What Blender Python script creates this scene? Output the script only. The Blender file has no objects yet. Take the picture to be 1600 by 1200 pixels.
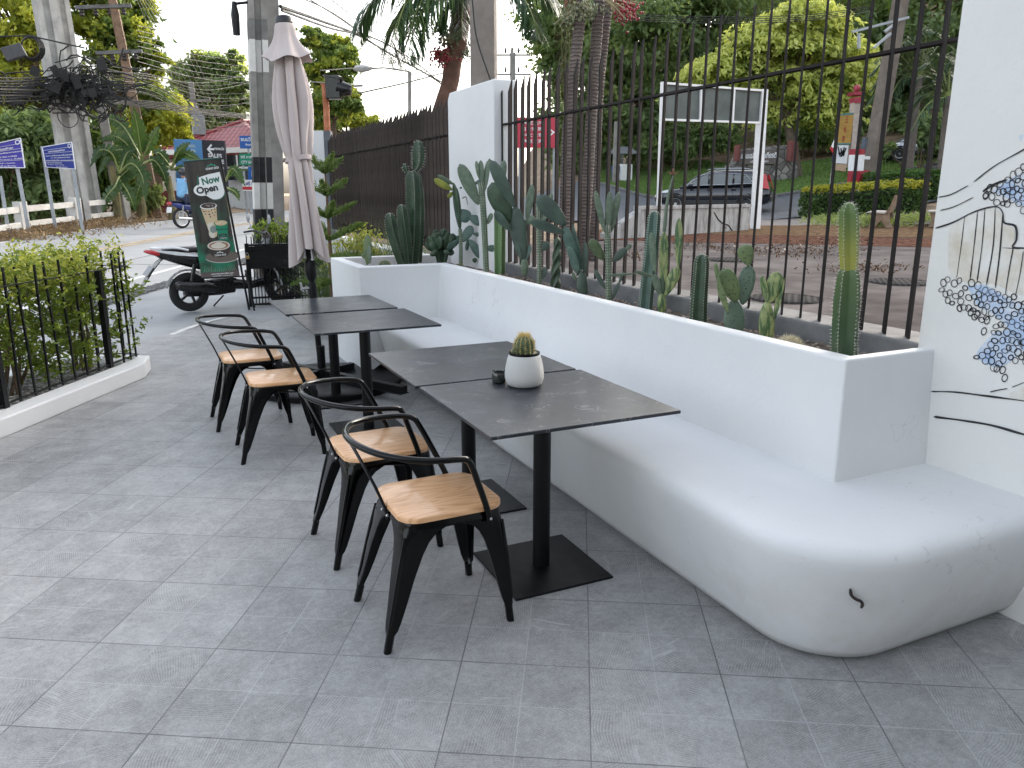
import bpy, math, random
import numpy as np
from mathutils import Vector, Matrix, noise

R = math.radians
SC = bpy.context.scene
COL = SC.collection
random.seed(11)
RNG = np.random.default_rng(5)
# ---------------------------------------------------------------- camera frame (photo is 1600 x 1200)
H, FPX, PIT, YAW = 1.54, 1200.0, R(14.0), R(25.1)
cA, sA, cP, sP = math.cos(YAW), math.sin(YAW), math.cos(PIT), math.sin(PIT)
E1 = Vector((math.cos(R(-30)), math.sin(R(-30)), 0))      # tile / street axes
E2 = Vector((math.cos(R(60)), math.sin(R(60)), 0))
RIGHT = Vector((cA, -sA, 0)); FWD = Vector((sA, cA, 0)); UP = Vector((0, 0, 1))

def ray(x, y):
    u = (x - 800) / FPX; v = (600 - y) / FPX
    f = cP + v * sP; up = -sP + v * cP
    return Vector((u * cA + f * sA, -u * sA + f * cA, up))
def at_z(x, y, z):
    r = ray(x, y); return Vector((0, 0, H)) + r * ((z - H) / r.z)
def at_X(x, y, X):
    r = ray(x, y); return Vector((0, 0, H)) + r * (X / r.x)
def at_Y(x, y, Y):
    r = ray(x, y); return Vector((0, 0, H)) + r * (Y / r.y)
def at_D(x, y, D):                     # point at forward distance D
    r = ray(x, y); return Vector((0, 0, H)) + r * (D / (r.x * sA + r.y * cA))
def mpp(D):                            # metres per photo pixel
    return D / FPX
def ss(a, b, x):
    t = min(1.0, max(0.0, (x - a) / (b - a))); return t * t * (3 - 2 * t)
def gz(X, Y):                          # the lie of the land round the terrace, with a sun-blocking ridge added
    s = X * E2.x + Y * E2.y
    D = X * sA + Y * cA; u = X * cA - Y * sA
    l = 0.0 if s < 9 else (.04 * (s - 9) if s < 22 else .52 + .02 * (min(s, 70) - 22))
    r = .42 + .0075 * (min(max(D, 3), 60) - 4)
    r += .09 * max(0, min(D, 120) - 31) * ss(-2, 5, u) + .1 * max(0, min(u, 60) - 9) * ss(22, 30, D)
    r += .16 * max(0, min(D, 120) - 50) * ss(0, 20, u) + .62 * max(0, min(u, 52) - 26) * ss(20, 36, D)  # last term: steep hidden ridge, raised to keep the low sun off the terrace
    w = ss(3.6, 4.4, X)
    return l * (1 - w) + r * w
def at_G(x, y):                        # where the sight line meets the ground
    r = ray(x, y); t = 1.0
    while t < 400:
        p = r * t
        if H + p.z < gz(p.x, p.y): break
        t *= 1.004
    return Vector((p.x, p.y, gz(p.x, p.y)))
def on_g(v):
    return Vector((v.x, v.y, gz(v.x, v.y)))
def fd(v):
    return v.x * sA + v.y * cA

# ---------------------------------------------------------------- node helpers / materials
class NT:
    def __init__(s, name):
        s.m = bpy.data.materials.new(name); s.m.use_nodes = True
        s.t = s.m.node_tree; s.t.nodes.clear()
        s.out = s.n('ShaderNodeOutputMaterial')
    def n(s, typ, **k):
        nd = s.t.nodes.new(typ)
        for a, b in k.items(): setattr(nd, a, b)
        return nd
    def l(s, a, b): s.t.links.new(a, b)
    def put(s, sock, v):
        if isinstance(v, bpy.types.NodeSocket): s.l(v, sock)
        else: sock.default_value = v
    def math(s, op, a, b=0.0, c=0.0, clamp=False):
        nd = s.n('ShaderNodeMath', operation=op, use_clamp=clamp)
        s.put(nd.inputs[0], a); s.put(nd.inputs[1], b); s.put(nd.inputs[2], c)
        return nd.outputs[0]
    def mix(s, f, a, b, blend='MIX'):
        nd = s.n('ShaderNodeMix', data_type='RGBA', blend_type=blend)
        s.put(nd.inputs[0], f); s.put(nd.inputs[6], a); s.put(nd.inputs[7], b)
        return nd.outputs[2]
    def noise(s, vec, scale, detail=5, rough=.55, dist=0):
        nd = s.n('ShaderNodeTexNoise'); s.l(vec, nd.inputs['Vector'])
        nd.inputs['Scale'].default_value = scale; nd.inputs['Detail'].default_value = detail
        nd.inputs['Roughness'].default_value = rough; nd.inputs['Distortion'].default_value = dist
        return nd.outputs[0]
    def ramp(s, f, a, b):
        nd = s.n('ShaderNodeMapRange'); s.put(nd.inputs[0], f)
        nd.inputs[1].default_value = a; nd.inputs[2].default_value = b
        return nd.outputs[0]
    def obj(s):
        return s.n('ShaderNodeTexCoord').outputs['Object']
    def bump(s, h, strength=.2, dist=.01, nrm=None):
        nd = s.n('ShaderNodeBump'); s.put(nd.inputs['Height'], h)
        nd.inputs['Strength'].default_value = strength; nd.inputs['Distance'].default_value = dist
        if nrm: s.l(nrm, nd.inputs['Normal'])
        return nd.outputs[0]
    def bsdf(s, col, rough=.5, metal=0., nrm=None, coat=0., spec=.5):
        b = s.n('ShaderNodeBsdfPrincipled')
        s.put(b.inputs['Base Color'], col); s.put(b.inputs['Roughness'], rough)
        b.inputs['Metallic'].default_value = metal; b.inputs['Coat Weight'].default_value = coat
        b.inputs['Coat Roughness'].default_value = .08
        b.inputs['Specular IOR Level'].default_value = spec
        if nrm: s.l(nrm, b.inputs['Normal'])
        return b
    def done(s, shader):
        s.l(shader.outputs[0], s.out.inputs[0]); return s.m
def c4(c): return (c[0], c[1], c[2], 1.0)
MATS = {}
def M(name, c, rough=.6, metal=0., var=.18, scale=6., bump=0., bscale=60., c2=None, coat=0., spec=.5, stretch=None):
    if name in MATS: return MATS[name]
    t = NT(name); v = t.obj()
    if stretch:
        mp = t.n('ShaderNodeMapping'); t.l(v, mp.inputs[0]); mp.inputs['Scale'].default_value = stretch; v = mp.outputs[0]
    f = t.ramp(t.noise(v, scale, 7, .6), .3, .7)
    lo = tuple(x * (1 - var) for x in c); hi = c2 or tuple(min(1, x * (1 + var)) for x in c)
    col = t.mix(f, c4(lo), c4(hi))
    nrm = t.bump(t.noise(v, bscale, 4), bump, .004) if bump else None
    rg = t.math('ADD', t.math('MULTIPLY', t.noise(v, scale * 3, 3), .16), rough - .08)
    MATS[name] = t.done(t.bsdf(col, rg, metal, nrm, coat, spec)); return MATS[name]
def LEAF(name, a, b, trans=.35, rough=.45):
    if name in MATS: return MATS[name]
    t = NT(name); g = t.n('ShaderNodeNewGeometry')
    f = g.outputs['Random Per Island']
    big = t.ramp(t.noise(t.obj(), .6, 3), .35, .65)
    f2 = t.math('ADD', t.math('MULTIPLY', f, .65), t.math('MULTIPLY', big, .35))
    col = t.mix(f2, c4(a), c4(b))
    p = t.bsdf(col, rough, spec=.35); tr = t.n('ShaderNodeBsdfTranslucent'); t.l(t.mix(.5, col, c4((b[0]*1.3, b[1]*1.25, b[2]*.7))), tr.inputs[0])
    mx = t.n('ShaderNodeMixShader'); mx.inputs[0].default_value = trans
    t.l(p.outputs[0], mx.inputs[1]); t.l(tr.outputs[0], mx.inputs[2])
    MATS[name] = t.done(mx); return MATS[name]

# ---------------------------------------------------------------- mesh builder
class MB:
    def __init__(s): s.v = []; s.f = []; s.m = []
    def add(s, vs, fs, mi=0):
        o = len(s.v); s.v += [tuple(v) for v in vs]
        s.f += [tuple(o + i for i in f) for f in fs]; s.m += [mi] * len(fs); return s
    def box(s, c, sz, rot=None, mi=0):
        c = Vector(c); h = Vector(sz) / 2; vs = []
        for z in (-1, 1):
            for y in (-1, 1):
                for x in (-1, 1):
                    p = Vector((x * h.x, y * h.y, z * h.z))
                    if rot is not None: p = rot @ p
                    vs.append(c + p)
        return s.add(vs, [(0, 2, 3, 1), (4, 5, 7, 6), (0, 1, 5, 4), (2, 6, 7, 3), (0, 4, 6, 2), (1, 3, 7, 5)], mi)
    def bar(s, a, b, w, d, mi=0, ref=None):
        a = Vector(a); b = Vector(b); z = (b - a); L = z.length; z.normalize()
        ref = Vector(ref) if ref is not None else (Vector((0, 0, 1)) if abs(z.z) < .9 else Vector((0, 1, 0)))
        x = ref.cross(z).normalized(); y = z.cross(x)
        return s.box((a + b) / 2, (w, d, L), Matrix((x, y, z)).transposed(), mi)
    def tube(s, pts, r, n=8, mi=0, caps=True, flat=1.0, ref=None):
        pts = [Vector(p) for p in pts]; k = len(pts)
        rs = list(r) if isinstance(r, (list, tuple)) else [r] * k
        T = []
        for i in range(k):
            d = pts[min(i + 1, k - 1)] - pts[max(i - 1, 0)]
            T.append(d.normalized() if d.length > 1e-9 else Vector((0, 0, 1)))
        up = Vector(ref) if ref is not None else (Vector((0, 0, 1)) if abs(T[0].z) < .95 else Vector((1, 0, 0)))
        x = up.cross(T[0]).normalized(); vs = []
        for i in range(k):
            x = (x - T[i] * x.dot(T[i])).normalized(); y = T[i].cross(x)
            for j in range(n):
                a = 2 * math.pi * j / n
                vs.append(pts[i] + x * (math.cos(a) * rs[i]) + y * (math.sin(a) * rs[i] * flat))
        fs = []
        for i in range(k - 1):
            for j in range(n):
                a = i * n + j; b = i * n + (j + 1) % n
                fs.append((a, b, b + n, a + n))
        if caps:
            fs.append(tuple(range(n))[::-1]); fs.append(tuple((k - 1) * n + j for j in range(n)))
        return s.add(vs, fs, mi)
    def lathe(s, prof, n=24, c=(0, 0, 0), mi=0, ax=None):
        vs = []; c = Vector(c)
        for (r, z) in prof:
            for j in range(n):
                a = 2 * math.pi * j / n
                p = Vector((r * math.cos(a), r * math.sin(a), z))
                vs.append(c + (ax @ p if ax is not None else p))
        fs = []
        for i in range(len(prof) - 1):
            for j in range(n):
                a = i * n + j; b = i * n + (j + 1) % n
                fs.append((a, b, b + n, a + n))
        ring_ = prof[0] == prof[-1]
        if prof[0][0] > 1e-6 and not ring_: fs.append(tuple(range(n))[::-1])
        if prof[-1][0] > 1e-6 and not ring_: fs.append(tuple((len(prof) - 1) * n + j for j in range(n)))
        return s.add(vs, fs, mi)
    def loft(s, rings, mi=0, caps=True, closed=True):
        n = len(rings[0]); vs = [p for r in rings for p in r]; fs = []
        for i in range(len(rings) - 1):
            for j in range(n if closed else n - 1):
                a = i * n + j; b = i * n + (j + 1) % n
                fs.append((a, b, b + n, a + n))
        if caps and closed:
            fs.append(tuple(range(n))[::-1]); fs.append(tuple((len(rings) - 1) * n + j for j in range(n)))
        return s.add(vs, fs, mi)
    def slab(s, poly, off, mi=0):          # planar polygon (3-D points) given thickness along off
        off = Vector(off); n = len(poly); a = [Vector(p) for p in poly]; b = [p + off for p in a]
        fs = [tuple(range(n))[::-1], tuple(range(n, 2 * n))] + [(i, (i + 1) % n, n + (i + 1) % n, n + i) for i in range(n)]
        return s.add(a + b, fs, mi)
    def ball(s, c, r, n=10, m=7, mi=0, sq=(1, 1, 1), rot=None):
        c = Vector(c); rings = []
        for i in range(m + 1):
            t = math.pi * i / m; rr = max(.02, math.sin(t)); ring = []
            for j in range(n):
                a = 2 * math.pi * j / n
                p = Vector((math.cos(a) * rr * sq[0], math.sin(a) * rr * sq[1], -math.cos(t) * sq[2])) * r
                ring.append(c + (rot @ p if rot is not None else p))
            rings.append(ring)
        return s.loft(rings, mi)
    def build(s, name, mats, parent=None, smooth=35, bevel=0, seg=2, sub=0, org=None, loc=None):
        if not isinstance(mats, (list, tuple)): mats = [mats]
        me = bpy.data.meshes.new(name)
        vs = s.v
        if parent is not None and org == 'world':
            o = parent.matrix_basis.translation.copy()
            if parent.parent: o += parent.parent.matrix_basis.translation
            vs = [(p[0] - o.x, p[1] - o.y, p[2] - o.z) for p in vs]
        elif loc is not None:
            vs = [(p[0] - loc[0], p[1] - loc[1], p[2] - loc[2]) for p in vs]
        me.from_pydata(vs, [], s.f)
        for m in mats: me.materials.append(m)
        if len(mats) > 1: me.polygons.foreach_set('material_index', s.m)
        if smooth:
            me.polygons.foreach_set('use_smooth', [True] * len(me.polygons))
            me.set_sharp_from_angle(angle=R(smooth))
        me.update()
        ob = bpy.data.objects.new(name, me); COL.objects.link(ob)
        if parent is not None: ob.parent = parent
        if loc is not None: ob.location = loc
        if bevel:
            b = ob.modifiers.new('b', 'BEVEL'); b.width = bevel; b.segments = seg; b.limit_method = 'ANGLE'; b.angle_limit = R(40)
            b.harden_normals = False
        if sub:
            b = ob.modifiers.new('s', 'SUBSURF'); b.levels = sub; b.render_levels = sub
        return ob
def tag(o, label, cat, group=None, kind=None):
    o['label'] = label; o['category'] = cat
    if group: o['group'] = group
    if kind: o['kind'] = kind
    return o
def thing(name, label, cat, loc=(0, 0, 0), rz=0., group=None):
    o = bpy.data.objects.new(name, None); COL.objects.link(o)
    o.location = loc; o.rotation_euler = (0, 0, rz); o.empty_display_size = .1
    return tag(o, label, cat, group)
def struct(o, label=None):
    o['kind'] = 'structure'
    if label: o['label'] = label
    return o
def copy_tree(o, parent=None):
    c = o.copy(); COL.objects.link(c); c.parent = parent
    for ch in list(o.children): copy_tree(ch, c)
    return c
def arc(c, r, a0, a1, n, z=0.):
    return [Vector((c[0] + r * math.cos(a0 + (a1 - a0) * i / n), c[1] + r * math.sin(a0 + (a1 - a0) * i / n), z)) for i in range(n + 1)]
def bez(p, n=16):                      # Catmull-Rom through points
    p = [Vector(q) for q in p]; P = [p[0] * 2 - p[1]] + p + [p[-1] * 2 - p[-2]]; out = []
    for i in range(1, len(P) - 2):
        for k in range(n):
            t = k / n; a, b, c, d = P[i - 1], P[i], P[i + 1], P[i + 2]
            out.append(.5 * ((2 * b) + (c - a) * t + (2 * a - 5 * b + 4 * c - d) * t * t + (3 * b - a - 3 * c + d) * t ** 3))
    out.append(p[-1]); return out
FONTC = {}
def text_mb(mb, body, fn, cx, cy, h, mi=0, wmax=None, off=0.0, thick=.0, align='CENTER', bold=.0):
    """lettering mapped through fn(u,v) -> 3-D point; h is the cap height"""
    cu = bpy.data.curves.new('lettering', 'FONT'); cu.body = body; cu.align_x = 'LEFT'; cu.resolution_u = 3; cu.offset = bold
    o = bpy.data.objects.new('lettering', cu); COL.objects.link(o)
    bpy.context.view_layer.update()
    me = bpy.data.meshes.new_from_object(o.evaluated_get(bpy.context.evaluated_depsgraph_get()))
    vs = [v.co.copy() for v in me.vertices]; fs = [tuple(p.vertices) for p in me.polygons]
    bpy.data.objects.remove(o); bpy.data.curves.remove(cu); bpy.data.meshes.remove(me)
    if not vs: return
    x0 = min(v.x for v in vs); x1 = max(v.x for v in vs); y0 = min(v.y for v in vs); y1 = max(v.y for v in vs)
    k = h / max(1e-6, y1 - y0); kx = k
    if wmax and (x1 - x0) * kx > wmax: kx = wmax / (x1 - x0)
    a = {'CENTER': (x0 + x1) / 2, 'LEFT': x0, 'RIGHT': x1}[align]
    mb.add([fn(cx + (v.x - a) * kx, cy + (v.y - (y0 + y1) / 2) * k) for v in vs], fs, mi)
def plane_fn(o, ux, uy, off=0.0):
    ux = Vector(ux).normalized(); uy = Vector(uy).normalized(); nn = ux.cross(uy)
    o = Vector(o) + nn * off
    return lambda a, b: o + ux * a + uy * b
def fpoly(mb, fn, pts, mi=0):
    mb.add([fn(*p) for p in pts], [tuple(range(len(pts)))], mi)
def ell(cx, cy, rx, ry, n=28, a0=0, a1=2 * math.pi):
    return [(cx + rx * math.cos(a0 + (a1 - a0) * i / n), cy + ry * math.sin(a0 + (a1 - a0) * i / n)) for i in range(n)]
def sheet(name, corners, nx, ny, dz, mat, edge=None):
    a, b, c, d = [Vector((q[0], q[1], 0)) for q in corners]; mb = MB(); vs = []
    for j in range(ny + 1):
        for i in range(nx + 1):
            s, t = i / nx, j / ny
            p = (a * (1 - s) + b * s) * (1 - t) + (d * (1 - s) + c * s) * t
            vs.append((p.x, p.y, gz(p.x, p.y) + dz))
    fs = [(j * (nx + 1) + i, j * (nx + 1) + i + 1, (j + 1) * (nx + 1) + i + 1, (j + 1) * (nx + 1) + i) for j in range(ny) for i in range(nx)]
    return struct(mb.add(vs, fs).build(name, mat, smooth=60))

# foliage: many small leaves in one mesh, vectorised
def leaf_mesh(name, cen, dirs, size, mat, parent=None, width=.45, org=None, fold=.15):
    n = len(cen); cen = np.asarray(cen, float); d = np.asarray(dirs, float)
    d /= np.linalg.norm(d, axis=1)[:, None] + 1e-9
    rnd = RNG.normal(size=(n, 3)); s = np.cross(d, rnd); s /= np.linalg.norm(s, axis=1)[:, None] + 1e-9
    nn = np.cross(d, s); L = np.asarray(size, float).reshape(-1, 1) * np.ones((n, 1)); W = L * width
    V = np.empty((n, 4, 3))
    V[:, 0] = cen - d * L * .5
    V[:, 1] = cen + s * W * .5 + nn * L * fold - d * L * .05
    V[:, 2] = cen + d * L * .5 - nn * L * fold * .6
    V[:, 3] = cen - s * W * .5 + nn * L * fold - d * L * .05
    if org is not None: V -= np.array(org)
    me = bpy.data.meshes.new(name); me.vertices.add(n * 4); me.vertices.foreach_set('co', V.ravel())
    F = (np.arange(n)[:, None] * 4 + np.array([[0, 1, 2, 0, 2, 3]])).ravel()
    me.loops.add(n * 6); me.loops.foreach_set('vertex_index', F)
    me.polygons.add(n * 2); me.polygons.foreach_set('loop_start', np.arange(n * 2) * 3); me.polygons.foreach_set('loop_total', np.full(n * 2, 3))
    me.materials.append(mat); me.update(calc_edges=True)
    ob = bpy.data.objects.new(name, me); COL.objects.link(ob)
    if parent: ob.parent = parent
    return ob
def blob_points(blobs, n, shell=.55, clump=.0, nclump=40):
    """points spread through a union of ellipsoids, denser near their skins, gathered in clumps"""
    tot = sum(b[1] ** 2 for b in blobs); C = []; Dd = []
    for (c, r, sq) in blobs:
        k = max(8, int(n * r * r / tot)); kc = max(4, int(nclump * r * r / tot))
        u = RNG.normal(size=(kc, 3)); u /= np.linalg.norm(u, axis=1)[:, None]
        rad = r * (shell + (1 - shell) * RNG.random((kc, 1)) ** .6) * (0.86 + .28 * RNG.random((kc, 1)))
        cc = u * rad * np.array(sq); idx = RNG.integers(0, kc, k)
        cs = r * clump * (.6 + .8 * RNG.random((kc, 1)))
        q = RNG.normal(size=(k, 3)) * cs[idx] * np.array([1, 1, .6])
        p = cc[idx] + q
        C.append(p + np.array(c)); dd = u[idx] + RNG.normal(size=(k, 3)) * .7; dd[:, 2] -= .45; Dd.append(dd)
    return np.concatenate(C), np.concatenate(Dd)
# ================================================================= materials of the terrace
def tile_material():
    t = NT('grey stone look tile'); o = t.obj()
    sp = t.n('ShaderNodeSeparateXYZ'); t.l(o, sp.inputs[0]); X, Y = sp.outputs[0], sp.outputs[1]
    a = t.math('DIVIDE', t.math('SUBTRACT', t.math('ADD', t.math('MULTIPLY', X, E1.x), t.math('MULTIPLY', Y, E1.y)), .064 - 43.0), .43)
    b = t.math('DIVIDE', t.math('SUBTRACT', t.math('ADD', t.math('MULTIPLY', X, E2.x), t.math('MULTIPLY', Y, E2.y)), 1.836 - 43.55), .4355)
    def edge(v, k):
        f = t.math('FRACT', t.math('MULTIPLY', v, float(k)))
        return t.math('MULTIPLY', t.math('MINIMUM', f, t.math('SUBTRACT', 1.0, f)), .433 / k)
    joint = t.math('MINIMUM', edge(a, 1), edge(b, 1)); half = t.math('MINIMUM', edge(a, 2), edge(b, 2))
    jm = t.math('SUBTRACT', 1.0, t.ramp(joint, .0011, .0026)); hm = t.math('SUBTRACT', 1.0, t.ramp(half, .0008, .002))
    hm = t.math('MULTIPLY', hm, t.math('SUBTRACT', 1.0, jm)); 
    hm = t.math('MULTIPLY', hm, t.ramp(t.noise(o, 1.1, 2), .25, .5))
    def cell(k):
        cx = t.n('ShaderNodeCombineXYZ'); t.l(t.math('FLOOR', t.math('MULTIPLY', a, float(k))), cx.inputs[0]); t.l(t.math('FLOOR', t.math('MULTIPLY', b, float(k))), cx.inputs[1])
        w = t.n('ShaderNodeTexWhiteNoise', noise_dimensions='3D'); t.l(cx.outputs[0], w.inputs[0]); return w.outputs[0], w.outputs[1]
    w2, w2c = cell(2); w1, _ = cell(1)
    warp = t.math('MULTIPLY', t.math('SUBTRACT', t.noise(o, 3.2, 2), .5), 2.4)
    ang = t.math('ADD', t.math('MULTIPLY', w2, 6.28), warp)
    q = t.math('ADD', t.math('MULTIPLY', X, t.math('COSINE', t.math('MULTIPLY', w2, 6.28))), t.math('MULTIPLY', Y, t.math('SINE', t.math('MULTIPLY', w2, 6.28))))
    q = t.math('ADD', q, t.math('MULTIPLY', warp, .035))
    comb = t.math('ADD', t.math('MULTIPLY', t.math('SINE', t.math('MULTIPLY', q, 760.0)), .5), .5)
    comb = t.math('MULTIPLY', comb, t.ramp(t.noise(o, 9, 3), .32, .62))
    grain = t.noise(o, 170, 3, .7); cloud = t.noise(o, 5, 5, .6)
    # thin pale scratches like stone veins, running their own way in each tile
    mp = t.n('ShaderNodeVectorMath', operation='ADD'); t.l(o, mp.inputs[0])
    sc_ = t.n('ShaderNodeVectorMath', operation='SCALE'); t.l(w2c, sc_.inputs[0]); sc_.inputs[3].default_value = 9.; t.l(sc_.outputs[0], mp.inputs[1])
    ca_, sa_ = t.math('COSINE', t.math('MULTIPLY', w2, 6.28)), t.math('SINE', t.math('MULTIPLY', w2, 6.28))
    lx = t.math('SUBTRACT', t.math('MULTIPLY', X, sa_), t.math('MULTIPLY', Y, ca_)); sv = t.n('ShaderNodeCombineXYZ'); t.l(t.math('MULTIPLY', q, 34.0), sv.inputs[0]); t.l(t.math('MULTIPLY', lx, 3.2), sv.inputs[1]); t.l(t.math('MULTIPLY', w2, 40.0), sv.inputs[2])
    vein = t.ramp(t.noise(sv.outputs[0], 1.0, 3, .6, .5), .60, .74)
    vein = t.math('MULTIPLY', vein, t.ramp(t.noise(mp.outputs[0], 3.3, 3), .42, .66))
    val = t.math('ADD', .42, t.math('MULTIPLY', grain, .86))
    val = t.math('ADD', val, t.math('MULTIPLY', t.math('SUBTRACT', cloud, .5), .5)); val = t.math('ADD', val, t.math('MULTIPLY', t.math('SUBTRACT', t.noise(o, 38, 5, .75), .5), .75))
    val = t.math('ADD', val, t.math('MULTIPLY', comb, -.26)); val = t.math('ADD', val, t.math('MULTIPLY', w1, .15)); val = t.math('ADD', val, t.math('MULTIPLY', w2, .09))
    dirt = t.ramp(t.noise(o, .8, 4), .35, .75); val = t.math('ADD', val, t.math('MULTIPLY', dirt, -.15)); val = t.math('ADD', val, t.math('MULTIPLY', t.ramp(t.noise(o, 2.4, 5, .7, .5), .60, .72), -.14))
    cc = t.n('ShaderNodeCombineXYZ')
    for i, k in enumerate((.362, .360, .358)): t.l(t.math('MULTIPLY', val, k), cc.inputs[i])
    col = t.mix(t.math('MULTIPLY', vein, .55), cc.outputs[0], (.52, .53, .54, 1))
    col = t.mix(t.math('MULTIPLY', hm, .5), col, (.50, .505, .52, 1)); col = t.mix(t.math('MULTIPLY', t.math('MULTIPLY', jm, .95), t.ramp(t.noise(o, 3.3, 3), .1, .6)), col, (.095, .096, .10, 1))
    h = t.math('ADD', t.math('MULTIPLY', comb, -.35), t.math('MULTIPLY', grain, .3)); h = t.math('ADD', h, t.math('MULTIPLY', jm, -2.0))
    return t.done(t.bsdf(col, t.math('ADD', .42, t.math('MULTIPLY', grain, .25)), 0, t.bump(h, .5, .0015), spec=.4))
def plaster(name, base=(.73, .73, .725), stain=0.):
    t = NT(name); o = t.obj(); v = t.noise(o, 2.2, 6, .6); f = t.noise(o, 22, 4)
    col = t.mix(t.ramp(v, .3, .75), c4(base), c4((base[0] * .93, base[1] * .935, base[2] * .95)))
    col = t.mix(t.math('MULTIPLY', t.ramp(t.noise(o, 70, 2), .66, .72), .13), col, (.45, .44, .42, 1))
    if stain:
        sp = t.n('ShaderNodeSeparateXYZ'); t.l(o, sp.inputs[0])
        st = t.math('MULTIPLY', t.ramp(t.noise(o, 1.7, 5, .65), .47, .66), t.ramp(sp.outputs[2], .42, .2))
        col = t.mix(t.math('MULTIPLY', st, stain), col, (.52, .50, .43, 1))
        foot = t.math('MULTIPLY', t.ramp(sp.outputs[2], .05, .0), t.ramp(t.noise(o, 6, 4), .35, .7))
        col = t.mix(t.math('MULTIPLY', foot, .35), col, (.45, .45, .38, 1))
        scuff = t.math('MULTIPLY', t.ramp(t.noise(o, 14, 3, .5, 1.5), .66, .7), t.ramp(t.noise(o, 1.3, 2), .52, .62))
        col = t.mix(t.math('MULTIPLY', scuff, .22), col, (.35, .34, .33, 1))
    h = t.math('ADD', t.math('MULTIPLY', v, 2.6), t.math('MULTIPLY', f, .3)); mq = t.n('ShaderNodeMapping'); t.l(o, mq.inputs[0]); mq.inputs['Scale'].default_value = (2, 1.3, 3); h = t.math('ADD', h, t.math('MULTIPLY', t.noise(mq.outputs[0], 3.0, 3, .5, .8), .45))
    crk = t.math('MULTIPLY', t.math('SUBTRACT', 1., t.ramp(t.math('ABSOLUTE', t.math('SUBTRACT', t.noise(o, 1.6, 4, .6, .4), .5)), .0, .0022)), t.ramp(t.noise(o, .9, 2), .56, .62))
    col = t.mix(t.math('MULTIPLY', crk, .35), col, (.3, .3, .3, 1))
    return t.done(t.bsdf(col, .62, 0, t.bump(h, .42, .007), spec=.3))
def wood_material():
    t = NT('oiled ash wood'); o = t.obj(); oi = t.n('ShaderNodeObjectInfo')
    ad = t.n('ShaderNodeVectorMath', operation='ADD'); t.l(o, ad.inputs[0])
    cx = t.n('ShaderNodeCombineXYZ'); t.l(t.math('MULTIPLY', oi.outputs['Random'], 3.1), cx.inputs[0]); t.l(t.math('MULTIPLY', oi.outputs['Random'], 7.3), cx.inputs[1]); t.l(cx.outputs[0], ad.inputs[1])
    mp = t.n('ShaderNodeMapping'); t.l(ad.outputs[0], mp.inputs[0]); mp.inputs['Scale'].default_value = (2.2, 9, 3)
    n1 = t.noise(mp.outputs[0], .95, 1, .5, .3)
    ring = t.math('ADD', t.math('MULTIPLY', t.math('SINE', t.math('MULTIPLY', n1, 85.0)), .5), .5)
    ring = t.math('POWER', ring, 2.2)
    m2 = t.n('ShaderNodeMapping'); t.l(o, m2.inputs[0]); m2.inputs['Scale'].default_value = (8, 190, 8)
    por = t.noise(m2.outputs[0], 1, 3)
    sp = t.n('ShaderNodeSeparateXYZ'); t.l(o, sp.inputs[0])
    board = t.math('FLOOR', t.math('MULTIPLY', t.math('ADD', sp.outputs[1], 1.0), 8.3)); wn = t.n('ShaderNodeTexWhiteNoise', noise_dimensions='1D'); t.l(board, wn.inputs['W'])
    col = t.mix(t.math('MULTIPLY', ring, .66), (.80, .465, .245, 1), (.50, .24, .10, 1))
    col = t.mix(t.math('MULTIPLY', t.ramp(por, .45, .7), .25), col, (.3, .14, .06, 1))
    col = t.mix(t.math('MULTIPLY', wn.outputs[0], .22), col, (.76, .44, .21, 1))
    return t.done(t.bsdf(col, .36, 0, t.bump(ring, .12, .001), coat=.25))
def table_material():
    t = NT('black stone laminate'); o = t.obj(); oi = t.n('ShaderNodeObjectInfo')
    ad = t.n('ShaderNodeVectorMath', operation='ADD'); t.l(o, ad.inputs[0])
    cx = t.n('ShaderNodeCombineXYZ'); t.l(t.math('MULTIPLY', oi.outputs['Random'], 11.), cx.inputs[0]); t.l(t.math('MULTIPLY', oi.outputs['Random'], 5.), cx.inputs[1]); t.l(cx.outputs[0], ad.inputs[1]); P = ad.outputs[0]
    mp = t.n('ShaderNodeMapping'); t.l(P, mp.inputs[0]); mp.inputs['Scale'].default_value = (1.0, 1.9, 1.); mp.inputs['Rotation'].default_value = (0, 0, .6)
    n = t.noise(mp.outputs[0], 5.5, 3, .55, 1.2); d = t.math('ABSOLUTE', t.math('SUBTRACT', n, .5))
    vein = t.math('MULTIPLY', t.math('SUBTRACT', 1., t.ramp(d, .0, .016)), t.ramp(t.noise(P, 7, 2), .50, .60))
    n3 = t.noise(P, 13, 3, .5, 2.); v3 = t.math('MULTIPLY', t.math('SUBTRACT', 1., t.ramp(t.math('ABSOLUTE', t.math('SUBTRACT', n3, .5)), .0, .02)), t.ramp(t.noise(P, 4, 2), .5, .62))
    base = t.mix(t.ramp(t.noise(P, 3, 5, .7, 1.), .35, .7), (.010, .0125, .018, 1), (.024, .030, .041, 1))
    col = t.mix(t.math('MULTIPLY', vein, .34), base, (.5, .48, .46, 1)); col = t.mix(t.math('MULTIPLY', v3, .2), col, (.35, .34, .33, 1))
    return t.done(t.bsdf(col, t.math('ADD', .26, t.math('MULTIPLY', t.noise(P, 9, 4), .14)), 0, t.bump(t.noise(P, 55, 3), .05, .001), spec=.6))
m_tile = tile_material(); m_plaster = plaster('white plaster'); m_bench = plaster('white plaster of the bench', stain=.55)
m_mural = plaster('cream white wall paint', (.76, .755, .725)); m_wood = wood_material(); m_table = table_material()
m_black = M('black gloss paint', (.0010, .0010, .0012), .10, var=.1, spec=.3)
m_blackmatt = M('black powder coat', (.0030, .0033, .0042), .45, var=.3, bump=.1, bscale=400, spec=.3)
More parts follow.
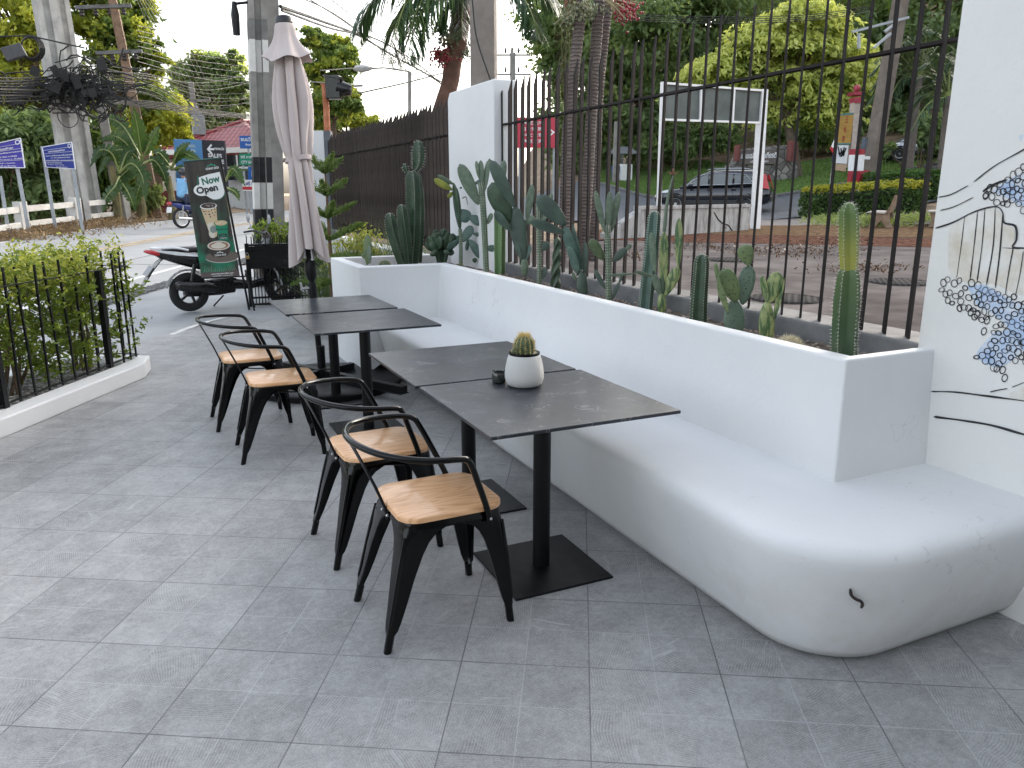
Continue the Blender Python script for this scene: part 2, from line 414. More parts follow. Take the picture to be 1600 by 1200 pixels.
m_fence = M('dark brown fence paint', (.042, .038, .037), .6, var=.35, scale=3, bump=.15, bscale=90, spec=.0)
m_conc = M('raw grey concrete', (.10, .10, .105), .8, var=.35, scale=4, bump=.5, bscale=30, c2=(.19, .19, .19))
m_soil = M('planting soil', (.10, .075, .058), .95, var=.5, scale=30, bump=.9, bscale=70, c2=(.22, .17, .13))
m_steel = M('brushed steel', (.55, .56, .58), .32, 1.0)
m_whitep = M('white gloss paint', (.80, .80, .80), .35, var=.05)
m_rubber = M('black rubber', (.012, .012, .012), .75, bump=.2, bscale=120)

# ================================================================= ground
def terrain():
    ds = [-25, -12, -6, -3, 0] + [i * 1.0 for i in range(1, 56)] + [58, 62, 68, 76, 86, 100, 120, 160, 220, 320, 480]
    us = [-400, -250, -160, -100, -70, -52] + [-40 + i * 1.25 for i in range(0, 57)] + [33, 40, 50, 65, 90, 140, 220, 340, 420]
    mb = MB(); vs = []
    for D in ds:
        for u in us:
            p = FWD * D + RIGHT * u
            z = gz(p.x, p.y) - .05
            vs.append((p.x, p.y, z))
    n = len(us); fs = [(j * n + i, j * n + i + 1, (j + 1) * n + i + 1, (j + 1) * n + i) for j in range(len(ds) - 1) for i in range(n - 1)]
    return struct(mb.add(vs, fs).build('ground', M('dry roadside earth', (.15, .095, .055), .95, var=.5, scale=1.4, bump=.7, bscale=25, c2=(.30, .21, .13)), smooth=80))
terrain()
# terrace floor: one thick sheet up to the white line by the driveway
def EP(e1, e2, z=0.): return E1 * e1 + E2 * e2 + Vector((0, 0, z))
terr_poly = [(-9, -9), (9, -9), (3.2, 2.0), (3.2, 9.8), (1.62, 10.15), (1.16, 10.45), (.16, 9.42), (-.35, 8.7), (-1.1, 8.4), (-9, 3.8)]
mb = MB(); mb.slab([(x, y, -.015) for x, y in terr_poly], (0, 0, .016)); struct(mb.build('terrace_floor', m_tile, smooth=0))
m_drive = M('smooth grey concrete', (.31, .315, .32), .55, var=.14, scale=1.6, bump=.25, bscale=9)
def qs(q0, q1, s0, s1): return [EP(q0, s0), EP(q1, s0), EP(q1, s1), EP(q0, s1)]
sheet('driveway_apron', qs(-6.45, 8, -8, 14.2), 30, 88, -.010, m_drive)
m_road = M('worn grey road concrete', (.33, .33, .325), .8, var=.16, scale=.7, bump=.3, bscale=40)
sheet('street_road', qs(-14.15, -6.75, -30, 75), 8, 100, .004, m_road)
m_line = M('worn white road paint', (.62, .62, .60), .7, var=.2, scale=8)
m_yel = M('worn yellow road paint', (.46, .33, .17), .75, var=.3, scale=5)
sheet('white_edge_line', qs(-7.47, -7.33, -20, 75), 1, 90, .009, m_line)
sheet('white_far_edge_line', qs(-14.05, -13.91, -30, 75), 1, 90, .009, m_line)
sheet('yellow_centre_line', qs(-10.78, -10.66, -30, 75), 1, 90, .009, m_yel); sheet('yellow_centre_line', qs(-10.52, -10.40, -30, 75), 1, 90, .009, m_yel)
m_joint = M('tar joint', (.05, .05, .05), .8)
for k in range(-4, 11): sheet('road_joint', qs(-14.1, -6.8, 2.1 + k * 6, 2.135 + k * 6), 8, 1, .008, m_joint)
sheet('road_joint', qs(-8.92, -8.89, -20, 60), 1, 70, .008, m_joint)
mb = MB(); 
for k in range(220):
    s = 2 + k * .12
    for j in range(3):
        c = EP(-6.72 + j * .1 + (.03 if k % 2 else 0), s); mb.box((c.x, c.y, gz(c.x, c.y) + .004), (.07, .09, .014), Matrix.Rotation(R(60), 3, 'Z'))
struct(mb.build('gutter_cobbles', m_conc))
sheet('gutter_strip', qs(-6.8, -6.42, -8, 40), 1, 48, -.006, M('dark gutter', (.12, .12, .12), .9))
mb = MB(); w0 = [at_z(p[0], p[1], 0) for p in [(266, 523), (300, 510), (345, 497), (395, 489)]]
pl = bez(w0, 8); vs = []
for i, p in enumerate(pl):
    d = (pl[min(i + 1, len(pl) - 1)] - pl[max(i - 1, 0)]).normalized(); nrm = Vector((-d.y, d.x, 0))
    vs += [p + nrm * .02 + UP * .003, p - nrm * .05 + UP * .003]
mb.add(vs, [(2 * i, 2 * i + 1, 2 * i + 3, 2 * i + 2) for i in range(len(pl) - 1)]); struct(mb.build('white_floor_line', m_line, smooth=0))
# land beyond the fence
m_lot = M('worn brown grey asphalt', (.115, .100, .094), .9, var=.3, scale=1.2, bump=.3, bscale=45, c2=(.20, .178, .168), spec=0.)
sheet('parking_lot', [(3.0, -6), (24, -6), (22.0, 14.5), (3.0, 14.5)], 40, 40, .002, m_lot)
m_litter = M('fallen leaf litter', (.065, .034, .025), .95, var=.5, scale=9, bump=.9, bscale=30, c2=(.21, .115, .085), spec=0.)
sheet('leaf_litter_strip', [(8.6, 15.2), (16.6, 7.5), (18.5, 9.6), (10.8, 17.3)], 20, 6, .008, m_litter)
sheet('leaf_litter_strip', [(9.5, 18), (20.5, 8.5), (25, 12), (17, 19.5)], 20, 6, .012, M('dry grass and leaves', (.10, .06, .04), .95, var=.5, scale=7, bump=.9, bscale=25, c2=(.25, .17, .105), spec=0.))
m_brick = M('pale worn brick paving', (.17, .12, .11), .9, var=.3, scale=5, bump=.4, bscale=15, c2=(.25, .23, .215))
sheet('brick_pavement', [(15.0, 19.0), (22.5, 15.4), (23.5, 18.2), (17.8, 22.4)], 14, 8, .014, m_brick)
m_asph = M('blue grey asphalt', (.085, .092, .105), .8, var=.12, scale=1., bump=.35, bscale=60)
def pxs(pts): return [at_G(*p) for p in pts]
def ribbon(name, left, right, dz, mat, n=10):
    L = bez(left, n); Rr = bez(right, n); mb = MB(); vs = []; m = 6
    for a, b in zip(L, Rr):
        for k in range(m + 1):
            p = a.lerp(b, k / m); vs.append((p.x, p.y, gz(p.x, p.y) + dz))
    fs = [(i * (m + 1) + k, i * (m + 1) + k + 1, (i + 1) * (m + 1) + k + 1, (i + 1) * (m + 1) + k) for i in range(len(L) - 1) for k in range(m)]
    return struct(mb.add(vs, fs).build(name, mat, smooth=70))
far_curb = pxs([(905, 283), (955, 294), (1000, 308), (1060, 316), (1130, 317), (1208, 310), (1325, 289), (1445, 263)]) + [Vector((47, 29, 0))]
near_edge = [Vector((2.9 + 5, 42, 0)), Vector((10.5, 30, 0)), Vector((12.5, 24, 0)), Vector((15.5, 22.3, 0)), Vector((18.2, 21.6, 0)), Vector((21.5, 20.6, 0)), Vector((26, 19.6, 0)), Vector((33, 19.5, 0)), Vector((46, 21, 0))]
ribbon('park_road', far_curb, near_edge, .02, m_asph)
fc = bez(far_curb, 10); mb = MB()
ring = []
for i, p in enumerate(fc):
    d = (fc[min(i + 1, len(fc) - 1)] - fc[max(i - 1, 0)]); d.z = 0; d.normalize(); nr = Vector((-d.y, d.x, 0)); z = gz(p.x, p.y)
    ring.append([Vector((p.x, p.y, z)) + nr * a + UP * b for a, b in ((-.0, -.05), (0, .14), (.15, .15), (.15, -.05))])
mb.loft(ring); struct(mb.build('park_kerb', m_conc))
m_lawn = M('mown lawn', (.085, .16, .04), .9, var=.4, scale=3, bump=.5, bscale=60, c2=(.16, .24, .075), spec=.1)
lawn_in = [p + Vector((.12, .16, 0)) for p in far_curb]
lawn_out = pxs([(935, 262), (985, 268), (1030, 262), (1090, 252), (1150, 258), (1250, 255), (1340, 244), (1450, 225)]) + [Vector((52, 38, 0))]
ribbon('lawn', lawn_in, lawn_out, .05, m_lawn)
cen = []; 
for i in range(26000):
    k = random.random() * (len(far_curb) - 1.001); a = int(k); f = k - a
    p = lawn_in[a].lerp(lawn_in[a + 1], f).lerp(lawn_out[a].lerp(lawn_out[a + 1], f), random.random()); cen.append((p.x, p.y, gz(p.x, p.y) + .09))
dr = np.c_[RNG.normal(size=(len(cen), 2)) * .35, np.ones(len(cen))]
g = leaf_mesh('grass', cen, dr, .12 + .08 * RNG.random((len(cen), 1)), LEAF('lawn blades', (.09, .18, .04), (.21, .31, .10)), width=.25)
tag(g, 'green mown grass on the bank behind the black car', 'grass', kind='stuff')

# ================================================================= bench with planter
SEAT = .475; BX = 1.70; WX = 2.77
bench = thing('masonry_bench', 'long white plastered bench with rounded end and built in cactus planter back', 'bench', (2.2, 4.0, 0))
def outline(o, rc):
    pts = [Vector((BX + o, 6.40, 0)), Vector((BX + o, 5.2, 0)), Vector((BX + o, 4.0, 0)), Vector((BX + o, 3.1, 0)), Vector((BX + o, 2.7, 0)), Vector((BX + o, 2.2, 0))]
    c = (BX + rc, 1.43 + rc); pts += arc(c, rc - o, math.pi, 1.5 * math.pi, 14); pts += [Vector((2.4, 1.43 + o, 0)), Vector((WX + .12, 1.43 + o, 0))]
    return pts
profA = [(.21, .0), (.138, .020), (.11, .06), (.065, .2), (.030, .33), (.012, .40), (.007, .428), (.009, .446), (.020, .461), (.042, .470), (.08, .4738), (.16, .4750), (.3, SEAT)]
profB = [(.21, .0), (.128, .020), (.098, .06), (.052, .2), (.020, .31), (.010, .372), (.011, .402), (.020, .432), (.040, .453), (.070, .466), (.11, .472), (.18, .4748), (.3, SEAT)]
rings = []
for (oa, za), (ob, zb) in zip(profA, profB):
    A_, B_ = outline(oa, .42), outline(ob, .42); m_ = len(A_); wt = [0, 0, 0, 0, .06, .2] + [.26 + .05 * ss(0, 6, i) for i in range(m_ - 6)]
    rings.append([(p + UP * za).lerp(q + UP * zb, w_) + Vector((0, 0, .003 * noise.noise(Vector((p.x * 3, p.y * 3, za * 9))))) for p, q, w_ in zip(A_, B_, wt)])
mb = MB(); n = len(rings[0]); mb.loft(rings, closed=False)
inn = rings[-1]; vs = list(inn) + [Vector((WX + .12, p.y if p.y > 1.8 else 1.8, SEAT)) for p in inn]
mb.add(vs, [(i, i + 1, n + i + 1, n + i) for i in range(n - 1)])
ob = mb.build('seat', m_bench, bench, smooth=60, org='world')
# planter: outer shell minus bed, as walls butted round an L-shaped bed
T = .085; ZT = .94; SO = .855
out = [(2.26, 1.955), (WX + .02, 1.955), (WX + .02, 7.42), (1.575, 7.42), (1.575, 6.36), (2.26, 6.36)]
inn = [(2.26 + T + .03, 1.955 + T), (WX - .0, 1.955 + T), (WX - .0, 7.42 - T), (1.575 + T, 7.42 - T), (1.575 + T, 6.36 + T), (2.26 + T + .03, 6.36 + T)]
top = [(2.29, 1.985), (WX + .02, 1.985), (WX + .02, 7.42), (1.565, 7.42), (1.565, 6.33), (2.29, 6.33)]
mb = MB(); k = 6
vs = [(x, y, 0.0 if (x < 2.2) else SEAT - .01) for x, y in out] + [(x, y, ZT) for x, y in top] + [(x, y, ZT) for x, y in inn] + [(x, y, SO - .05) for x, y in inn]
fs = []
for i in range(k):
    j = (i + 1) % k
    if i == 1: continue
    fs += [(i, j, k + j, k + i), (k + i, k + j, 2 * k + j, 2 * k + i), (2 * k + i, 2 * k + j, 3 * k + j, 3 * k + i)]
mb.add(vs, fs); mb.build('planter', m_plaster, bench, smooth=30, org='world', bevel=.009, seg=3)
def soil_bed(name, polys):
    mb = MB()
    for (x0, y0, x1, y1) in polys:
        nx = max(4, int((x1 - x0) / .04)); ny = max(4, int((y1 - y0) / .04)); vs = []
        for j in range(ny + 1):
            for i in range(nx + 1):
                x = x0 + (x1 - x0) * i / nx; y = y0 + (y1 - y0) * j / ny
                vs.append((x, y, SO + .02 * noise.noise(Vector((x * 7, y * 7, 0))) + .008 * noise.noise(Vector((x * 30, y * 30, 3)))))
        mb.add(vs, [(j * (nx + 1) + i, j * (nx + 1) + i + 1, (j + 1) * (nx + 1) + i + 1, (j + 1) * (nx + 1) + i) for j in range(ny) for i in range(nx)])
    return mb.build(name, m_soil, bench, smooth=60, org='world')
soil_bed('soil', [(2.36, 2.03, 2.78, 6.44), (1.64, 6.441, 2.78, 7.36)])
mb = MB()
for i in range(900):
    y = random.uniform(2.05, 6.4); x = random.uniform(2.38, 2.76); r = random.uniform(.004, .013)
    mb.ball((x, y, SO + .012), r, 5, 3, sq=(1, random.uniform(.6, 1), .6))
o = mb.build('pebbles', M('brown planter gravel', (.30, .22, .18), .9, var=.5, scale=40, c2=(.5, .42, .36)), bench, smooth=50, org='world'); o['kind'] = 'stuff'
# the millipede on the end of the bench
def bench_hit(x, y):
    for i in range(900):
        p = at_D(x, y, 1.7 + i * .001); o = 0.04
        dx = min(0, p.x - (BX + .42)); dy = min(0, p.y - (1.43 + .42))
        if math.hypot(dx, dy) <= .42 - .022: return p
    return p
mw = bez([bench_hit(x, y) + Vector((-.003, -.004, 0)) for x, y in [(1328, 919), (1330, 929), (1337, 935), (1344, 938), (1347, 943), (1345, 949)]], 6)
mb = MB(); mb.tube([p - mw[0] for p in mw], [.0028 + .0022 * min(1, i / 3, (len(mw) - 1 - i) / 3) + (.0005 if i % 2 else 0) for i in range(len(mw))], 8)
o = mb.build('millipede', M('dark millipede shell', (.03, .02, .018), .35), smooth=40); o.location = mw[0]
tag(o, 'small dark millipede climbing the rounded white end of the bench', 'millipede')
# ================================================================= mural wall
wall = thing('mural_wall', 'tall cream white wall with hand painted black and blue mural beside the fence', 'wall', (WX, 2.06, 0))
mb = MB(); mb.slab([(WX, 2.06, -.02), (WX, -7, -.02), (WX, -7, 4.6), (WX, 2.06, 4.6)], (.22, 0, 0)); mb.build('wall_panel', m_mural, wall, org='world', smooth=0, bevel=.006)
mb = MB(); mb.slab([(WX - .002, -3.4, -.02), (-7, -3.4, -.02), (-7, -3.4, 4.6), (WX - .002, -3.4, 4.6)], (0, -.22, 0)); mb.build('unseen_shade_wall', M('grey shade wall', (.22, .22, .215), .7, var=.1), wall, org='world', smooth=0)  # unseen wall behind the camera, added to darken the near floor and end faces
def wp(x, y, off): p = at_X(x, y, WX); return Vector((WX - off, p.y, p.z))
def strokes(mb, pts, w, off=.003, n=10):
    q = bez([wp(x, y, off) for x, y in pts], n); vs = []
    for i, p in enumerate(q):
        d = (q[min(i + 1, len(q) - 1)] - q[max(i - 1, 0)]).normalized(); nr = Vector((0, -d.z, d.y))
        ww = w * .82 * (.7 + .6 * noise.noise(Vector((p.y * 9, p.z * 9, w * 100)))) * (.35 if i in (0, len(q) - 1) else 1)
        vs += [p + nr * ww / 2, p - nr * ww / 2]
    mb.add(vs, [(2 * i, 2 * i + 1, 2 * i + 3, 2 * i + 2) for i in range(len(q) - 1)])
ink = M('black mural paint', (.012, .013, .018), .5)
mb = MB()
Z = lambda pts: [(1400 + x / 2.182, 200 + y / 2.182) for x, y in pts]
for pts, w in [([(146, 236), (190, 226), (248, 196)], .009), ([(266, 184), (340, 128), (436, 74), (520, 20)], .009), ([(152, 281), (200, 268), (266, 236)], .009),
               ([(297, 217), (330, 195), (380, 176)], .012), ([(135, 342), (195, 322), (270, 285), (340, 268), (365, 288), (370, 322), (408, 335), (412, 380), (400, 405), (440, 410), (520, 420)], .010),
               ([(236, 300), (224, 400), (208, 514)], .006), ([(280, 284), (268, 400), (254, 516)], .007), ([(305, 275), (295, 400), (278, 524)], .006),
               ([(340, 270), (333, 400), (310, 536)], .006), ([(366, 290), (356, 420), (340, 545)], .007), ([(402, 405), (388, 480), (374, 568)], .007), ([(436, 420), (424, 500), (408, 575)], .007),
               ([(122, 898), (200, 900), (300, 912), (436, 930), (560, 950)], .013), ([(130, 984), (230, 997), (330, 1014), (436, 1044), (560, 1075)], .013),
               ([(322, 900), (352, 893), (382, 888)], .006), ([(396, 884), (440, 866), (500, 835)], .007), ([(436, 690), (480, 640), (540, 600)], .008)]:
    strokes(mb, Z(pts), w)
def oring(mb, c, a, b, tilt, w, off=.003):
    n = 14; vs = []
    for i in range(n):
        t = 2 * math.pi * i / n
        for k in (1.0, 1.0 - w / min(a, b)):
            x, y = a * k * math.cos(t), b * k * math.sin(t)
            vs.append(Vector((WX - off, c[0] + x * math.cos(tilt) - y * math.sin(tilt), c[1] + x * math.sin(tilt) + y * math.cos(tilt))))
    mb.add(vs, [(2 * i, 2 * i + 1, (2 * i + 3) % (2 * n), (2 * i + 2) % (2 * n)) for i in range(n)])
rnd = random.Random(3)
def inpoly(x, y, P):
    c = False; j = len(P) - 1
    for i in range(len(P)):
        if (P[i][1] > y) != (P[j][1] > y) and x < (P[j][0] - P[i][0]) * (y - P[i][1]) / (P[j][1] - P[i][1]) + P[i][0]: c = not c
        j = i
    return c
reg = [[(160, 510), (250, 520), (340, 545), (436, 590), (520, 600), (520, 800), (436, 800), (400, 760), (350, 650), (290, 655), (200, 610), (155, 570)],
       [(350, 650), (440, 600), (520, 640), (520, 800), (400, 795), (340, 820), (270, 780), (310, 740), (330, 700)],
       [(300, 222), (340, 205), (390, 160), (436, 130), (520, 90), (520, 260), (436, 280), (380, 262), (320, 250)]]
done = []
for P_ in reg:
    xs = [p[0] for p in P_]; ys = [p[1] for p in P_]
    for _ in range(2600):
        x = rnd.uniform(min(xs), max(xs)); y = rnd.uniform(min(ys), max(ys))
        if inpoly(x, y, P_) and all((x - a) ** 2 / 1.0 + ((y - b) / 1.7) ** 2 > 14.5 ** 2 for a, b in done):
            done.append((x, y)); p = wp(1400 + x / 2.182, 200 + y / 2.182, 0)
            oring(mb, (p.y, p.z), rnd.uniform(.010, .015) , rnd.uniform(.0085, .0165), rnd.uniform(-.5, .5), rnd.uniform(.0022, .004))
for x, y in [(301, 693), (372, 852), (365, 825), (345, 820), (312, 656), (256, 628), (278, 636), (308, 230), (320, 205)]:
    p = wp(1400 + x / 2.182, 200 + y / 2.182, 0); oring(mb, (p.y, p.z), .011, .016, .2, .003)
mb.build('mural_line', ink, wall, org='world', smooth=0)
def wash(name, colr, polyz, off, edge=.8):
    t = NT(name); o = t.obj(); f = t.math('MULTIPLY', t.ramp(t.noise(o, 8, 4, .6), .33, .66), edge)
    col = t.mix(f, (.76, .755, .725, 1), c4(colr)); m = t.done(t.bsdf(col, .6, spec=.3)); mb = MB()
    for P_ in polyz:
        q = bez([wp(*p, off) for p in Z(P_ + [P_[0]])], 5)[:-1]
        c = sum(q, Vector()) / len(q); mb.add([c] + q, [(0, i + 1, (i + 1) % len(q) + 1) for i in range(len(q))])
    mb.build(name.replace(' ', '_'), m, wall, org='world', smooth=0)
wash('blue wash', (.16, .37, .72), [[(245, 540), (300, 535), (345, 560), (400, 590), (436, 600), (520, 620), (520, 780), (436, 760), (400, 700), (340, 640), (280, 605)], [(330, 700), (400, 690), (436, 740), (400, 790), (340, 815), (275, 775)],
     [(330, 215), (380, 180), (436, 150), (520, 120), (520, 240), (436, 265), (390, 245)], [(420, 25), (450, 20), (460, 45), (425, 45)]], .0014)
wash('sand wash', (.56, .49, .38), [[(180, 345), (240, 305), (330, 276), (362, 296), (372, 330), (404, 345), (408, 410), (470, 420), (470, 560), (400, 560), (330, 530), (190, 505)], [(385, 905), (436, 880), (480, 860), (480, 930), (400, 920)]], .0017, .8)
# strips of fallen grit on the seat
# ================================================================= picket fence on its kerb
FX = 2.85
def picket_mb(w=.078, t=.010):         # a flat bar set at an angle to the fence line, cut slanting at the top
    m = MB(); h = w / 2; m.add([(-h, -t / 2, 0), (h, -t / 2, 0), (h, t / 2, 0), (-h, t / 2, 0), (-h, -t / 2, 1.395), (h, -t / 2, 1.5), (h, t / 2, 1.5), (-h, t / 2, 1.395)], [(0, 3, 2, 1), (4, 5, 6, 7), (0, 1, 5, 4), (1, 2, 6, 5), (2, 3, 7, 6), (3, 0, 4, 7)])
    return m
def fence(name, label, y0, y1, sp, zk, w=.078):
    f = thing(name, label, 'fence', (FX, (y0 + y1) / 2, 0)); proto = None; n = int((y1 - y0) / sp + .5)
    for i in range(n + 1):
        y = y0 + i * sp
        if proto is None: o = proto = picket_mb(w).build('picket', m_fence, f, smooth=0)
        else: o = proto.copy(); COL.objects.link(o); o.parent = f
        o.location = (random.uniform(-.003, .003), y - (y0 + y1) / 2, .95); o.rotation_euler = (random.gauss(0, .004), random.gauss(0, .004), R(46) + random.gauss(0, .02))
    mb = MB(); mb.bar((FX, y0 - .12, 2.10), (FX, y1 + .1, 2.10), .044, .013); mb.build('rail', m_fence, f, org='world', smooth=0)
    mb = MB(); mb.bar((FX, y0 - .12, 1.06), (FX, y1 + .1, 1.06), .01, .02); mb.build('rail', m_fence, f, org='world', smooth=0) if zk else None
    return f
fence('picket_fence', 'dark brown spiked metal fence behind the cactus planter, next to the mural wall', 2.17, 6.2, .12, 0)
fence('picket_fence', 'dark brown spiked metal fence beyond the white pillar, looking like a solid screen', 7.42, 13.0, .12, 1, .10)
kerb = thing('fence_kerb', 'rough grey concrete kerb carrying the spiked fence behind the planter', 'kerb', (FX, 4.2, 0))
mb = MB(); mb.box((2.90, 4.12, .475), (.24, 4.12, .95)); mb.build('kerb_body', m_conc, kerb, org='world', smooth=0, bevel=.012)
kerb2 = thing('fence_kerb', 'low white painted kerb under the far fence behind the tuft grass', 'kerb', (FX, 10.2, 0))
mb = MB(); mb.box((2.88, 10.25, .42), (.24, 5.7, .84)); mb.build('kerb_body', m_plaster, kerb2, org='world', smooth=0, bevel=.012)
pil = thing('gate_pillar', 'square white plastered pillar with sloping top between the two fences', 'pillar', (2.9, 6.8, 0))
mb = MB(); x0, x1, y0, y1 = 2.75, 2.97, 6.235, 7.33
mb.add([(x0, y0, 0), (x1, y0, 0), (x1, y1, 0), (x0, y1, 0), (x0, y0, 2.46), (x1, y0, 2.46), (x1, y1 - .05, 2.46), (x0, y1 - .05, 2.46), (x1, y1, 2.40), (x0, y1, 2.40)],
       [(0, 1, 5, 4), (1, 2, 8, 6, 5), (2, 3, 9, 8), (3, 0, 4, 7, 9), (4, 5, 6, 7), (7, 6, 8, 9)])
mb.build('pillar_body', m_plaster, pil, org='world', smooth=0, bevel=.012)
pil2 = thing('gate_pillar', 'narrow pale grey pillar at the far end of the dark fence, left of it', 'pillar', (2.75, 13.3, 0))
a_, b_, c_ = at_D(480, 206, 13.0), at_D(505, 206, 13.0), at_D(516, 206, 13.0)
mb = MB(); zt = at_D(500, 204, 13.0).z
mb.slab([(a_.x, a_.y, 0), (b_.x, b_.y, 0), (b_.x, b_.y, zt), (a_.x, a_.y, zt)], (.1, .3, 0)); mb.build('pillar_body', m_plaster, pil2, org='world', smooth=0)
mb = MB(); mb.slab([(b_.x + .004, b_.y, 0), (c_.x, c_.y, 0), (c_.x, c_.y, zt), (b_.x + .004, b_.y, zt)], (.1, .3, 0)); mb.build('steel_post', M('blue grey steel', (.10, .11, .13), .5), pil2, org='world', smooth=0)
# ================================================================= tables
def make_table(nm_w, nm_l):
    t = thing('cafe_table', '', 'table', group='square black cafe tables')
    mb = MB(); mb.box((0, 0, .7335), (nm_w, nm_l, .013)); mb.build('tabletop', m_table, t, smooth=0, bevel=.0015, seg=1)
    mb = MB(); mb.box((0, 0, .720), (.3, .3, .012)); mb.build('top_plate', m_blackmatt, t, smooth=0)
    mb = MB(); mb.lathe([(.036, .011), (.036, .714)], 28); mb.build('column', m_blackmatt, t)
    mb = MB(); mb.box((0, 0, .0055), (.44, .44, .011)); mb.box((.19, -.19, .0115), (.035, .012, .001)); mb.build('base_plate', m_blackmatt, t, smooth=0, bevel=.003)
    return t
TW = .785
t1 = make_table(TW, .765)
for i, (x, y, rz, lab) in enumerate([(1.375, 2.645, -.004, 'black table nearest the camera, carrying the potted cactus'), (1.365, 3.43, .0, 'black table pushed against the far side of the cactus table'),
                                    (1.222, 4.87, .004, 'nearer table of the far pair, black, without anything on it'), (1.190, 5.70, .006, 'black table farthest back, beside the closed umbrella pole')]):
    o = t1 if i == 0 else copy_tree(t1)
    o.location = (x, y, 0); o.rotation_euler = (0, 0, rz); o['label'] = lab
# ================================================================= chairs
def make_chair():
    t = thing('armchair', '', 'chair', group='black metal armchairs with wooden seats')
    # wooden seat: rounded square board
    def rsq(hx, hy, r, n=7):
        pts = []
        for cx, cy, a in ((hx - r, hy - r, 0), (-hx + r, hy - r, 90), (-hx + r, -hy + r, 180), (hx - r, -hy + r, 270)):
            pts += [(cx + r * math.cos(R(a + 90 * i / n)), cy + r * math.sin(R(a + 90 * i / n))) for i in range(n + 1)]
        return pts
    sx, sy = .195, .185
    rings = []
    for ins, z in ((.006, .446), (0, .449), (0, .463), (.003, .4665), (.009, .468)):
        rings.append([Vector((x + .03, y, z)) for x, y in rsq(sx - ins, sy - ins, .075 - ins)])
    mb = MB(); mb.loft(rings); mb.build('seat', m_wood, t, smooth=50)
    rings = []
    for ins, z in ((.010, .445), (.007, .438), (.004, .418), (.006, .4175), (.016, .418), (.018, .445)):
        rings.append([Vector((x + .03, y, z)) for x, y in rsq(sx - ins, sy - ins, .07 - ins)])
    mb = MB(); mb.loft(rings, caps=False); mb.build('seat_frame', m_black, t, smooth=50)
    # pressed sheet legs: an L-shaped channel that narrows to a round foot and flares into the apron arch
    for s1 in (1, -1):
        for s2 in (1, -1):
            top = Vector((s1 * (sx - .012) + .03, s2 * (sy - .012), 0)); foot = Vector((.25 * s1 - .004, .21 * s2, 0)); rr = []
            for z, w, k in ((.436, .185, 0.0), (.424, .172, .02), (.412, .145, .05), (.397, .118, .09), (.37, .096, .14), (.33, .081, .23), (.25, .065, .43), (.16, .051, .63), (.10, .041, .78), (.075, .034, .84), (.06, .031, .87), (.004, .030, 1.0), (0, .027, 1.0)):
                c = top.lerp(foot, k); ring = []; th = .010 if z > .07 else w * .62
                q = w * .22
                prof_ = [(0, -w)] + [(0, -q)] + [(-q * (1 - math.cos(R(a))), -q + q * math.sin(R(a))) for a in (30, 60, 90)] + [(-w, 0), (-w, -th)] + [(-th - q * .4, -th), (-th, -th - q * .4)] + [(-th, -w)]
                if z <= .07: prof_ = [(-w / 2 + w / 2 * math.cos(R(a)), -w / 2 + w / 2 * math.sin(R(a))) for a in (-60, -25, 20, 45, 70, 115, 160, 215, 245, 280)]
                for px_, py_ in prof_: ring.append(Vector((c.x + s1 * px_, c.y + s2 * py_, z)))
                if s1 * s2 < 0: ring = ring[::-1]
                rr.append(ring)
            mb = MB(); mb.loft(rr)
            # pressed rib down the outer corner
            mb.tube([top.lerp(foot, k) + Vector((-s1 * .004, -s2 * .004, z)) for z, k in ((.40, .08), (.31, .28), (.2, .54), (.11, .76), (.085, .82))], [.004, .008, .008, .007, .002], 6)
            mb.build('leg', m_black, t, smooth=50)
    mb = MB(); mb.tube(bez([(-.16, -.15, .40), (-.08, -.075, .385), (0, 0, .38), (.08, .075, .385), (.16, .15, .40)], 4), .008, 6, flat=.5); mb.tube(bez([(-.16, .15, .392), (-.08, .075, .375), (0, 0, .370), (.08, -.075, .375), (.16, -.15, .392)], 4), .008, 6, flat=.5)
    mb.build('brace', m_black, t)
    # armrest: one bent tube from seat side to seat side round the back
    side = []
    for s in (-1, 1):
        p = [Vector((.15, s * .192, .405)), Vector((.140, s * .199, .46)), Vector((.088, s * .236, .585)), Vector((.058, s * .259, .652)), Vector((.037, s * .269, .683)), Vector((.0, s * .279, .694)), Vector((-.05, s * .282, .699)), Vector((-.11, s * .272, .704)), Vector((-.175, s * .242, .711)), Vector((-.237, s * .18, .718)), Vector((-.276, s * .09, .723))]
        side.append(p)
    path = bez(side[0] + [Vector((-.289, 0, .725))] + side[1][::-1], 5)
    mb = MB(); mb.tube(path, .0115, 10); mb.build('armrest', m_black, t, smooth=60)
    rr = []
    for x, z, w in ((-.158, .405, .016), (-.166, .45, .017), (-.20, .54, .026), (-.245, .64, .040), (-.280, .715, .054)): rr.append([Vector((x + dx, y, z)) for dx, y in ((0, -w / 2), (-.004, -w / 2), (-.010, -w * .2), (-.010, w * .2), (-.004, w / 2), (0, w / 2), (-.004, w * .2), (-.004, -w * .2))])
    mb = MB(); mb.loft(rr); mb.build('back_support', m_black, t, smooth=50)
    for s in (-1, 1):
        for q in ((-.172, s * .03, .432), (.152, s * .203, .425)): mb = MB(); mb.ball(q, .006, 6, 4); mb.build('rivet', m_steel, t)
    return t
ch = make_chair()
for i, (x, y, rz, lab) in enumerate([(.842, 2.505, .02, 'black metal armchair with wooden seat, nearest the camera at the cactus table'), (.812, 3.19, .05, 'black metal armchair second from the camera, tucked beside the nearest chair'),
                                    (.62, 4.69, -.02, 'black metal armchair third from the camera, the nearer of the far pair'), (.535, 5.43, .02, 'black metal armchair farthest from the camera, at the back table')]):
    o = ch if i == 0 else copy_tree(ch)
    o.location = (x, y, 0); o.rotation_euler = (0, 0, rz); o['label'] = lab
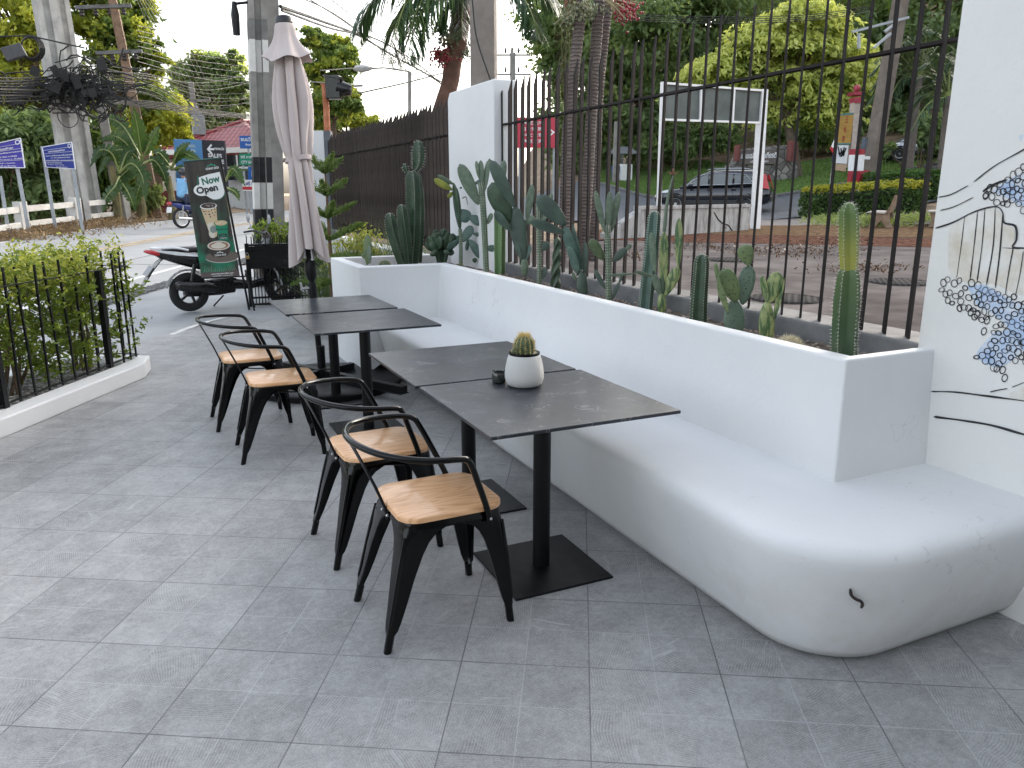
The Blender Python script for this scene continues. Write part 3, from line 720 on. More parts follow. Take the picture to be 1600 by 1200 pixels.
# ================================================================= pot with barrel cactus, ashtray
def barrel(mb, sp, c, r, h, ribs, n_sp, slen, seed=1, base=None):
    rn = random.Random(seed); rings = []; c = Vector(c)
    for i in range(13):
        t = i / 12
        rr = r * max(0., 1 - (abs(t - .42) / .58) ** 2.4) ** .5 if t > .42 else r * (.86 + .14 * math.sin(t / .42 * math.pi / 2))
        z = h * t; ring = []
        for j in range(ribs * 4):
            a = 2 * math.pi * j / (ribs * 4); k = [1.0, .95, .86, .95][j % 4]
            ring.append(c + Vector((rr * k * math.cos(a), rr * k * math.sin(a), z)))
        rings.append(ring)
    mb.loft(rings)
    for _ in range(n_sp):
        j = rn.randrange(ribs); t = rn.random() ** .7; rr = r * (max(0, 1 - (abs(t - .42) / .58) ** 2.4)) ** .5 if t > .42 else r
        a = 2 * math.pi * j / ribs; p = c + Vector((rr * math.cos(a), rr * math.sin(a), h * t))
        d = Vector((math.cos(a) * (1.1 - t) + rn.gauss(0, .5), math.sin(a) * (1.1 - t) + rn.gauss(0, .5), t * 1.3 - .2 + rn.gauss(0, .45))).normalized()
        L = slen * rn.uniform(.5, 1.2); s = d.orthogonal().normalized() * .0007 * (slen / .02)
        q = d.cross(s); sp.add([p + s, p - s * .5 + q, p - s * .5 - q, p + d * L], [(0, 1, 3), (1, 2, 3), (2, 0, 3)])
m_cact = M('grey green cactus skin', (.055, .095, .045), .55, var=.35, scale=30, c2=(.10, .14, .06)); m_spine = M('straw yellow spines', (.66, .52, .22), .6, var=.2)
pot = thing('plant_pot', 'white dimpled pot with black rim standing on the nearest black table', 'pot', (1.40, 2.865, .740))
mb = MB(); mb.lathe([(.05, .0), (.066, .003), (.076, .012), (.083, .035), (.0835, .055), (.080, .085), (.073, .115), (.067, .133), (.065, .136), (.060, .136), (.058, .115)], 48)
tp = NT('white dimpled ceramic'); o_ = tp.n('ShaderNodeTexCoord'); sp_ = tp.n('ShaderNodeSeparateXYZ'); tp.l(o_.outputs['Object'], sp_.inputs[0])
an = tp.math('ARCTAN2', sp_.outputs[1], sp_.outputs[0])
dm = tp.math('MULTIPLY', tp.math('SINE', tp.math('MULTIPLY', an, 66.)), tp.math('SINE', tp.math('MULTIPLY', sp_.outputs[2], 790.)))
m_pot = tp.done(tp.bsdf(tp.mix(tp.ramp(dm, -.9, .3), (.60, .59, .56, 1), (.78, .775, .75, 1)), .45, 0, tp.bump(dm, .8, .0022)))
mb.build('pot_body', m_pot, pot, smooth=60)
mb = MB(); mb.lathe([(.062, .134), (.0655, .135), (.0665, .140), (.0655, .145), (.060, .146), (.057, .143), (.057, .13)], 40); mb.build('rim', m_black, pot, smooth=60)
mb = MB(); mb.lathe([(.058, .130), (.03, .133), (0.0001, .134)], 24)
for i in range(150):
    a = random.uniform(0, 6.28); r_ = .055 * math.sqrt(random.random()); mb.ball((r_ * math.cos(a), r_ * math.sin(a), .135), random.uniform(.004, .007), 5, 4)
mb.build('white_pebbles', M('white pebbles', (.6, .6, .57), .8, scale=50), pot, smooth=60)['kind'] = 'stuff'
cac = thing('barrel_cactus', 'small round cactus with yellow spines growing in the white pot', 'cactus', (1.40, 2.865, .872))
mb = MB(); sp = MB(); barrel(mb, sp, (0, 0, 0), .043, .086, 13, 900, .017); barrel(mb, sp, (-.040, .012, 0), .014, .03, 8, 80, .012, 4)
mb.build('body', m_cact, cac, smooth=70)
for i in range(160):
    a = random.uniform(0, 6.28); r_ = .022 * random.random(); p = Vector((r_ * math.cos(a), r_ * math.sin(a), .078)); d = Vector((math.cos(a) * .6, math.sin(a) * .6, 1.)).normalized(); q = d.orthogonal().normalized() * .0009
    sp.add([p + q, p - q * .5 + d.cross(q), p - q * .5 - d.cross(q), p + d * random.uniform(.015, .034)], [(0, 1, 3), (1, 2, 3), (2, 0, 3)])
sp.build('spines', m_spine, cac, smooth=0)['kind'] = 'stuff'
ash = MB(); ash.lathe([(.022, .0), (.030, .004), (.033, .02), (.031, .044), (.0285, .048), (.026, .046), (.026, .012), (0.0001, .010)], 32)
for a in (0, 2.1, 4.2): ash.box((.029 * math.cos(a), .029 * math.sin(a), .049), (.006, .010, .006), Matrix.Rotation(a, 3, 'Z'))
o = ash.build('ashtray', M('smoked black glass', (.02, .022, .022), .08, coat=.5), smooth=50); o.location = (1.322, 2.955, .740)
tag(o, 'small round smoked glass ashtray beside the white cactus pot', 'ashtray')

# ================================================================= folded umbrella
UB = Vector((1.2, 6.26, 0)); UT = Vector((1.084, 6.283, 2.81)); ud = (UT - UB).normalized(); UL = (UT - UB).length
um = thing('parasol', 'closed beige parasol tied with a strap on a black pole', 'umbrella', UB)
UM = ud.to_track_quat('Z', 'Y').to_matrix()
def up_(r, a, z): return UM @ Vector((r * math.cos(a), r * math.sin(a), z))
mb = MB(); mb.tube([ud * .05, ud * 2.74], .024, 16)
mb.build('pole', m_blackmatt, um)
mb = MB(); mb.tube([ud * .62, ud * .66, ud * .80, ud * .84], [.030, .034, .034, .030], 16); mb.tube([ud * .86, ud * .9, ud * 1.0, ud * 1.03], [.03, .044, .044, .03], 16); mb.build('collar', m_blackmatt, um)
mb = MB(); mb.tube([up_(.03, -1.1, .80), up_(.10, -1.1, .80)], [.012, .012], 10); mb.tube([up_(.085, -1.1, .78), up_(.10, -1.1, .85)], .009, 8); mb.build('crank', m_steel, um)
mb = MB(); mb.lathe([(.05, UL - .075), (.066, UL - .06), (.068, UL - .035), (.055, UL - .012), (.02, UL + .0), (.0001, UL + .002)], 20, ax=UM); mb.build('finial', M('black plastic', (.012, .012, .014), .4), um)
def drape(z0, z1, fn, nz, na=160):
    rings = []
    for i in range(nz + 1):
        t = i / nz; ring = []
        for j in range(na):
            a = 2 * math.pi * j / na; r, dz = fn(t, a); ring.append(up_(r, a, z0 + (z1 - z0) * t + dz))
        rings.append(ring)
    return rings
t = NT('beige canvas'); o_ = t.obj(); wv = t.noise(o_, 900, 2)
m_canvas = t.done(t.bsdf(t.mix(t.ramp(t.noise(o_, 3, 4), .3, .7), (.46, .395, .38, 1), (.53, .465, .445, 1)), .85, 0, t.bump(wv, .2, .001), spec=.2))
ph = [RNG.uniform(-.35, .35) for _ in range(9)]; amp = [RNG.uniform(.7, 1.25) for _ in range(9)]
def fold_a(a, k, e=.0):
    i = int((a / (2 * math.pi) * k)) % k; f = (a / (2 * math.pi) * k) % 1
    return abs(math.sin(math.pi * f)) ** .7, amp[i % 9]
def body(t, a):
    # t 0 = hem, 1 = top: bell below the strap, tied at .4, sleeve above
    z = 1.08 + (2.62 - 1.08) * t; f, am = fold_a(a + .3 + .18 * math.sin(3 * t + a), 8)
    tie = math.exp(-((z - 1.79) / .10) ** 2)
    if z < 1.79: base = .152 - .062 * ((z - 1.08) / .71); dep = .085 * (1 - .5 * (z - 1.08) / .71)
    else: base = .092 + .035 * math.sin(min(1., (z - 1.79) / .71) * math.pi) + .01 - max(0., z - 2.5) * .3; dep = .065
    r = base - dep * (1 - f) * am * (1 - .55 * tie) + .012 * math.sin(2 * a + 5 * z) + .006 * math.sin(7 * a + 9 * z)
    if z < 1.79: r += .022 * math.cos(a - 2.9) * (1.79 - z) / .71 + .03 * math.cos(a + .5) * (1.79 - z) / .71
    dz = -.10 * (1 - f) * (1 - t) ** 6 * 0 + (.045 * math.sin(2 * a + 1.2) + .03 * math.cos(3 * a) - .04 * f) * max(0, 1 - t * 3.0) ** 1.5
    return max(.024, r), dz
rings = drape(1.08, 2.62, body, 50)
low = []                                  # cloth turned in under the hem
for k, (s, dz) in enumerate(((.78, .06), (.5, .12), (.3, .2))):
    low.insert(0, [ud * (p.dot(ud) + dz) + (p - ud * p.dot(ud)) * s for p in rings[0]])
mb = MB(); mb.loft(low + rings, caps=False); mb.build('canopy', m_canvas, um, smooth=70)
def hood(t, a):
    f = .5 + .5 * math.cos(a * 5 + .8 + .4 * math.sin(a)); r = .176 * (1 - t) ** 1.0 + .058 * t - .045 * math.sin(math.pi * min(1, t * 1.15)) * .6 + (.012 * (f - .5)) * (1 - t) ** 1.5 + .012 * math.sin(8 * a) * (1 - t)
    return r, (.014 * math.cos(5 * a + .4) - .018 * math.cos(2 * a + 1)) * (1 - t) ** 2
mb = MB(); h = drape(2.505, 2.765, hood, 14, 120)
h.insert(0, [ud * (p.dot(ud) + .012) + (p - ud * p.dot(ud)) * .95 for p in h[0]]); mb.loft(h, caps=False); mb.build('vent_hood', m_canvas, um, smooth=70)
mb = MB(); rs = []
for dz in (-.018, .018):
    rs.append([up_(.100 + .006 * math.sin(3 * a), a, 1.79 + dz + .016 * math.sin(a + 1)) for a in [2 * math.pi * j / 48 for j in range(48)]])
mb.loft(rs, caps=False); mb.tube([up_(.108, -1.9, 1.80), up_(.112, -1.6, 1.775), up_(.108, -1.2, 1.80)], [.012, .016, .012], 6, flat=.3); mb.build('strap', m_canvas, um, smooth=70)
for k in range(8):
    if k % 3 == 2: continue
    a = 2 * math.pi * (k + .4) / 8; mb = MB(); mb.tube([up_(.05, a, 1.35), up_(.075, a, 1.04 + .02 * (k % 3))], [.008, .007], 6); mb.ball(up_(.076, a, 1.03 + .02 * (k % 3)), .012, 8, 6); mb.build('rib', M('pale plastic tip', (.5, .5, .5), .5), um)
mb = MB(); mb.lathe([(.0001, .0), (.60, .0), (.612, .01), (.612, .045), (.60, .055), (.46, .06), (.0001, .062)], 56)
o = mb.build('base_disc', m_blackmatt, um, smooth=40); o.location = (.02, -.03, 0)
mb = MB()
for d_, L in (((.47, -.88, 0), .95), ((-.47, .88, 0), .5), ((-.88, -.47, 0), .5), ((.88, .47, 0), .33)):
    d_ = Vector(d_).normalized(); mb.bar(d_ * .05 + UP * .095, d_ * L + UP * .095, .058, .06)
    mb.bar(d_ * .05 + UP * .066, d_ * L + UP * .066, .095, .006)
mb.build('cross_base', m_blackmatt, um, smooth=0, bevel=.003)
mb = MB(); mb.lathe([(.05, .06), (.05, .13), (.034, .14), (.034, .32), (.03, .325)], 20); mb.build('pole_socket', m_blackmatt, um)

# ================================================================= planted strip with railing on the left
KD = E2; KN = -E1                                   # along / behind
K0 = Vector((-.126, 7.13, 0))
lp = thing('kerb_planter', 'low white plastered kerb round the gravel strip at the left', 'planter', (-.9, 5.8, 0))
mb = MB()
def kp(a, b, z): return K0 + KD * a + KN * b + UP * z
def kbox(mb, a0, a1, b0, b1, z0, z1, cut=0):
    mb.slab([kp(a0, b0, z0), kp(a1, b0, z0), kp(a1, b1, z0), kp(a0, b1, z0)], (0, 0, z1 - z0))
mb.slab([kp(-9, 0, 0), kp(0, 0, 0), kp(.30, .12, 0), kp(.30, .27, 0), kp(-.02, .27, 0), kp(-.02, .17, 0), kp(-9, .17, 0)], (0, 0, .13))
mb.slab([kp(.02, .272, 0), kp(.30, .272, 0), kp(.30, .95, 0), kp(.14, .95, 0), kp(.14, .40, 0), kp(.02, .40, 0)], (0, 0, .128))
mb.slab([kp(-9, .80, 0), kp(.135, .80, 0), kp(.135, .95, 0), kp(-9, .95, 0)], (0, 0, .126))
mb.build('kerb', m_plaster, lp, org='world', smooth=0, bevel=.012)
mb = MB(); mb.slab([kp(-9, .175, 0), kp(-.03, .175, 0), kp(.13, .41, 0), kp(.13, .795, 0), kp(-9, .795, 0)], (0, 0, .085)); mb.build('bed', M('grey gravel bed', (.16, .15, .14), .95, var=.4, scale=60, bump=.9, bscale=90), lp, org='world', smooth=0)
mb = MB()
for i in range(2600):
    p = kp(random.uniform(-3.2, .0), random.uniform(.19, .78), .09); mb.ball(p, random.uniform(.007, .018), 5, 3, sq=(1, random.uniform(.6, 1.3), .6), rot=Matrix.Rotation(random.uniform(0, 3), 3, 'Z'))
mb.build('gravel', M('pale grey gravel', (.17, .16, .15), .9, var=.6, scale=25, c2=(.42, .41, .39)), lp, org='world', smooth=60)['kind'] = 'stuff'
lf = thing('railing', 'black metal railing with open spike bars in front of the left hedge', 'railing', kp(-.1, .1, .13))
def rp(a, b, z): return kp(a, b, z)
posts = [(-1.425, .0), (-.215, .0), (-2.64, .0)]
ln = [(-3.4, .115), (.20, .195)]
def fl(a): return ln[0][1] + (ln[1][1] - ln[0][1]) * (a - ln[0][0]) / (ln[1][0] - ln[0][0])
for a in (-2.68, -1.435, -.19):
    mb = MB(); mb.box((0, 0, .40), (.042, .042, .80), Matrix.Rotation(R(60), 3, 'Z')); o = mb.build('post', m_blackmatt, lf, smooth=0); o.location = rp(a, fl(a), .13) - lf.location
proto = None
bars = [(-.19 - .155 * k, fl(-.19 - .155 * k)) for k in range(1, 20) if k % 8] + [(-.03, .16), (.10, .175), (.215, .195)] + [(.235, .195 + .12 * k) for k in range(1, 6)]
for (a, b) in bars:
    if proto is None:
        mb = MB(); mb.box((0, 0, .46), (.013, .013, .92)); proto = o = mb.build('bar', m_blackmatt, lf, smooth=0)
    else: o = proto.copy(); COL.objects.link(o); o.parent = lf
    o.location = rp(a, b, .135) - lf.location; o.rotation_euler = (random.gauss(0, .012), random.gauss(0, .012), R(60))
for z in (.155, .80 + .13):
    mb = MB(); mb.bar(rp(-3.4, fl(-3.4), z), rp(.235, .195, z), .03, .006); mb.bar(rp(.235, .21, z + .001), rp(.235, .80, z + .001), .03, .006); mb.build('rail', m_blackmatt, lf, org='world', smooth=0)
m_hleaf = LEAF('hedge leaves', (.06, .115, .02), (.24, .31, .04), .38); m_bark = M('brown bark', (.09, .055, .035), .9, var=.4, scale=25, bump=.7, bscale=50, c2=(.2, .14, .09))
m_hnew = LEAF('young hedge leaves', (.24, .31, .05), (.50, .50, .11), .45)
def hedge_shrub(lab, a, hw, hh, n, seed):
    g_ = kp(a, .47, .085); t = thing('hedge_shrub', lab, 'shrub', g_); rn = random.Random(seed)
    mb = MB(); tips = []
    for k in range(6):
        x = rn.uniform(-hw * .35, hw * .35); p0 = KD * x * .6 + KN * rn.uniform(-.1, .1); p1 = KD * (x + rn.uniform(-.07, .07)) + KN * rn.uniform(-.12, .12) + UP * .35; p2 = KD * (x * 2 + rn.uniform(-.1, .1)) + KN * rn.uniform(-.2, .2) + UP * hh * rn.uniform(.75, .95)
        mb.tube(bez([p0 - UP * .03, p1, p2], 5), [.016, .015, .013, .012, .011, .01, .008, .007, .006, .005, .004], 6); tips += [p1, p2]
        for q in range(4):
            s = p1.lerp(p2, rn.random()); e = s + Vector((rn.gauss(0, .12), rn.gauss(0, .12), rn.uniform(.05, .2))); mb.tube([s, e], [.005, .002], 5)
    mb.build('stems', m_bark, t)
    C = []; D_ = []; N_ = []; 
    ncl = int(n / 26)
    for k in range(ncl):
        x = rn.uniform(-hw, hw); y = rn.uniform(-.30, .30); z = rn.uniform(.10, hh) if rn.random() < .8 else rn.uniform(hh * .75, hh * 1.08)
        if z < .3 and rn.random() < .45: continue
        if .3 < z < .62 and rn.random() < .25: continue
        c = KD * x + KN * y + UP * z; axis = Vector((rn.gauss(0, .6), rn.gauss(0, .6), rn.uniform(.1, 1.1))).normalized()
        for q in range(26):
            s = (q - 6) * .009; p = c + axis * s + Vector((rn.gauss(0, .02), rn.gauss(0, .02), rn.gauss(0, .015)))
            d = Vector((rn.gauss(0, 1), rn.gauss(0, 1), rn.gauss(.1, .6)))
            (N_ if z > hh * .80 and rn.random() < .75 else C).append((p, d))
    for nm, lst, m_, sz in (('foliage', C, m_hleaf, .052), ('young_foliage', N_, m_hnew, .040)):
        leaf_mesh(nm, [tuple(p) for p, d in lst], [tuple(d) for p, d in lst], sz * (.7 + .6 * RNG.random((len(lst), 1))), m_, t, width=.42)
hedge_shrub('leafy shrub with yellow green tips at the right end of the left railing', -.12, .42, .92, 6200, 1)
hedge_shrub('leafy shrub with bare lower stems in the middle behind the left railing', -.90, .48, .93, 6800, 2)
hedge_shrub('leafy shrub with yellow green tips at the left edge of the photo behind the railing', -1.80, .50, .93, 6800, 3)
hedge_shrub('leafy shrub behind the near railing post, cut by the photo edge', -2.7, .48, .9, 4000, 4)
# ================================================================= cacti in the planter
m_cg = M('dark green cactus', (.026, .056, .030), .45, var=.3, scale=12, c2=(.048, .090, .048)); m_cb = M('blue green cactus', (.055, .11, .088), .5, var=.25, scale=10, c2=(.095, .16, .13))
m_cl = M('light grey green cactus', (.095, .145, .095), .55, var=.25, scale=25, c2=(.15, .20, .135)); m_cy = M('yellow green cactus', (.22, .27, .05), .5, var=.3, scale=12, c2=(.36, .36, .07))
m_cgrey = M('dull grey green cactus pads', (.048, .080, .062), .5, var=.25, scale=8, c2=(.075, .115, .088)); m_white = M('pale cactus wool', (.6, .58, .5), .9)
def dotted(name, a, b, d):
    t = NT(name); o = t.obj(); v = t.n('ShaderNodeTexVoronoi'); t.l(o, v.inputs['Vector']); v.inputs['Scale'].default_value = 62.
    f = t.math('SUBTRACT', 1., t.ramp(v.outputs['Distance'], .18, .32)); col = t.mix(t.ramp(t.noise(o, 9, 4), .3, .7), c4(a), c4(b)); col = t.mix(t.math('MULTIPLY', f, .8), col, c4(d))
    return t.done(t.bsdf(col, .5, 0, t.bump(f, .5, .004)))
m_dot = dotted('dotted opuntia skin', (.10, .155, .07), (.16, .21, .085), (.045, .06, .03)); m_dotb = dotted('dotted grey opuntia skin', (.085, .14, .105), (.13, .19, .14), (.03, .045, .035))
def streaky(name, a, b):
    t = NT(name); o = t.obj(); mp = t.n('ShaderNodeMapping'); t.l(o, mp.inputs[0]); mp.inputs['Scale'].default_value = (1, 1, .25)
    return t.done(t.bsdf(t.mix(t.ramp(t.noise(mp.outputs[0], 45, 4, .6, .8), .42, .58), c4(a), c4(b)), .5))
m_var = streaky('variegated cactus skin', (.05, .11, .04), (.30, .34, .14))
def gradient(name, lo, hi, z0, z1):
    t = NT(name); o = t.obj(); sp = t.n('ShaderNodeSeparateXYZ'); t.l(o, sp.inputs[0]); f = t.ramp(sp.outputs[2], z0, z1)
    f = t.math('ADD', f, t.math('MULTIPLY', t.math('SUBTRACT', t.noise(o, 14, 4), .5), .35), clamp=True)
    return t.done(t.bsdf(t.mix(f, c4(lo), c4(hi)), .45))
class Cactus:
    """all parts of one plant stand at one distance; (x, y) are photo pixels, z of depth by dz"""
    def __init__(s, label, x, y, X, cat='cactus', name='cactus'):
        # foot: where the sight line through x meets the plane X, on the soil
        lo = 1.9; p = at_X(x, y, X); s.D = fd(p); p.z = SO; s.t = thing(name, label, cat, p); s.k = mpp(s.D); s.base = p
    def P(s, x, y, d=0.): return at_D(x, y, s.D + d) - s.base
    def col(s, pts, r, ribs, mat, name='stem', spines=6, deep=.46, twist=0., d=0., tip=True, slen=.012):
        q = bez([s.P(x, y, d) for x, y in pts], 10); n = len(q); rr = []; rad = r if isinstance(r, (list, tuple)) else [r] * len(pts)
        def R_(i):
            f = i / (n - 1) * (len(rad) - 1); a = int(min(f, len(rad) - 2)); return (rad[a] + (rad[a + 1] - rad[a]) * (f - a)) * s.k
        spm = MB(); L = sum((q[i + 1] - q[i]).length for i in range(n - 1)); acc = 0; m = ribs * 6
        q2 = []; 
        Rt = R_(n - 1)
        x = None
        segs = [(q[i], (q[min(i + 1, n - 1)] - q[max(0, i - 1)]).normalized(), R_(i)) for i in range(n)]
        if tip:
            e, tn, r0 = segs[-1]; cut = [sg for sg in segs if (sg[0] - e).length > r0 * .95]; segs = cut or segs[:2]; e0 = segs[-1][0]
            for a in (25, 45, 62, 76, 86): segs.append((e0.lerp(e, math.sin(R(a))), tn, r0 * math.cos(R(a)) ** .8))
            segs.append((e, tn, r0 * .04))
        for i, (c, tn, r_) in enumerate(segs):
            if x is None: x = tn.orthogonal().normalized(); x = (FWD * -1 + UP * .0 - tn * (FWD * -1).dot(tn)).normalized()
            x = (x - tn * x.dot(tn)).normalized(); y = tn.cross(x); ring = []
            if i: acc += (c - segs[i - 1][0]).length
            for j in range(m):
                a = 2 * math.pi * j / m + .35 + twist * acc; kk = 1 - deep * (0, .45, .88, 1., .88, .45)[j % 6]
                ring.append(c + (x * math.cos(a) + y * math.sin(a)) * r_ * kk)
            rr.append(ring)
        mb = MB(); mb.loft(rr); o = mb.build(name, mat, s.t, smooth=75)
        if spines:
            step = r_ and max(.012, 3.2 * s.k); na = int(L / step)
            for i in range(na):
                f = (i + .5) / na * (len(segs) - 1); a0 = int(f); c = segs[a0][0].lerp(segs[min(a0 + 1, len(segs) - 1)][0], f - a0); r_ = segs[a0][2] + (segs[min(a0 + 1, len(segs) - 1)][2] - segs[a0][2]) * (f - a0)
                ring = rr[a0]; ring2 = rr[min(a0 + 1, len(rr) - 1)]
                for j in range(ribs):
                    p = ring[j * 6].lerp(ring2[j * 6], f - a0); out_ = (p - c).normalized()
                    spm.ball(p, .0018 + .16 * s.k, 4, 3)
                    for _ in range(spines):
                        d_ = (out_ + Vector((random.gauss(0, .6), random.gauss(0, .6), random.gauss(0, .6)))).normalized(); g = d_.orthogonal().normalized() * .0006
                        spm.add([p + g, p - g * .5 + d_.cross(g), p - g * .5 - d_.cross(g), p + d_ * random.uniform(.7, 1.6) * slen], [(0, 1, 3), (1, 2, 3), (2, 0, 3)])
            spm.build('spines', m_white, o, smooth=0)['kind'] = 'stuff'
        return o
    def pad(s, x0, y0, x1, y1, w, mat, yaw=0., th=.22, d=0., d1=None, egg=.18, name='pad', sp=0):
        """flat pad growing from (x0,y0) to (x1,y1), w pixels wide; yaw turns its face away from the viewer"""
        a = s.P(x0, y0, d); b = s.P(x1, y1, d if d1 is None else d1); z = b - a; L = z.length; z.normalize()
        f = FWD * -1; f = (f - z * f.dot(z)).normalized(); sx = z.cross(f).normalized()
        c_, s_ = math.cos(yaw), math.sin(yaw); sx, f = sx * c_ + f * s_, f * c_ - sx * s_
        W = w * s.k / max(.25, abs(c_)); Th = max(.008, min(W * th, .03)); rings = []
        for i in range(15):
            t = i / 14; e = max(0., 1 - (2 * t - 1) ** 2) ** .5; e = max(e, .16 if i == 0 else .02)
            wd = W / 2 * e * (1 + egg * (2 * t - 1) * 1.2 - .05); c = a + z * (L * t) + f * (.12 * W * math.sin(t * 3) * .3)
            rings.append([c + sx * (wd * math.cos(2 * math.pi * j / 18)) + f * (Th / 2 * (e ** .6) * math.sin(2 * math.pi * j / 18)) for j in range(18)])
        mb = MB(); mb.loft(rings); o = mb.build(name, mat, s.t, smooth=75)
        if sp:
            m2 = MB()
            for i in range(sp):
                t = random.uniform(.08, .98); u = random.uniform(-.92, .92); e = (1 - (2 * t - 1) ** 2) ** .5
                p = a + z * (L * t) + sx * (u * W / 2 * e) + f * (Th / 2 * (1 - u * u) ** .5 * e ** .6)
                m2.ball(p, .0016, 4, 3)
            m2.build('areoles', m_white, o, smooth=0)['kind'] = 'stuff'
        return o
# far corner: tall branched column clump
c = Cactus('tall dark green column cactus clump with round head in the far planter corner', 640, 412, 2.22)
c.col([(641, 412), (644, 370), (645, 310), (643, 268)], [12, 12, 12, 10.5], 5, m_cg, spines=3); c.col([(651, 410), (654, 340), (652, 300), (648, 266)], [8, 9, 9, 7], 5, m_cg, d=.05, spines=3)
c.col([(648, 266), (652, 255), (653, 240), (653, 220)], [4, 9, 10, 8], 5, m_cg, name='head', spines=6, slen=.02); c.col([(636, 270), (633, 262), (632, 256)], [3, 5.5, 4], 6, m_cg, name='bud', spines=4)
c.col([(628, 412), (620, 385), (612, 358), (608, 333)], [7.5, 10, 10, 8.5], 5, m_cg, d=-.1, spines=2); c.col([(637, 412), (633, 375), (629, 345), (627, 320)], [7.5, 9.5, 9, 8], 5, m_cg, d=-.08, spines=2)
c = Cactus('small yellowish pad cactus with one round pad at the far left corner of the planter', 576, 414, 1.80)
c.pad(574, 414, 575, 366, 14, m_dot, .2); c.pad(578, 412, 577, 383, 9, m_cl, .9, d=-.03); c.pad(571, 404, 566, 396, 8, m_dot, .3)
c = Cactus('low cluster of ribbed barrel cacti in the far left of the planter', 600, 412, 1.90)
for (x, y, w) in ((601, 411, 20), (588, 414, 18), (612, 414, 17), (596, 415, 13)):
    mb = MB(); sp = MB(); p = c.P(x, y, 0); barrel(mb, sp, (p.x, p.y, -.02 if w < 19 else -.01), w * c.k * .5, w * c.k * (.95 if w > 19 else .62), 15, 260, .016, x); b_ = mb.build('barrel', m_cact, c.t, smooth=70); sp.build('spines', m_spine, b_, smooth=0)['kind'] = 'stuff'
c = Cactus('bushy dark green crested cactus in front of the white pillar', 690, 412, 2.48)
for i in range(34):
    a = random.uniform(-1, 1); x0 = 690 + a * 5; x1 = 690 + a * 23 + random.gauss(0, 3); y1 = 352 + abs(a) * 12 + random.uniform(0, 34); d_ = random.uniform(-.12, .12)
    c.pad(x0 + (x1 - x0) * .5, 405 - (405 - y1) * .45, x1, y1, random.uniform(8, 14), m_cg, random.uniform(-.9, .9), d=d_, th=.3)
for i in range(5): c.col([(690 + i * 2 - 4, 412), (690 + (i - 2) * 5, 385)], [3, 4], 5, m_cg, spines=0, d=random.uniform(-.05, .05))
c = Cactus('tiny round cactus at the foot of the pillar end of the planter', 717, 411, 2.56)
mb = MB(); sp = MB(); p = c.P(717, 411); barrel(mb, sp, (p.x, p.y, -.01), 8 * c.k, 11 * c.k, 13, 200, .014, 9); b_ = mb.build('barrel', m_cact, c.t, smooth=70); sp.build('spines', m_spine, b_, smooth=0)['kind'] = 'stuff'
c = Cactus('thin jointed cactus with drooping blue green pads and two yellow tips beside the white pillar', 720, 412, 2.60)
c.col([(720, 414), (720, 385), (719, 358)], [3.2, 3, 3], 7, m_cl, spines=1, deep=.1, tip=False); c.pad(719, 360, 711, 290, 12, m_cgrey, .5); c.pad(719, 358, 709, 285, 9, m_cg, 1.0)
c.pad(714, 330, 735, 343, 20, m_cb, .3); c.pad(733, 338, 753, 349, 15, m_cb, .4); c.pad(722, 378, 738, 353, 15, m_cb, .2); c.pad(733, 374, 754, 404, 14, m_cb, .3); c.pad(720, 373, 698, 390, 10, m_cb, .4); c.pad(738, 365, 752, 367, 6, m_cb); c.pad(722, 372, 712, 372, 9, m_cb, .5); c.pad(731, 373, 729, 392, 6, m_cb, .8); c.pad(738, 405, 745, 408, 8, m_cg)
c.pad(707, 297, 678, 280, 11, m_cy, .4); c.pad(709, 288, 683, 274, 8, m_cl, .5); c.pad(707, 300, 700, 309, 7, m_cy, .4); c.col([(722, 310), (728, 308), (731, 320)], [1, .8, .5], 5, m_cl, spines=0)
c = Cactus('tall slender opuntia with one long slanting pad, left of the pillar corner', 759, 420, 2.50)
c.col([(760, 424), (758, 380), (756, 340), (753, 300), (751, 285)], [4.6, 4.8, 5, 5, 4.5], 8, m_cl, spines=1, deep=.08, tip=False, slen=.008); c.pad(753, 296, 751, 250, 10, m_cl, .3, sp=40); c.pad(757, 300, 763, 250, 9, m_cl, .5, sp=30); c.pad(748, 278, 744, 251, 6, m_cl, .6)
c.pad(748, 320, 718, 256, 21, m_cl, .2, sp=120); c.pad(740, 288, 753, 282, 6, m_cgrey, .3); c.pad(763, 252, 767, 250, 6, m_cl, .2); c.pad(762, 350, 769, 333, 8, m_cl, .4); c.pad(760, 388, 774, 388, 11, m_cb, .1); c.pad(718, 294, 722, 293, 3, m_cg)
c = Cactus('upright ribbed green column cactus at the pillar corner, half hidden by pads', 781, 424, 2.55)
c.col([(780, 428), (780, 390), (780, 350), (779, 326)], [9, 9.5, 9.5, 9], 5, gradient('striped column skin', (.05, .12, .04), (.13, .22, .09), .0, .3), spines=2, slen=.01)
c = Cactus('big many padded opuntia with a dark central pad in front of the first fence bars', 819, 424, 2.58)
c.pad(820, 432, 819, 403, 13, m_cl, .1, egg=0, th=.6); c.pad(818, 410, 804, 322, 26, m_cgrey, .15, sp=0); c.pad(804, 324, 767, 250, 20, m_cgrey, .45, d=-.03); c.pad(797, 347, 768, 285, 32, m_cg, .1, sp=60); c.pad(797, 360, 773, 330, 14, m_cgrey, .5, d=-.04)
c.pad(782, 295, 788, 250, 12, m_cl, .4, d=.06, sp=20); c.pad(778, 322, 786, 282, 16, m_cg, .5, d=.05); c.pad(820, 408, 829, 383, 8, m_cb, .5); c.pad(819, 352, 835, 338, 12, m_cl, .4, d=.03); c.pad(823, 345, 832, 288, 12, m_cl, .3, d=.04, sp=40); c.pad(789, 345, 793, 306, 12, m_cg, .6, d=.06); c.pad(816, 408, 806, 380, 8, m_cgrey, .8)
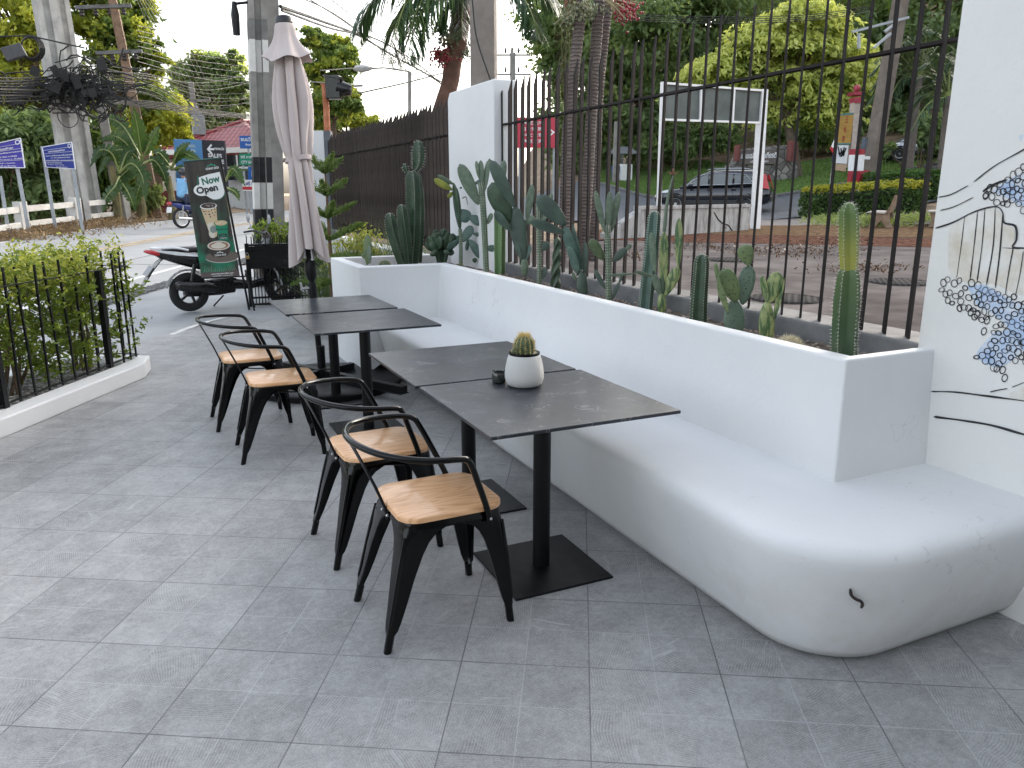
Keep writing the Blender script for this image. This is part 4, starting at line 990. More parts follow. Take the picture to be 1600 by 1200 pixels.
c = Cactus('thin opuntia trunk with a small grey side pad between the big padded pair', 843, 443, 2.62)
c.col([(843, 450), (843, 400), (842, 350), (841, 318)], [3.8, 3.8, 4.2, 3.6], 8, m_cl, spines=1, deep=.08, tip=False, slen=.007); c.pad(841, 325, 842, 305, 8, m_cl, .3, sp=20); c.pad(846, 392, 856, 378, 13, m_cgrey, .1); c.pad(846, 437, 853, 417, 9, m_cgrey, .4); c.pad(846, 350, 854, 326, 12, m_cl, .4, sp=20); c.pad(858, 322, 862, 302, 7, m_cl, .3, d=.05, sp=10)
c = Cactus('twisted spiral dark green column cactus in front of the fence bars', 868, 452, 2.60)
c.col([(868, 460), (868, 430), (870, 400), (871, 371)], [8.5, 8, 7, 5.5], 4, m_cg, spines=0, deep=.42, twist=16.)
c = Cactus('big opuntia with two broad dark slanting pads and a pale stump', 911, 462, 2.60)
c.pad(911, 468, 909, 422, 18, m_cgrey, .1, egg=-.1, th=.6, sp=30); c.pad(903, 428, 893, 395, 13, m_cb, .3, egg=0); c.pad(906, 424, 882, 353, 17, m_cb, .35); c.pad(884, 352, 840, 306, 27, m_cgrey, .2, d=-.03); c.pad(882, 364, 828, 345, 16, m_cgrey, .35); c.pad(905, 424, 888, 385, 12, m_cb, .4, d=-.05)
c.pad(909, 424, 895, 350, 5, m_cb, 1.0); c.pad(912, 425, 897, 360, 6, m_cb, .9, d=.03); c.pad(914, 428, 915, 378, 9, m_cgrey, .5); c.pad(899, 438, 895, 425, 6, m_cl, .3)
c = Cactus('slender three fingered opuntia standing alone before the fence bars', 951, 470, 2.60)
c.col([(952, 478), (951, 440), (951, 400), (949, 362), (949, 352)], [4.8, 4.8, 4.8, 5, 4], 8, m_cl, spines=2, deep=.08, tip=False, slen=.007); c.pad(945, 364, 930, 297, 10, m_cl, .2, d=-.02, sp=60); c.pad(950, 362, 953, 299, 11, m_cl, .2, sp=60); c.pad(955, 363, 967, 299, 11, m_cl, .25, d=.02, sp=60)
c.pad(944, 407, 922, 374, 17, m_cy and m_cact, .1, sp=40); c.pad(957, 409, 979, 388, 13, m_cgrey, .1); c.pad(978, 391, 986, 382, 7, m_cl, .2); c.pad(946, 452, 929, 421, 8, m_cgrey, .3); c.pad(955, 470, 968, 440, 6, m_cgrey, .4); c.pad(967, 444, 974, 424, 5, m_cgrey, .4)
c = Cactus('leaning blue green ribbed column cactus with a flat grey top', 1008, 486, 2.58)
c.col([(1007, 494), (1012, 440), (1018, 385), (1023, 330)], [11.5, 11.5, 11, 10], 5, m_cb, spines=1, slen=.006)
c = Cactus('spindly pale cactus with thin upright pads and a tall withered flower stalk', 1034, 489, 2.56)
c.pad(1034, 494, 1034, 458, 15, m_var, .1, egg=0, th=.6); c.pad(1032, 462, 1022, 428, 12, m_cl, .2); c.pad(1038, 463, 1060, 417, 18, m_var, .2); c.pad(1060, 419, 1061, 340, 11, m_var, .5); c.pad(1036, 462, 1038, 360, 14, m_var, .4, d=.02); c.pad(1024, 428, 1017, 362, 10, m_cl, .6); c.pad(1035, 462, 1034, 434, 9, m_cg, .5)
c.col([(1038, 362), (1042, 320), (1048, 290), (1052, 275)], [3, 2.4, 1.8, 1.4], 6, m_cl, name='flower_stalk', spines=0, deep=.1); 
m2 = MB(); 
for i in range(14): d_ = Vector((random.gauss(0, 1), random.gauss(0, 1), random.uniform(.1, 1.2))).normalized(); q = c.P(1052, 273); m2.tube([q, q + d_ * .018, q + d_ * .03 + UP * .004], [.002, .003, .001], 5)
m2.build('withered_flower', M('dry brown petals', (.30, .17, .10), .9), c.t); c.pad(1022, 432, 992, 424, 6, m_cl, .4); c.pad(994, 427, 946, 431, 4.5, m_cl, .4)
c = Cactus('stout dark green column cactus with straight pale ribs in mid planter', 1092, 506, 2.54)
c.col([(1090, 516), (1092, 470), (1095, 430), (1097, 397)], [14.5, 13.5, 12.5, 11.5], 5, m_cg, spines=1, slen=.005)
c = Cactus('dotted prickly pear with round pads and one pad on top', 1147, 512, 2.55)
c.pad(1148, 528, 1146, 468, 34, m_dotb, .15, egg=-.05, sp=60); c.pad(1151, 472, 1130, 419, 29, m_dot, .15, sp=60, d=-.02); c.pad(1160, 476, 1171, 414, 26, m_dotb, .15, sp=60, d=.02); c.pad(1170, 416, 1162, 382, 23, m_dot, .2, egg=.35, sp=40); c.pad(1138, 490, 1122, 440, 9, m_dot, .8, d=-.05); c.pad(1125, 450, 1118, 410, 6, m_dot, .9, d=-.05)
c = Cactus('pale streaked prickly pear with two ear like pads, right of the dotted one', 1198, 525, 2.55)
c.pad(1198, 540, 1198, 470, 26, m_var, .1, egg=-.05, th=.5, sp=20); c.pad(1202, 474, 1215, 424, 24, m_var, .25); c.pad(1200, 476, 1190, 430, 9, m_var, .7); c.pad(1210, 500, 1224, 432, 7, m_var, .9)
c = Cactus('spiny straw coloured ball cactus near the front end of the planter', 1232, 540, 2.52)
mb = MB(); sp = MB(); p = c.P(1232, 540); barrel(mb, sp, (p.x, p.y, -.02), 17 * c.k, 25 * c.k, 15, 1500, .036, 5); b_ = mb.build('body', m_cact, c.t, smooth=70); sp.build('spines', M('cream spines', (.62, .56, .40), .7), b_, smooth=0)['kind'] = 'stuff'
c = Cactus('tall thick column cactus with yellow green upper joint at the near end of the planter', 1322, 566, 2.46)
c.col([(1320, 572), (1320, 530), (1324, 470), (1327, 415)], [20, 20.5, 21, 16], 5, gradient('mid green column skin', (.028, .062, .026), (.075, .125, .035), .1, .46), spines=3, slen=.012); c.col([(1327, 425), (1327, 390), (1327, 350), (1326, 317)], [13, 15.5, 15.5, 13.5], 5, gradient('yellow green column skin', (.28, .28, .05), (.085, .15, .04), .43, .60), name='upper_joint', spines=3, slen=.012)

# ================================================================= banner stand
bn = thing('banner_stand', 'tall green and brown cafe banner saying Now Open on a leaning stand', 'banner', (1.144, 10.69, 0))
TL, TR, BR, BL = Vector((.516, 10.73, 1.902)), Vector((.938, 10.70, 1.954)), Vector((1.062, 10.69, .47)), Vector((.593, 10.726, .463))
bnn = (TR - TL).cross(BL - TL).normalized(); bnn = bnn if bnn.y < 0 else -bnn
def bf(off): return lambda a, b: (BL.lerp(BR, a)).lerp(TL.lerp(TR, a), b) + bnn * off      # a across, b up, both 0..1
def F_(off): f = bf(off); return lambda x, y: f((x - 287) / 100., y)
S = lambda u, v: (u / 100., v / 340.)      # banner drawing units: 100 wide, 340 tall
def bpoly(mb, pts, off): f = bf(off); mb.add([f(*S(*p)) for p in pts], [tuple(range(len(pts)))])
t = NT('banner print'); o_ = t.obj(); sp_ = t.n('ShaderNodeSeparateXYZ'); t.l(o_, sp_.inputs[0]); mp = t.n('ShaderNodeMapping'); t.l(o_, mp.inputs[0]); mp.inputs['Rotation'].default_value = (0, -.6, 0); mp.inputs['Scale'].default_value = (7, 1, .8)
st = t.ramp(t.noise(mp.outputs[0], 2.2, 4, .6), .35, .7); col = t.mix(st, (.012, .010, .009, 1), (.055, .046, .037, 1)); col = t.mix(t.math('MULTIPLY', t.ramp(t.noise(o_, 2.6, 2), .42, .55), t.ramp(sp_.outputs[2], 1.45, .75)), col, (.01, .16, .085, 1))
m_print = t.done(t.bsdf(col, .42))
mb = MB(); n = 10; vs = [bf(0)(i / n, j / n) for j in range(n + 1) for i in range(n + 1)]; mb.add(vs, [(j * (n + 1) + i, j * (n + 1) + i + 1, (j + 1) * (n + 1) + i + 1, (j + 1) * (n + 1) + i) for j in range(n) for i in range(n)])
pan = MB(); pan.slab([BL, BR, TR, TL], bnn * -.004); pan.build('banner_panel', m_print, bn, org='world', smooth=0)
mb = MB(); mb.tube([Vector((1.144, 10.69, 0)), Vector((.945, 10.715, 1.975))], .014, 8); mb.tube([Vector((1.20, 10.60, 0)), Vector((1.135, 10.70, .55))], .012, 6); mb.tube([Vector((1.24, 10.86, 0)), Vector((1.135, 10.71, .5))], .012, 6); mb.build('stand_pole', m_blackmatt, bn, org='world')
mb = MB(); mb.tube([TL + Vector((-.012, 0, .008)), TR + Vector((.012, 0, .008))], .011, 8); mb.build('top_bar', M('dark green bar', (.02, .07, .055), .4), bn, org='world'); mb = MB(); mb.tube([BL + Vector((-.01, 0, 0)), BR + Vector((.07, 0, 0))], .010, 8); mb.build('bottom_bar', m_blackmatt, bn, org='world')
P_ = lambda c: M('print %s' % (c,), c, .45, var=.06)
W_, GR, DG, BRN = (.72, .72, .70), (.008, .20, .105), (.012, .13, .08), (.035, .022, .015)
def bp(name, col_, shapes, off):
    mb = MB()
    for s in shapes: bpoly(mb, s, off)
    return mb.build(name, P_(col_), bn, org='world', smooth=0)
def btext(name, col_, items, off, bold=0.02):
    mb = MB(); f = bf(off)
    for (body, u, v, h, w, rot) in items:
        cr, sr = math.cos(R(rot)), math.sin(R(rot))
        text_mb(mb, body, lambda a, b, u=u, v=v, cr=cr, sr=sr: f(*S(u + a * cr - b * sr, v + a * sr + b * cr)), 0, 0, h, wmax=w, bold=bold)
    return mb.build(name, P_(col_), bn, org='world', smooth=0)
bp('printed_bubble', W_, [[(34, 294), (60, 300), (94, 304), (97, 268)] + ell(72, 250, 26, 22, 14, .3, -2.2)[1:] + [(40, 246), (33, 258)], ell(38, 258, 23, 17, 24)], .0020)
bp('printed_bubble_rim', DG, [[(a, b) for a, b in ell(73, 252, 29, 27, 14, -.3, -2.0)] + [(a, b) for a, b in ell(73, 251, 26.5, 24, 14, -.3, -2.0)][::-1]], .0024); bp('printed_accent', DG, [[(31, 300), (34, 301), (30, 268), (27, 276)]], .0024)
btext('printed_words', DG, [('Now', 66, 284, 21, 50, 7)], .0034, .035); btext('printed_words', (.014, .016, .018), [('Open', 52, 257, 26, 68, 6)], .0034, .04)
mount = lambda u, v, k: [[(u - 13 * k, v), (u - 8 * k, v + 5 * k), (u - 5 * k, v + 3 * k), (u, v + 8 * k), (u + 5 * k, v + 3 * k), (u + 8 * k, v + 5 * k), (u + 13 * k, v), (u + 6 * k, v + 1.6 * k), (u, v + 3.4 * k), (u - 6 * k, v + 1.6 * k)]]
bp('printed_mountain', (.02, .27, .16), mount(74, 321, 1.1), .0022); btext('printed_words', W_, [('CHAO DOI', 75, 316, 6.5, 36, 2)], .0022, .03)
# iced bubble tea
bp('printed_cup', (.56, .43, .27), [[(27, 205), (69, 215), (64, 150), (57, 122), (46, 118), (40, 126)]], .0020); bp('printed_cup_milk', (.62, .58, .48), [[(36, 160), (52, 165), (52, 119), (46, 118), (40, 126)], ell(45, 130, 8, 12)], .0024)
bp('printed_cup_rim', W_, [ell(48, 211, 23, 9, 24)], .0026); bp('printed_ice', (.05, .032, .026), [ell(48, 212, 20, 7.5, 20)], .0032)
bp('printed_pearls', (.07, .035, .022), [ell(u + random.uniform(-2, 2), v, random.uniform(1.2, 2.6), random.uniform(1.5, 2.8), 7) for u, v in [(34, 196), (41, 197), (48, 195), (55, 199), (62, 200), (38, 189), (46, 187), (54, 191), (62, 192), (50, 180), (58, 184), (64, 206), (31, 202)]], .0030); bp('printed_ice_glints', (.34, .27, .25), [ell(48 + random.uniform(-16, 16), 213 + random.uniform(-4, 4), 2, 1.2, 6) for _ in range(10)], .0036); bp('printed_badge', (.20, .24, .22), [[(42, 148), (51, 155), (60, 150), (58, 135), (48, 132), (42, 138)]], .0030)
bp('printed_green_cup', GR, [[(57, 158), (91, 158), (86, 110), (62, 110)]], .0038); bp('printed_green_band', (.004, .11, .06), [[(57, 144), (91, 144), (90.5, 139), (57.5, 139)]], .0042); bp('printed_cup_label', (.02, .05, .04), [[(62, 128), (86, 128), (84, 113), (64, 113)]], .0044); bp('printed_mountain', (.03, .30, .18), mount(74, 120, .6), .0050); btext('printed_words', W_, [('CHAO DOI', 74, 116, 3.4, 17, 0)], .0050)
bp('printed_green_rim', GR, [ell(74, 159, 19, 9, 22)], .0042); bp('printed_foam', (.58, .42, .24), [ell(74, 160, 16.5, 7.5, 20)], .0048); bp('printed_almonds', (.60, .50, .36), [ell(74 + random.uniform(-12, 12), 160 + random.uniform(-4.5, 4.5), 3.2, 1.6, 7) for _ in range(12)], .0052)
bp('printed_saucer', (.13, .105, .085), [ell(62, 62, 44, 17, 30)], .0020); bp('printed_saucer_rim', (.42, .40, .36), [ell(62, 59, 44, 16, 16, math.pi * 1.05, math.pi * 1.9) + ell(62, 61, 43, 15.5, 16, math.pi * 1.05, math.pi * 1.9)[::-1]], .0026)
bp('printed_coffee_cup', (.040, .030, .024), [ell(58, 92, 31, 14, 20, 0, math.pi) + [(27, 92), (30, 74), (40, 63), (58, 60), (76, 64), (85, 76), (89, 92)]], .0046); bp('printed_cup_lip', (.60, .56, .50), [ell(58, 95, 30, 14, 26)], .0050); bp('printed_coffee', (.30, .16, .075), [ell(58, 95, 26, 11, 24)], .0054); bp('printed_milk_art', (.66, .60, .50), [ell(57, 94, 20, 8, 20), ell(58, 99, 12, 6, 16)], .0058)
bp('printed_mountain', W_, mount(58, 72, .75), .0054); btext('printed_words', W_, [('CHAO DOI', 58, 67, 5.2, 30, 2)], .0054, .03)
bp('printed_streaks', (.28, .30, .24), [[(u, 18), (u + 1.2, 18), (u * .86 + 9 + random.uniform(-1, 1), random.uniform(30, 48))] for u in range(8, 96, 5)], .0022); bp('printed_footer', (.10, .075, .07), [[(0, 0), (100, 0), (100, 17), (0, 17)]], .0024)
btext('printed_words', W_, [('www.chaodoicoffee.com', 55, 12, 4.4, 62, 1), ('f Chaodoicoffee   o chaodoi_coffee', 55, 5.5, 3.2, 70, 1)], .0032)

# ================================================================= low black gate with padlock, right of the banner
gt = thing('metal_gate', 'low black metal gate with plain top panel and padlock beside the banner', 'gate', (1.6, 10.95, 0))
g0, g1 = Vector((1.20, 10.93, 0)), Vector((2.20, 10.88, 0)); gd = (g1 - g0).normalized(); gn = Vector((-gd.y, gd.x, 0))
mb = MB(); mb.box(g0.lerp(g1, .5) + UP * .69, (1.0, .03, .30), Matrix.Rotation(math.atan2(gd.y, gd.x), 3, 'Z')); mb.build('top_panel', m_blackmatt, gt, org='world', smooth=0, bevel=.004)
for z_ in (.855, .06, .15): mb = MB(); mb.bar(g0 + UP * z_, g1 + UP * z_, .04, .024); mb.build('rail', m_blackmatt, gt, org='world', smooth=0)
for p, w in ((g0, .05), (g0.lerp(g1, .62), .07)):
    mb = MB(); mb.box(p + UP * .44, (w, w, .88)); mb.build('post', m_blackmatt, gt, org='world', smooth=0)
proto = None
for i in range(24):
    if proto is None: mb = MB(); mb.box((0, 0, .25), (.012, .012, .50)); proto = o = mb.build('bar', m_blackmatt, gt, smooth=0)
    else: o = proto.copy(); COL.objects.link(o); o.parent = gt
    o.location = g0.lerp(g1, (i + .7) / 24.5) + UP * .05 - gt.location
for i in range(22):
    mb = MB(); p = g0.lerp(g1, (i + .5) / 22) + gn * (.03 if i % 2 else .28) + UP * .865; mb.box(p + UP * random.uniform(.04, .06), (.012, .012, .11)); mb.build('spike', m_blackmatt, gt, org='world', smooth=0)
mb = MB(); mb.slab([g0 + gn * .05 + UP * .845, g1 + gn * .05 + UP * .845, g1 + gn * .3 + UP * .845, g0 + gn * .3 + UP * .845], (0, 0, .012)); mb.build('ledge', m_blackmatt, gt, org='world', smooth=0)
pk = g0 + Vector((-.005, -.05, .70)); mb = MB(); mb.box(pk, (.05, .022, .045)); ob = mb.build('padlock', M('brass padlock', (.62, .42, .17), .35, .7), gt, org='world', smooth=0, bevel=.006)
mb = MB(); mb.tube([pk + Vector((-.016, 0, .02)), pk + Vector((-.016, 0, .045)), pk + Vector((0, 0, .06)), pk + Vector((.016, 0, .045)), pk + Vector((.016, 0, .02))], .004, 8); mb.build('shackle', m_steel, ob, org='world'); mb = MB(); mb.bar(g0 + UP * .80 + gn * -.03, g0 + gd * .2 + UP * .80 + gn * -.03, .018, .018); mb.build('bolt', m_blackmatt, gt, org='world')
# ================================================================= parked scooter
def wheel(parent, c, ax, r, w, spokes, m_rim, wr=.12, name='wheel'):
    """wheel with tyre and rim about axis ax at local c"""
    q = Vector(ax).to_track_quat('Z', 'Y').to_matrix(); wt = r * wr * 2
    mb = MB(); mb.lathe([(r - wt, -w * .4), (r - wt * .5, -w * .5), (r - wt * .12, -w * .36), (r, 0), (r - wt * .12, w * .36), (r - wt * .5, w * .5), (r - wt, w * .4), (r - wt, -w * .4)], 36, c, 0, q)
    t = mb.build(name, m_rubber, parent, smooth=50)
    mb = MB(); ri = r - wt; mb.lathe([(ri, -w * .35), (ri + .004, 0), (ri, w * .35), (ri - .025, w * .3), (ri - .025, -w * .3), (ri, -w * .35)], 36, c, 0, q)
    mb.lathe([(.0001, -w * .4), (r * .16, -w * .4), (r * .18, 0), (r * .16, w * .4), (.0001, w * .4)], 18, c, 0, q)
    for i in range(spokes):
        a = 2 * math.pi * i / spokes + .3; d = Vector((math.cos(a), math.sin(a), 0)); e = Vector((math.cos(a + .25), math.sin(a + .25), 0))
        mb.bar(Vector(c) + q @ (d * r * .13), Vector(c) + q @ (e * (ri - .015)), r * .11 if spokes < 12 else .006, w * .35 if spokes < 12 else .006, ref=q @ Vector((0, 0, 1)))
    mb.build('rim', m_rim, t, smooth=40); return t
m_scb = M('black scooter plastic', (.004, .004, .0045), .28, var=.4, coat=.15); m_scw = M('white scooter panel', (.70, .70, .71), .25, coat=.5); m_redl = M('red lamp lens', (.45, .012, .015), .15, coat=.6); m_rimd = M('dark wheel rim', (.03, .03, .032), .4, .5)
hd = (RIGHT * math.cos(R(40)) + FWD * math.sin(R(40))); hn = Vector((-hd.y, hd.x, 0))
sw = at_G(299, 487); sw = Vector((sw.x, sw.y, gz(sw.x, sw.y)))
sct = thing('scooter', 'black and white motor scooter parked behind the cafe banner', 'scooter', sw, math.atan2(hd.y, hd.x))
wheel(sct, (0, 0, .255), (0, 1, 0), .255, .10, 5, m_rimd, .17); wheel(sct, (1.27, 0, .255), (0, 1, 0), .255, .09, 5, m_rimd, .17)
def sbody(name, secs, mat, par=None, n=14, sm=60):
    rr = []
    for (x, z, w, h) in secs: rr.append([Vector((x, w / 2 * (abs(math.cos(a)) ** .7) * (1 if math.cos(a) > 0 else -1), z + h / 2 * (abs(math.sin(a)) ** .7) * (1 if math.sin(a) > 0 else -1))) for a in [2 * math.pi * j / n for j in range(n)]])
    mb = MB(); mb.loft(rr); return mb.build(name, mat, par or sct, smooth=sm)
sbody('seat', [(-.28, .80, .10, .03), (-.2, .81, .20, .06), (.1, .80, .24, .08), (.35, .765, .22, .09), (.62, .74, .14, .07), (.66, .72, .08, .03)], M('black vinyl seat', (.015, .015, .016), .5))
sbody('rear_cowl', [(-.42, .79, .04, .03), (-.33, .76, .16, .10), (-.1, .70, .24, .17), (.2, .63, .26, .22), (.5, .55, .24, .24), (.62, .50, .2, .2)], m_scb)
for s in (-1, 1):
    mb = MB(); mb.slab([(-.40, s * .075, .815), (-.16, s * .122, .79), (.14, s * .135, .745), (.26, s * .13, .725), (.1, s * .138, .715), (-.16, s * .128, .745), (-.34, s * .09, .785)], (0, s * .012, 0)); mb.build('side_panel', m_scw, sct, smooth=0, bevel=.004)
mb = MB(); mb.tube(bez([(-.36, .07, .835), (-.42, 0, .84), (-.36, -.07, .835), (-.15, -.125, .835), (.0, -.13, .80)], 5), .014, 8); mb.tube(bez([(-.36, .07, .835), (-.15, .125, .835), (.0, .13, .80)], 5), .014, 8); mb.build('grab_rail', m_scw, sct)
sbody('tail_light', [(-.50, .80, .03, .02), (-.46, .795, .13, .05), (-.38, .775, .17, .07), (-.32, .755, .15, .05)], m_redl)
mb = MB(); rr = []
for x, z, w, th in ((-.28, .72, .16, .03), (-.36, .66, .17, .025), (-.46, .54, .16, .02), (-.55, .40, .14, .015), (-.58, .36, .1, .01)): rr.append([Vector((x, -w / 2, z)), Vector((x - .0, w / 2, z)), Vector((x + th, w / 2, z + th * .4)), Vector((x + th, -w / 2, z + th * .4))])
mb.loft(rr); mb.build('mudguard', m_scb, sct, smooth=0, bevel=.004)
mb = MB(); mb.box((-.475, 0, .56), (.006, .21, .15), Matrix.Rotation(R(38), 3, 'Y')); mb.build('number_plate', M('grey plate back', (.25, .25, .26), .5), sct, smooth=0)
mb = MB(); mb.lathe([(.285, -.05), (.30, 0), (.285, .05)], 24, (0, 0, .255), 0, Matrix.Rotation(R(90), 3, 'X')); mb.v = mb.v; 
hug = MB(); rr = []
for i in range(10):
    a = R(40 + i * 14); rr.append([Vector((math.cos(a) * k * 1.0, y, .255 + math.sin(a) * k)) for k, y in ((.285, -.06), (.30, 0), (.285, .06), (.275, 0))])
hug.loft(rr); hug.build('wheel_hugger', m_scb, sct)
sbody('engine', [(-.05, .27, .10, .16), (.15, .28, .16, .2), (.4, .29, .22, .22), (.6, .3, .2, .2)], M('dark engine casting', (.025, .025, .027), .5, .6, bump=.4, bscale=60)).location = (0, .06, 0)
sbody('exhaust', [(-.20, .36, .07, .08), (-.16, .36, .12, .13), (.18, .32, .13, .14), (.32, .29, .09, .1), (.5, .24, .04, .04)], m_scb).location = (0, -.15, 0)
mb = MB()
for i in range(6): mb.bar((.30 + i * .035, -.19, .25), (.34 + i * .035, -.19, .37), .012, .02)
mb.box((.40, -.175, .31), (.26, .03, .17)); mb.build('fan_cover', m_scb, sct, smooth=0, bevel=.004)
mb = MB(); mb.tube([(-.02, -.12, .30), (.06, -.13, .62)], .026, 10); mb.build('shock_absorber', m_scb, sct)
sbody('footboard', [(.55, .33, .26, .16), (.8, .30, .30, .12), (1.0, .34, .3, .14), (1.05, .45, .3, .3)], m_scb)
sbody('front_shield', [(.95, .45, .34, .40), (1.05, .62, .40, .5), (1.10, .85, .30, .28), (1.06, .98, .16, .1)], m_scb)
sbody('front_fender', [(1.05, .44, .08, .06), (1.2, .53, .13, .05), (1.38, .50, .13, .06), (1.5, .40, .1, .05)], m_scb)
mb = MB(); mb.tube([(1.24, .06, .26), (1.1, .06, .62)], .02, 8); mb.tube([(1.24, -.06, .26), (1.1, -.06, .62)], .02, 8); mb.build('fork', m_steel, sct)
mb = MB(); mb.tube(bez([(.92, -.34, .98), (1.0, -.2, 1.0), (1.04, 0, .98), (1.0, .2, 1.0), (.92, .34, .98)], 5), .014, 8); mb.build('handlebar', m_blackmatt, sct)
for s in (-1, 1):
    mb = MB(); mb.tube([(.99, s * .24, 1.0), (1.0, s * .33, 1.14)], .007, 6); mb.ball((1.0, s * .36, 1.17), .062, 12, 8, sq=(.25, .8, 1.05)); mb.build('mirror', M('grey mirror shell', (.30, .31, .33), .2, .3), sct)
mb = MB(); mb.tube([(.48, .12, .16), (.38, .25, .01)], .011, 6); mb.build('side_stand', m_blackmatt, sct)
# ================================================================= rider on a small motorbike
rw = at_G(285, 357); rd = (E2 * .93 + E1 * .12).normalized(); rd = (RIGHT * .52 + FWD * .85).normalized()
mbk = thing('motorbike', 'dark blue small motorbike ridden away along the street', 'motorbike', rw, math.atan2(rd.y, rd.x))
wheel(mbk, (0, 0, .29), (0, 1, 0), .29, .08, 18, m_steel, .12); wheel(mbk, (1.22, 0, .29), (0, 1, 0), .29, .07, 18, m_steel, .12)
m_blue = M('dark blue bike paint', (.012, .03, .16), .3, coat=.4)
sbody('body', [(-.30, .72, .08, .06), (-.1, .66, .2, .18), (.3, .60, .22, .2), (.55, .52, .2, .16), (.8, .5, .14, .2), (.98, .68, .12, .3), (1.0, .86, .08, .1)], m_blue, mbk); sbody('seat', [(-.32, .77, .12, .03), (-.2, .775, .22, .07), (.2, .765, .24, .08), (.5, .73, .16, .06)], m_scb, mbk)
sbody('engine', [(.3, .30, .18, .18), (.5, .32, .26, .24), (.75, .34, .2, .18)], m_steel, mbk); sbody('exhaust', [(-.2, .3, .07, .07), (.2, .27, .09, .09), (.6, .2, .05, .05)], m_steel, mbk).location = (0, -.14, 0)
sbody('tail_light', [(-.40, .70, .12, .04), (-.36, .71, .15, .11), (-.30, .72, .1, .08)], m_redl, mbk)
mb = MB(); mb.box((-.37, 0, .535), (.008, .22, .16), Matrix.Rotation(R(14), 3, 'Y')); mb.build('number_plate', M('white number plate', (.7, .7, .7), .4), mbk, smooth=0)
mb = MB(); mb.tube([(-.0, .08, .29), (.03, .09, .66)], .022, 8); mb.tube([(-.0, -.08, .29), (.03, -.09, .66)], .022, 8); mb.bar((0, -.06, .29), (.4, -.06, .3), .05, .02); mb.build('rear_shock', m_steel, mbk)
mb = MB(); mb.tube([(1.2, .05, .29), (1.0, .05, .8)], .018, 8); mb.tube([(1.2, -.05, .29), (1.0, -.05, .8)], .018, 8); mb.build('fork', m_steel, mbk); mb = MB(); mb.tube(bez([(.84, -.33, 1.0), (.95, -.15, 1.02), (.97, 0, .98), (.95, .15, 1.02), (.84, .33, 1.0)], 4), .013, 8); mb.build('handlebar', m_blackmatt, mbk)
for s in (-1, 1): mb = MB(); mb.tube([(.92, s * .2, 1.02), (.93, s * .3, 1.18)], .006, 6); mb.ball((.93, s * .32, 1.2), .05, 10, 6, sq=(.25, .9, .9)); mb.build('mirror', m_scb, mbk)
def skin_body(name, verts, edges, radii, mat, parent, sub=2, root=0):
    me = bpy.data.meshes.new(name); me.from_pydata(verts, edges, []); o = bpy.data.objects.new(name, me); COL.objects.link(o); me.materials.append(mat)
    md = o.modifiers.new('skin', 'SKIN'); md.use_smooth_shade = True
    if not me.skin_vertices: me.attributes.new('skin_vertices', 'FLOAT', 'POINT')
    for i, r_ in enumerate(radii):
        sv = me.skin_vertices[0].data[i]; sv.radius = r_ if isinstance(r_, tuple) else (r_, r_); sv.use_root = (i == root)
    if sub: s_ = o.modifiers.new('sub', 'SUBSURF'); s_.levels = sub; s_.render_levels = sub
    o.parent = parent; return o
m_skin = M('tan skin', (.32, .17, .11), .55); m_jean = M('dark blue denim', (.02, .028, .06), .85); m_shirt = M('light blue shirt cloth', (.20, .42, .66), .85, bump=.3, bscale=25)
rid = thing('person', 'person in light blue shirt and dark helmet riding the small blue motorbike away', 'person', rw, math.atan2(rd.y, rd.x))
def hum(bm_path=None): pass
V = [(.10, 0, .86), (.12, 0, 1.02), (.14, 0, 1.18), (.17, 0, 1.32), (.18, 0, 1.41), (.20, 0, 1.50), (.205, 0, 1.56)]
Rr = [(.15, .13), (.15, .115), (.165, .12), (.13, .1), (.055, .055), (.06, .06), (.07, .075)]
Ed = [(i, i + 1) for i in range(6)]
for s in (-1, 1):
    b = len(V); V += [(.17, s * .17, 1.35), (.28, s * .27, 1.17), (.52, s * .33, 1.04), (.76, s * .32, 1.035), (.83, s * .315, 1.03)]; Rr += [.06, .048, .04, .03, .026]; Ed += [(3, b)] + [(b + i, b + i + 1) for i in range(4)]
    for f in range(4): n = len(V); V += [(.87, s * (.345 - f * .02), 1.028 - .004 * f), (.89, s * (.345 - f * .02), .995)]; Rr += [.010, .009]; Ed += [(b + 4, n), (n, n + 1)]
    n = len(V); V += [(.83, s * .275, 1.015), (.86, s * .268, .995)]; Rr += [.011, .009]; Ed += [(b + 4, n), (n, n + 1)]
    b = len(V); V += [(.16, s * .11, .84), (.52, s * .17, .76), (.46, s * .17, .42), (.42, s * .165, .27), (.55, s * .17, .24)]; Rr += [.095, .065, .048, .038, .03]; Ed += [(0, b)] + [(b + i, b + i + 1) for i in range(4)]
body_ = skin_body('body', V, Ed, Rr, m_skin, rid, 1)
SV = [(.095, 0, .84), (.115, 0, 1.02), (.135, 0, 1.2), (.165, 0, 1.33), (.175, 0, 1.40)]; SR = [(.175, .16), (.18, .15), (.195, .15), (.155, .12), (.068, .068)]; SE = [(i, i + 1) for i in range(4)]
for s in (-1, 1): b = len(SV); SV += [(.17, s * .17, 1.35), (.235, s * .235, 1.24)]; SR += [.085, .07]; SE += [(3, b), (b, b + 1)]
skin_body('shirt', SV, SE, SR, m_shirt, body_, 2)
TV = [(.10, 0, .86)]; TR_ = [(.17, .145)]; TE = []
for s in (-1, 1): b = len(TV); TV += [(.18, s * .11, .845), (.52, s * .17, .77), (.465, s * .17, .46), (.43, s * .165, .32)]; TR_ += [.115, .082, .068, .06]; TE += [(0, b)] + [(b + i, b + i + 1) for i in range(3)]
skin_body('trousers', TV, TE, TR_, m_jean, body_, 2)
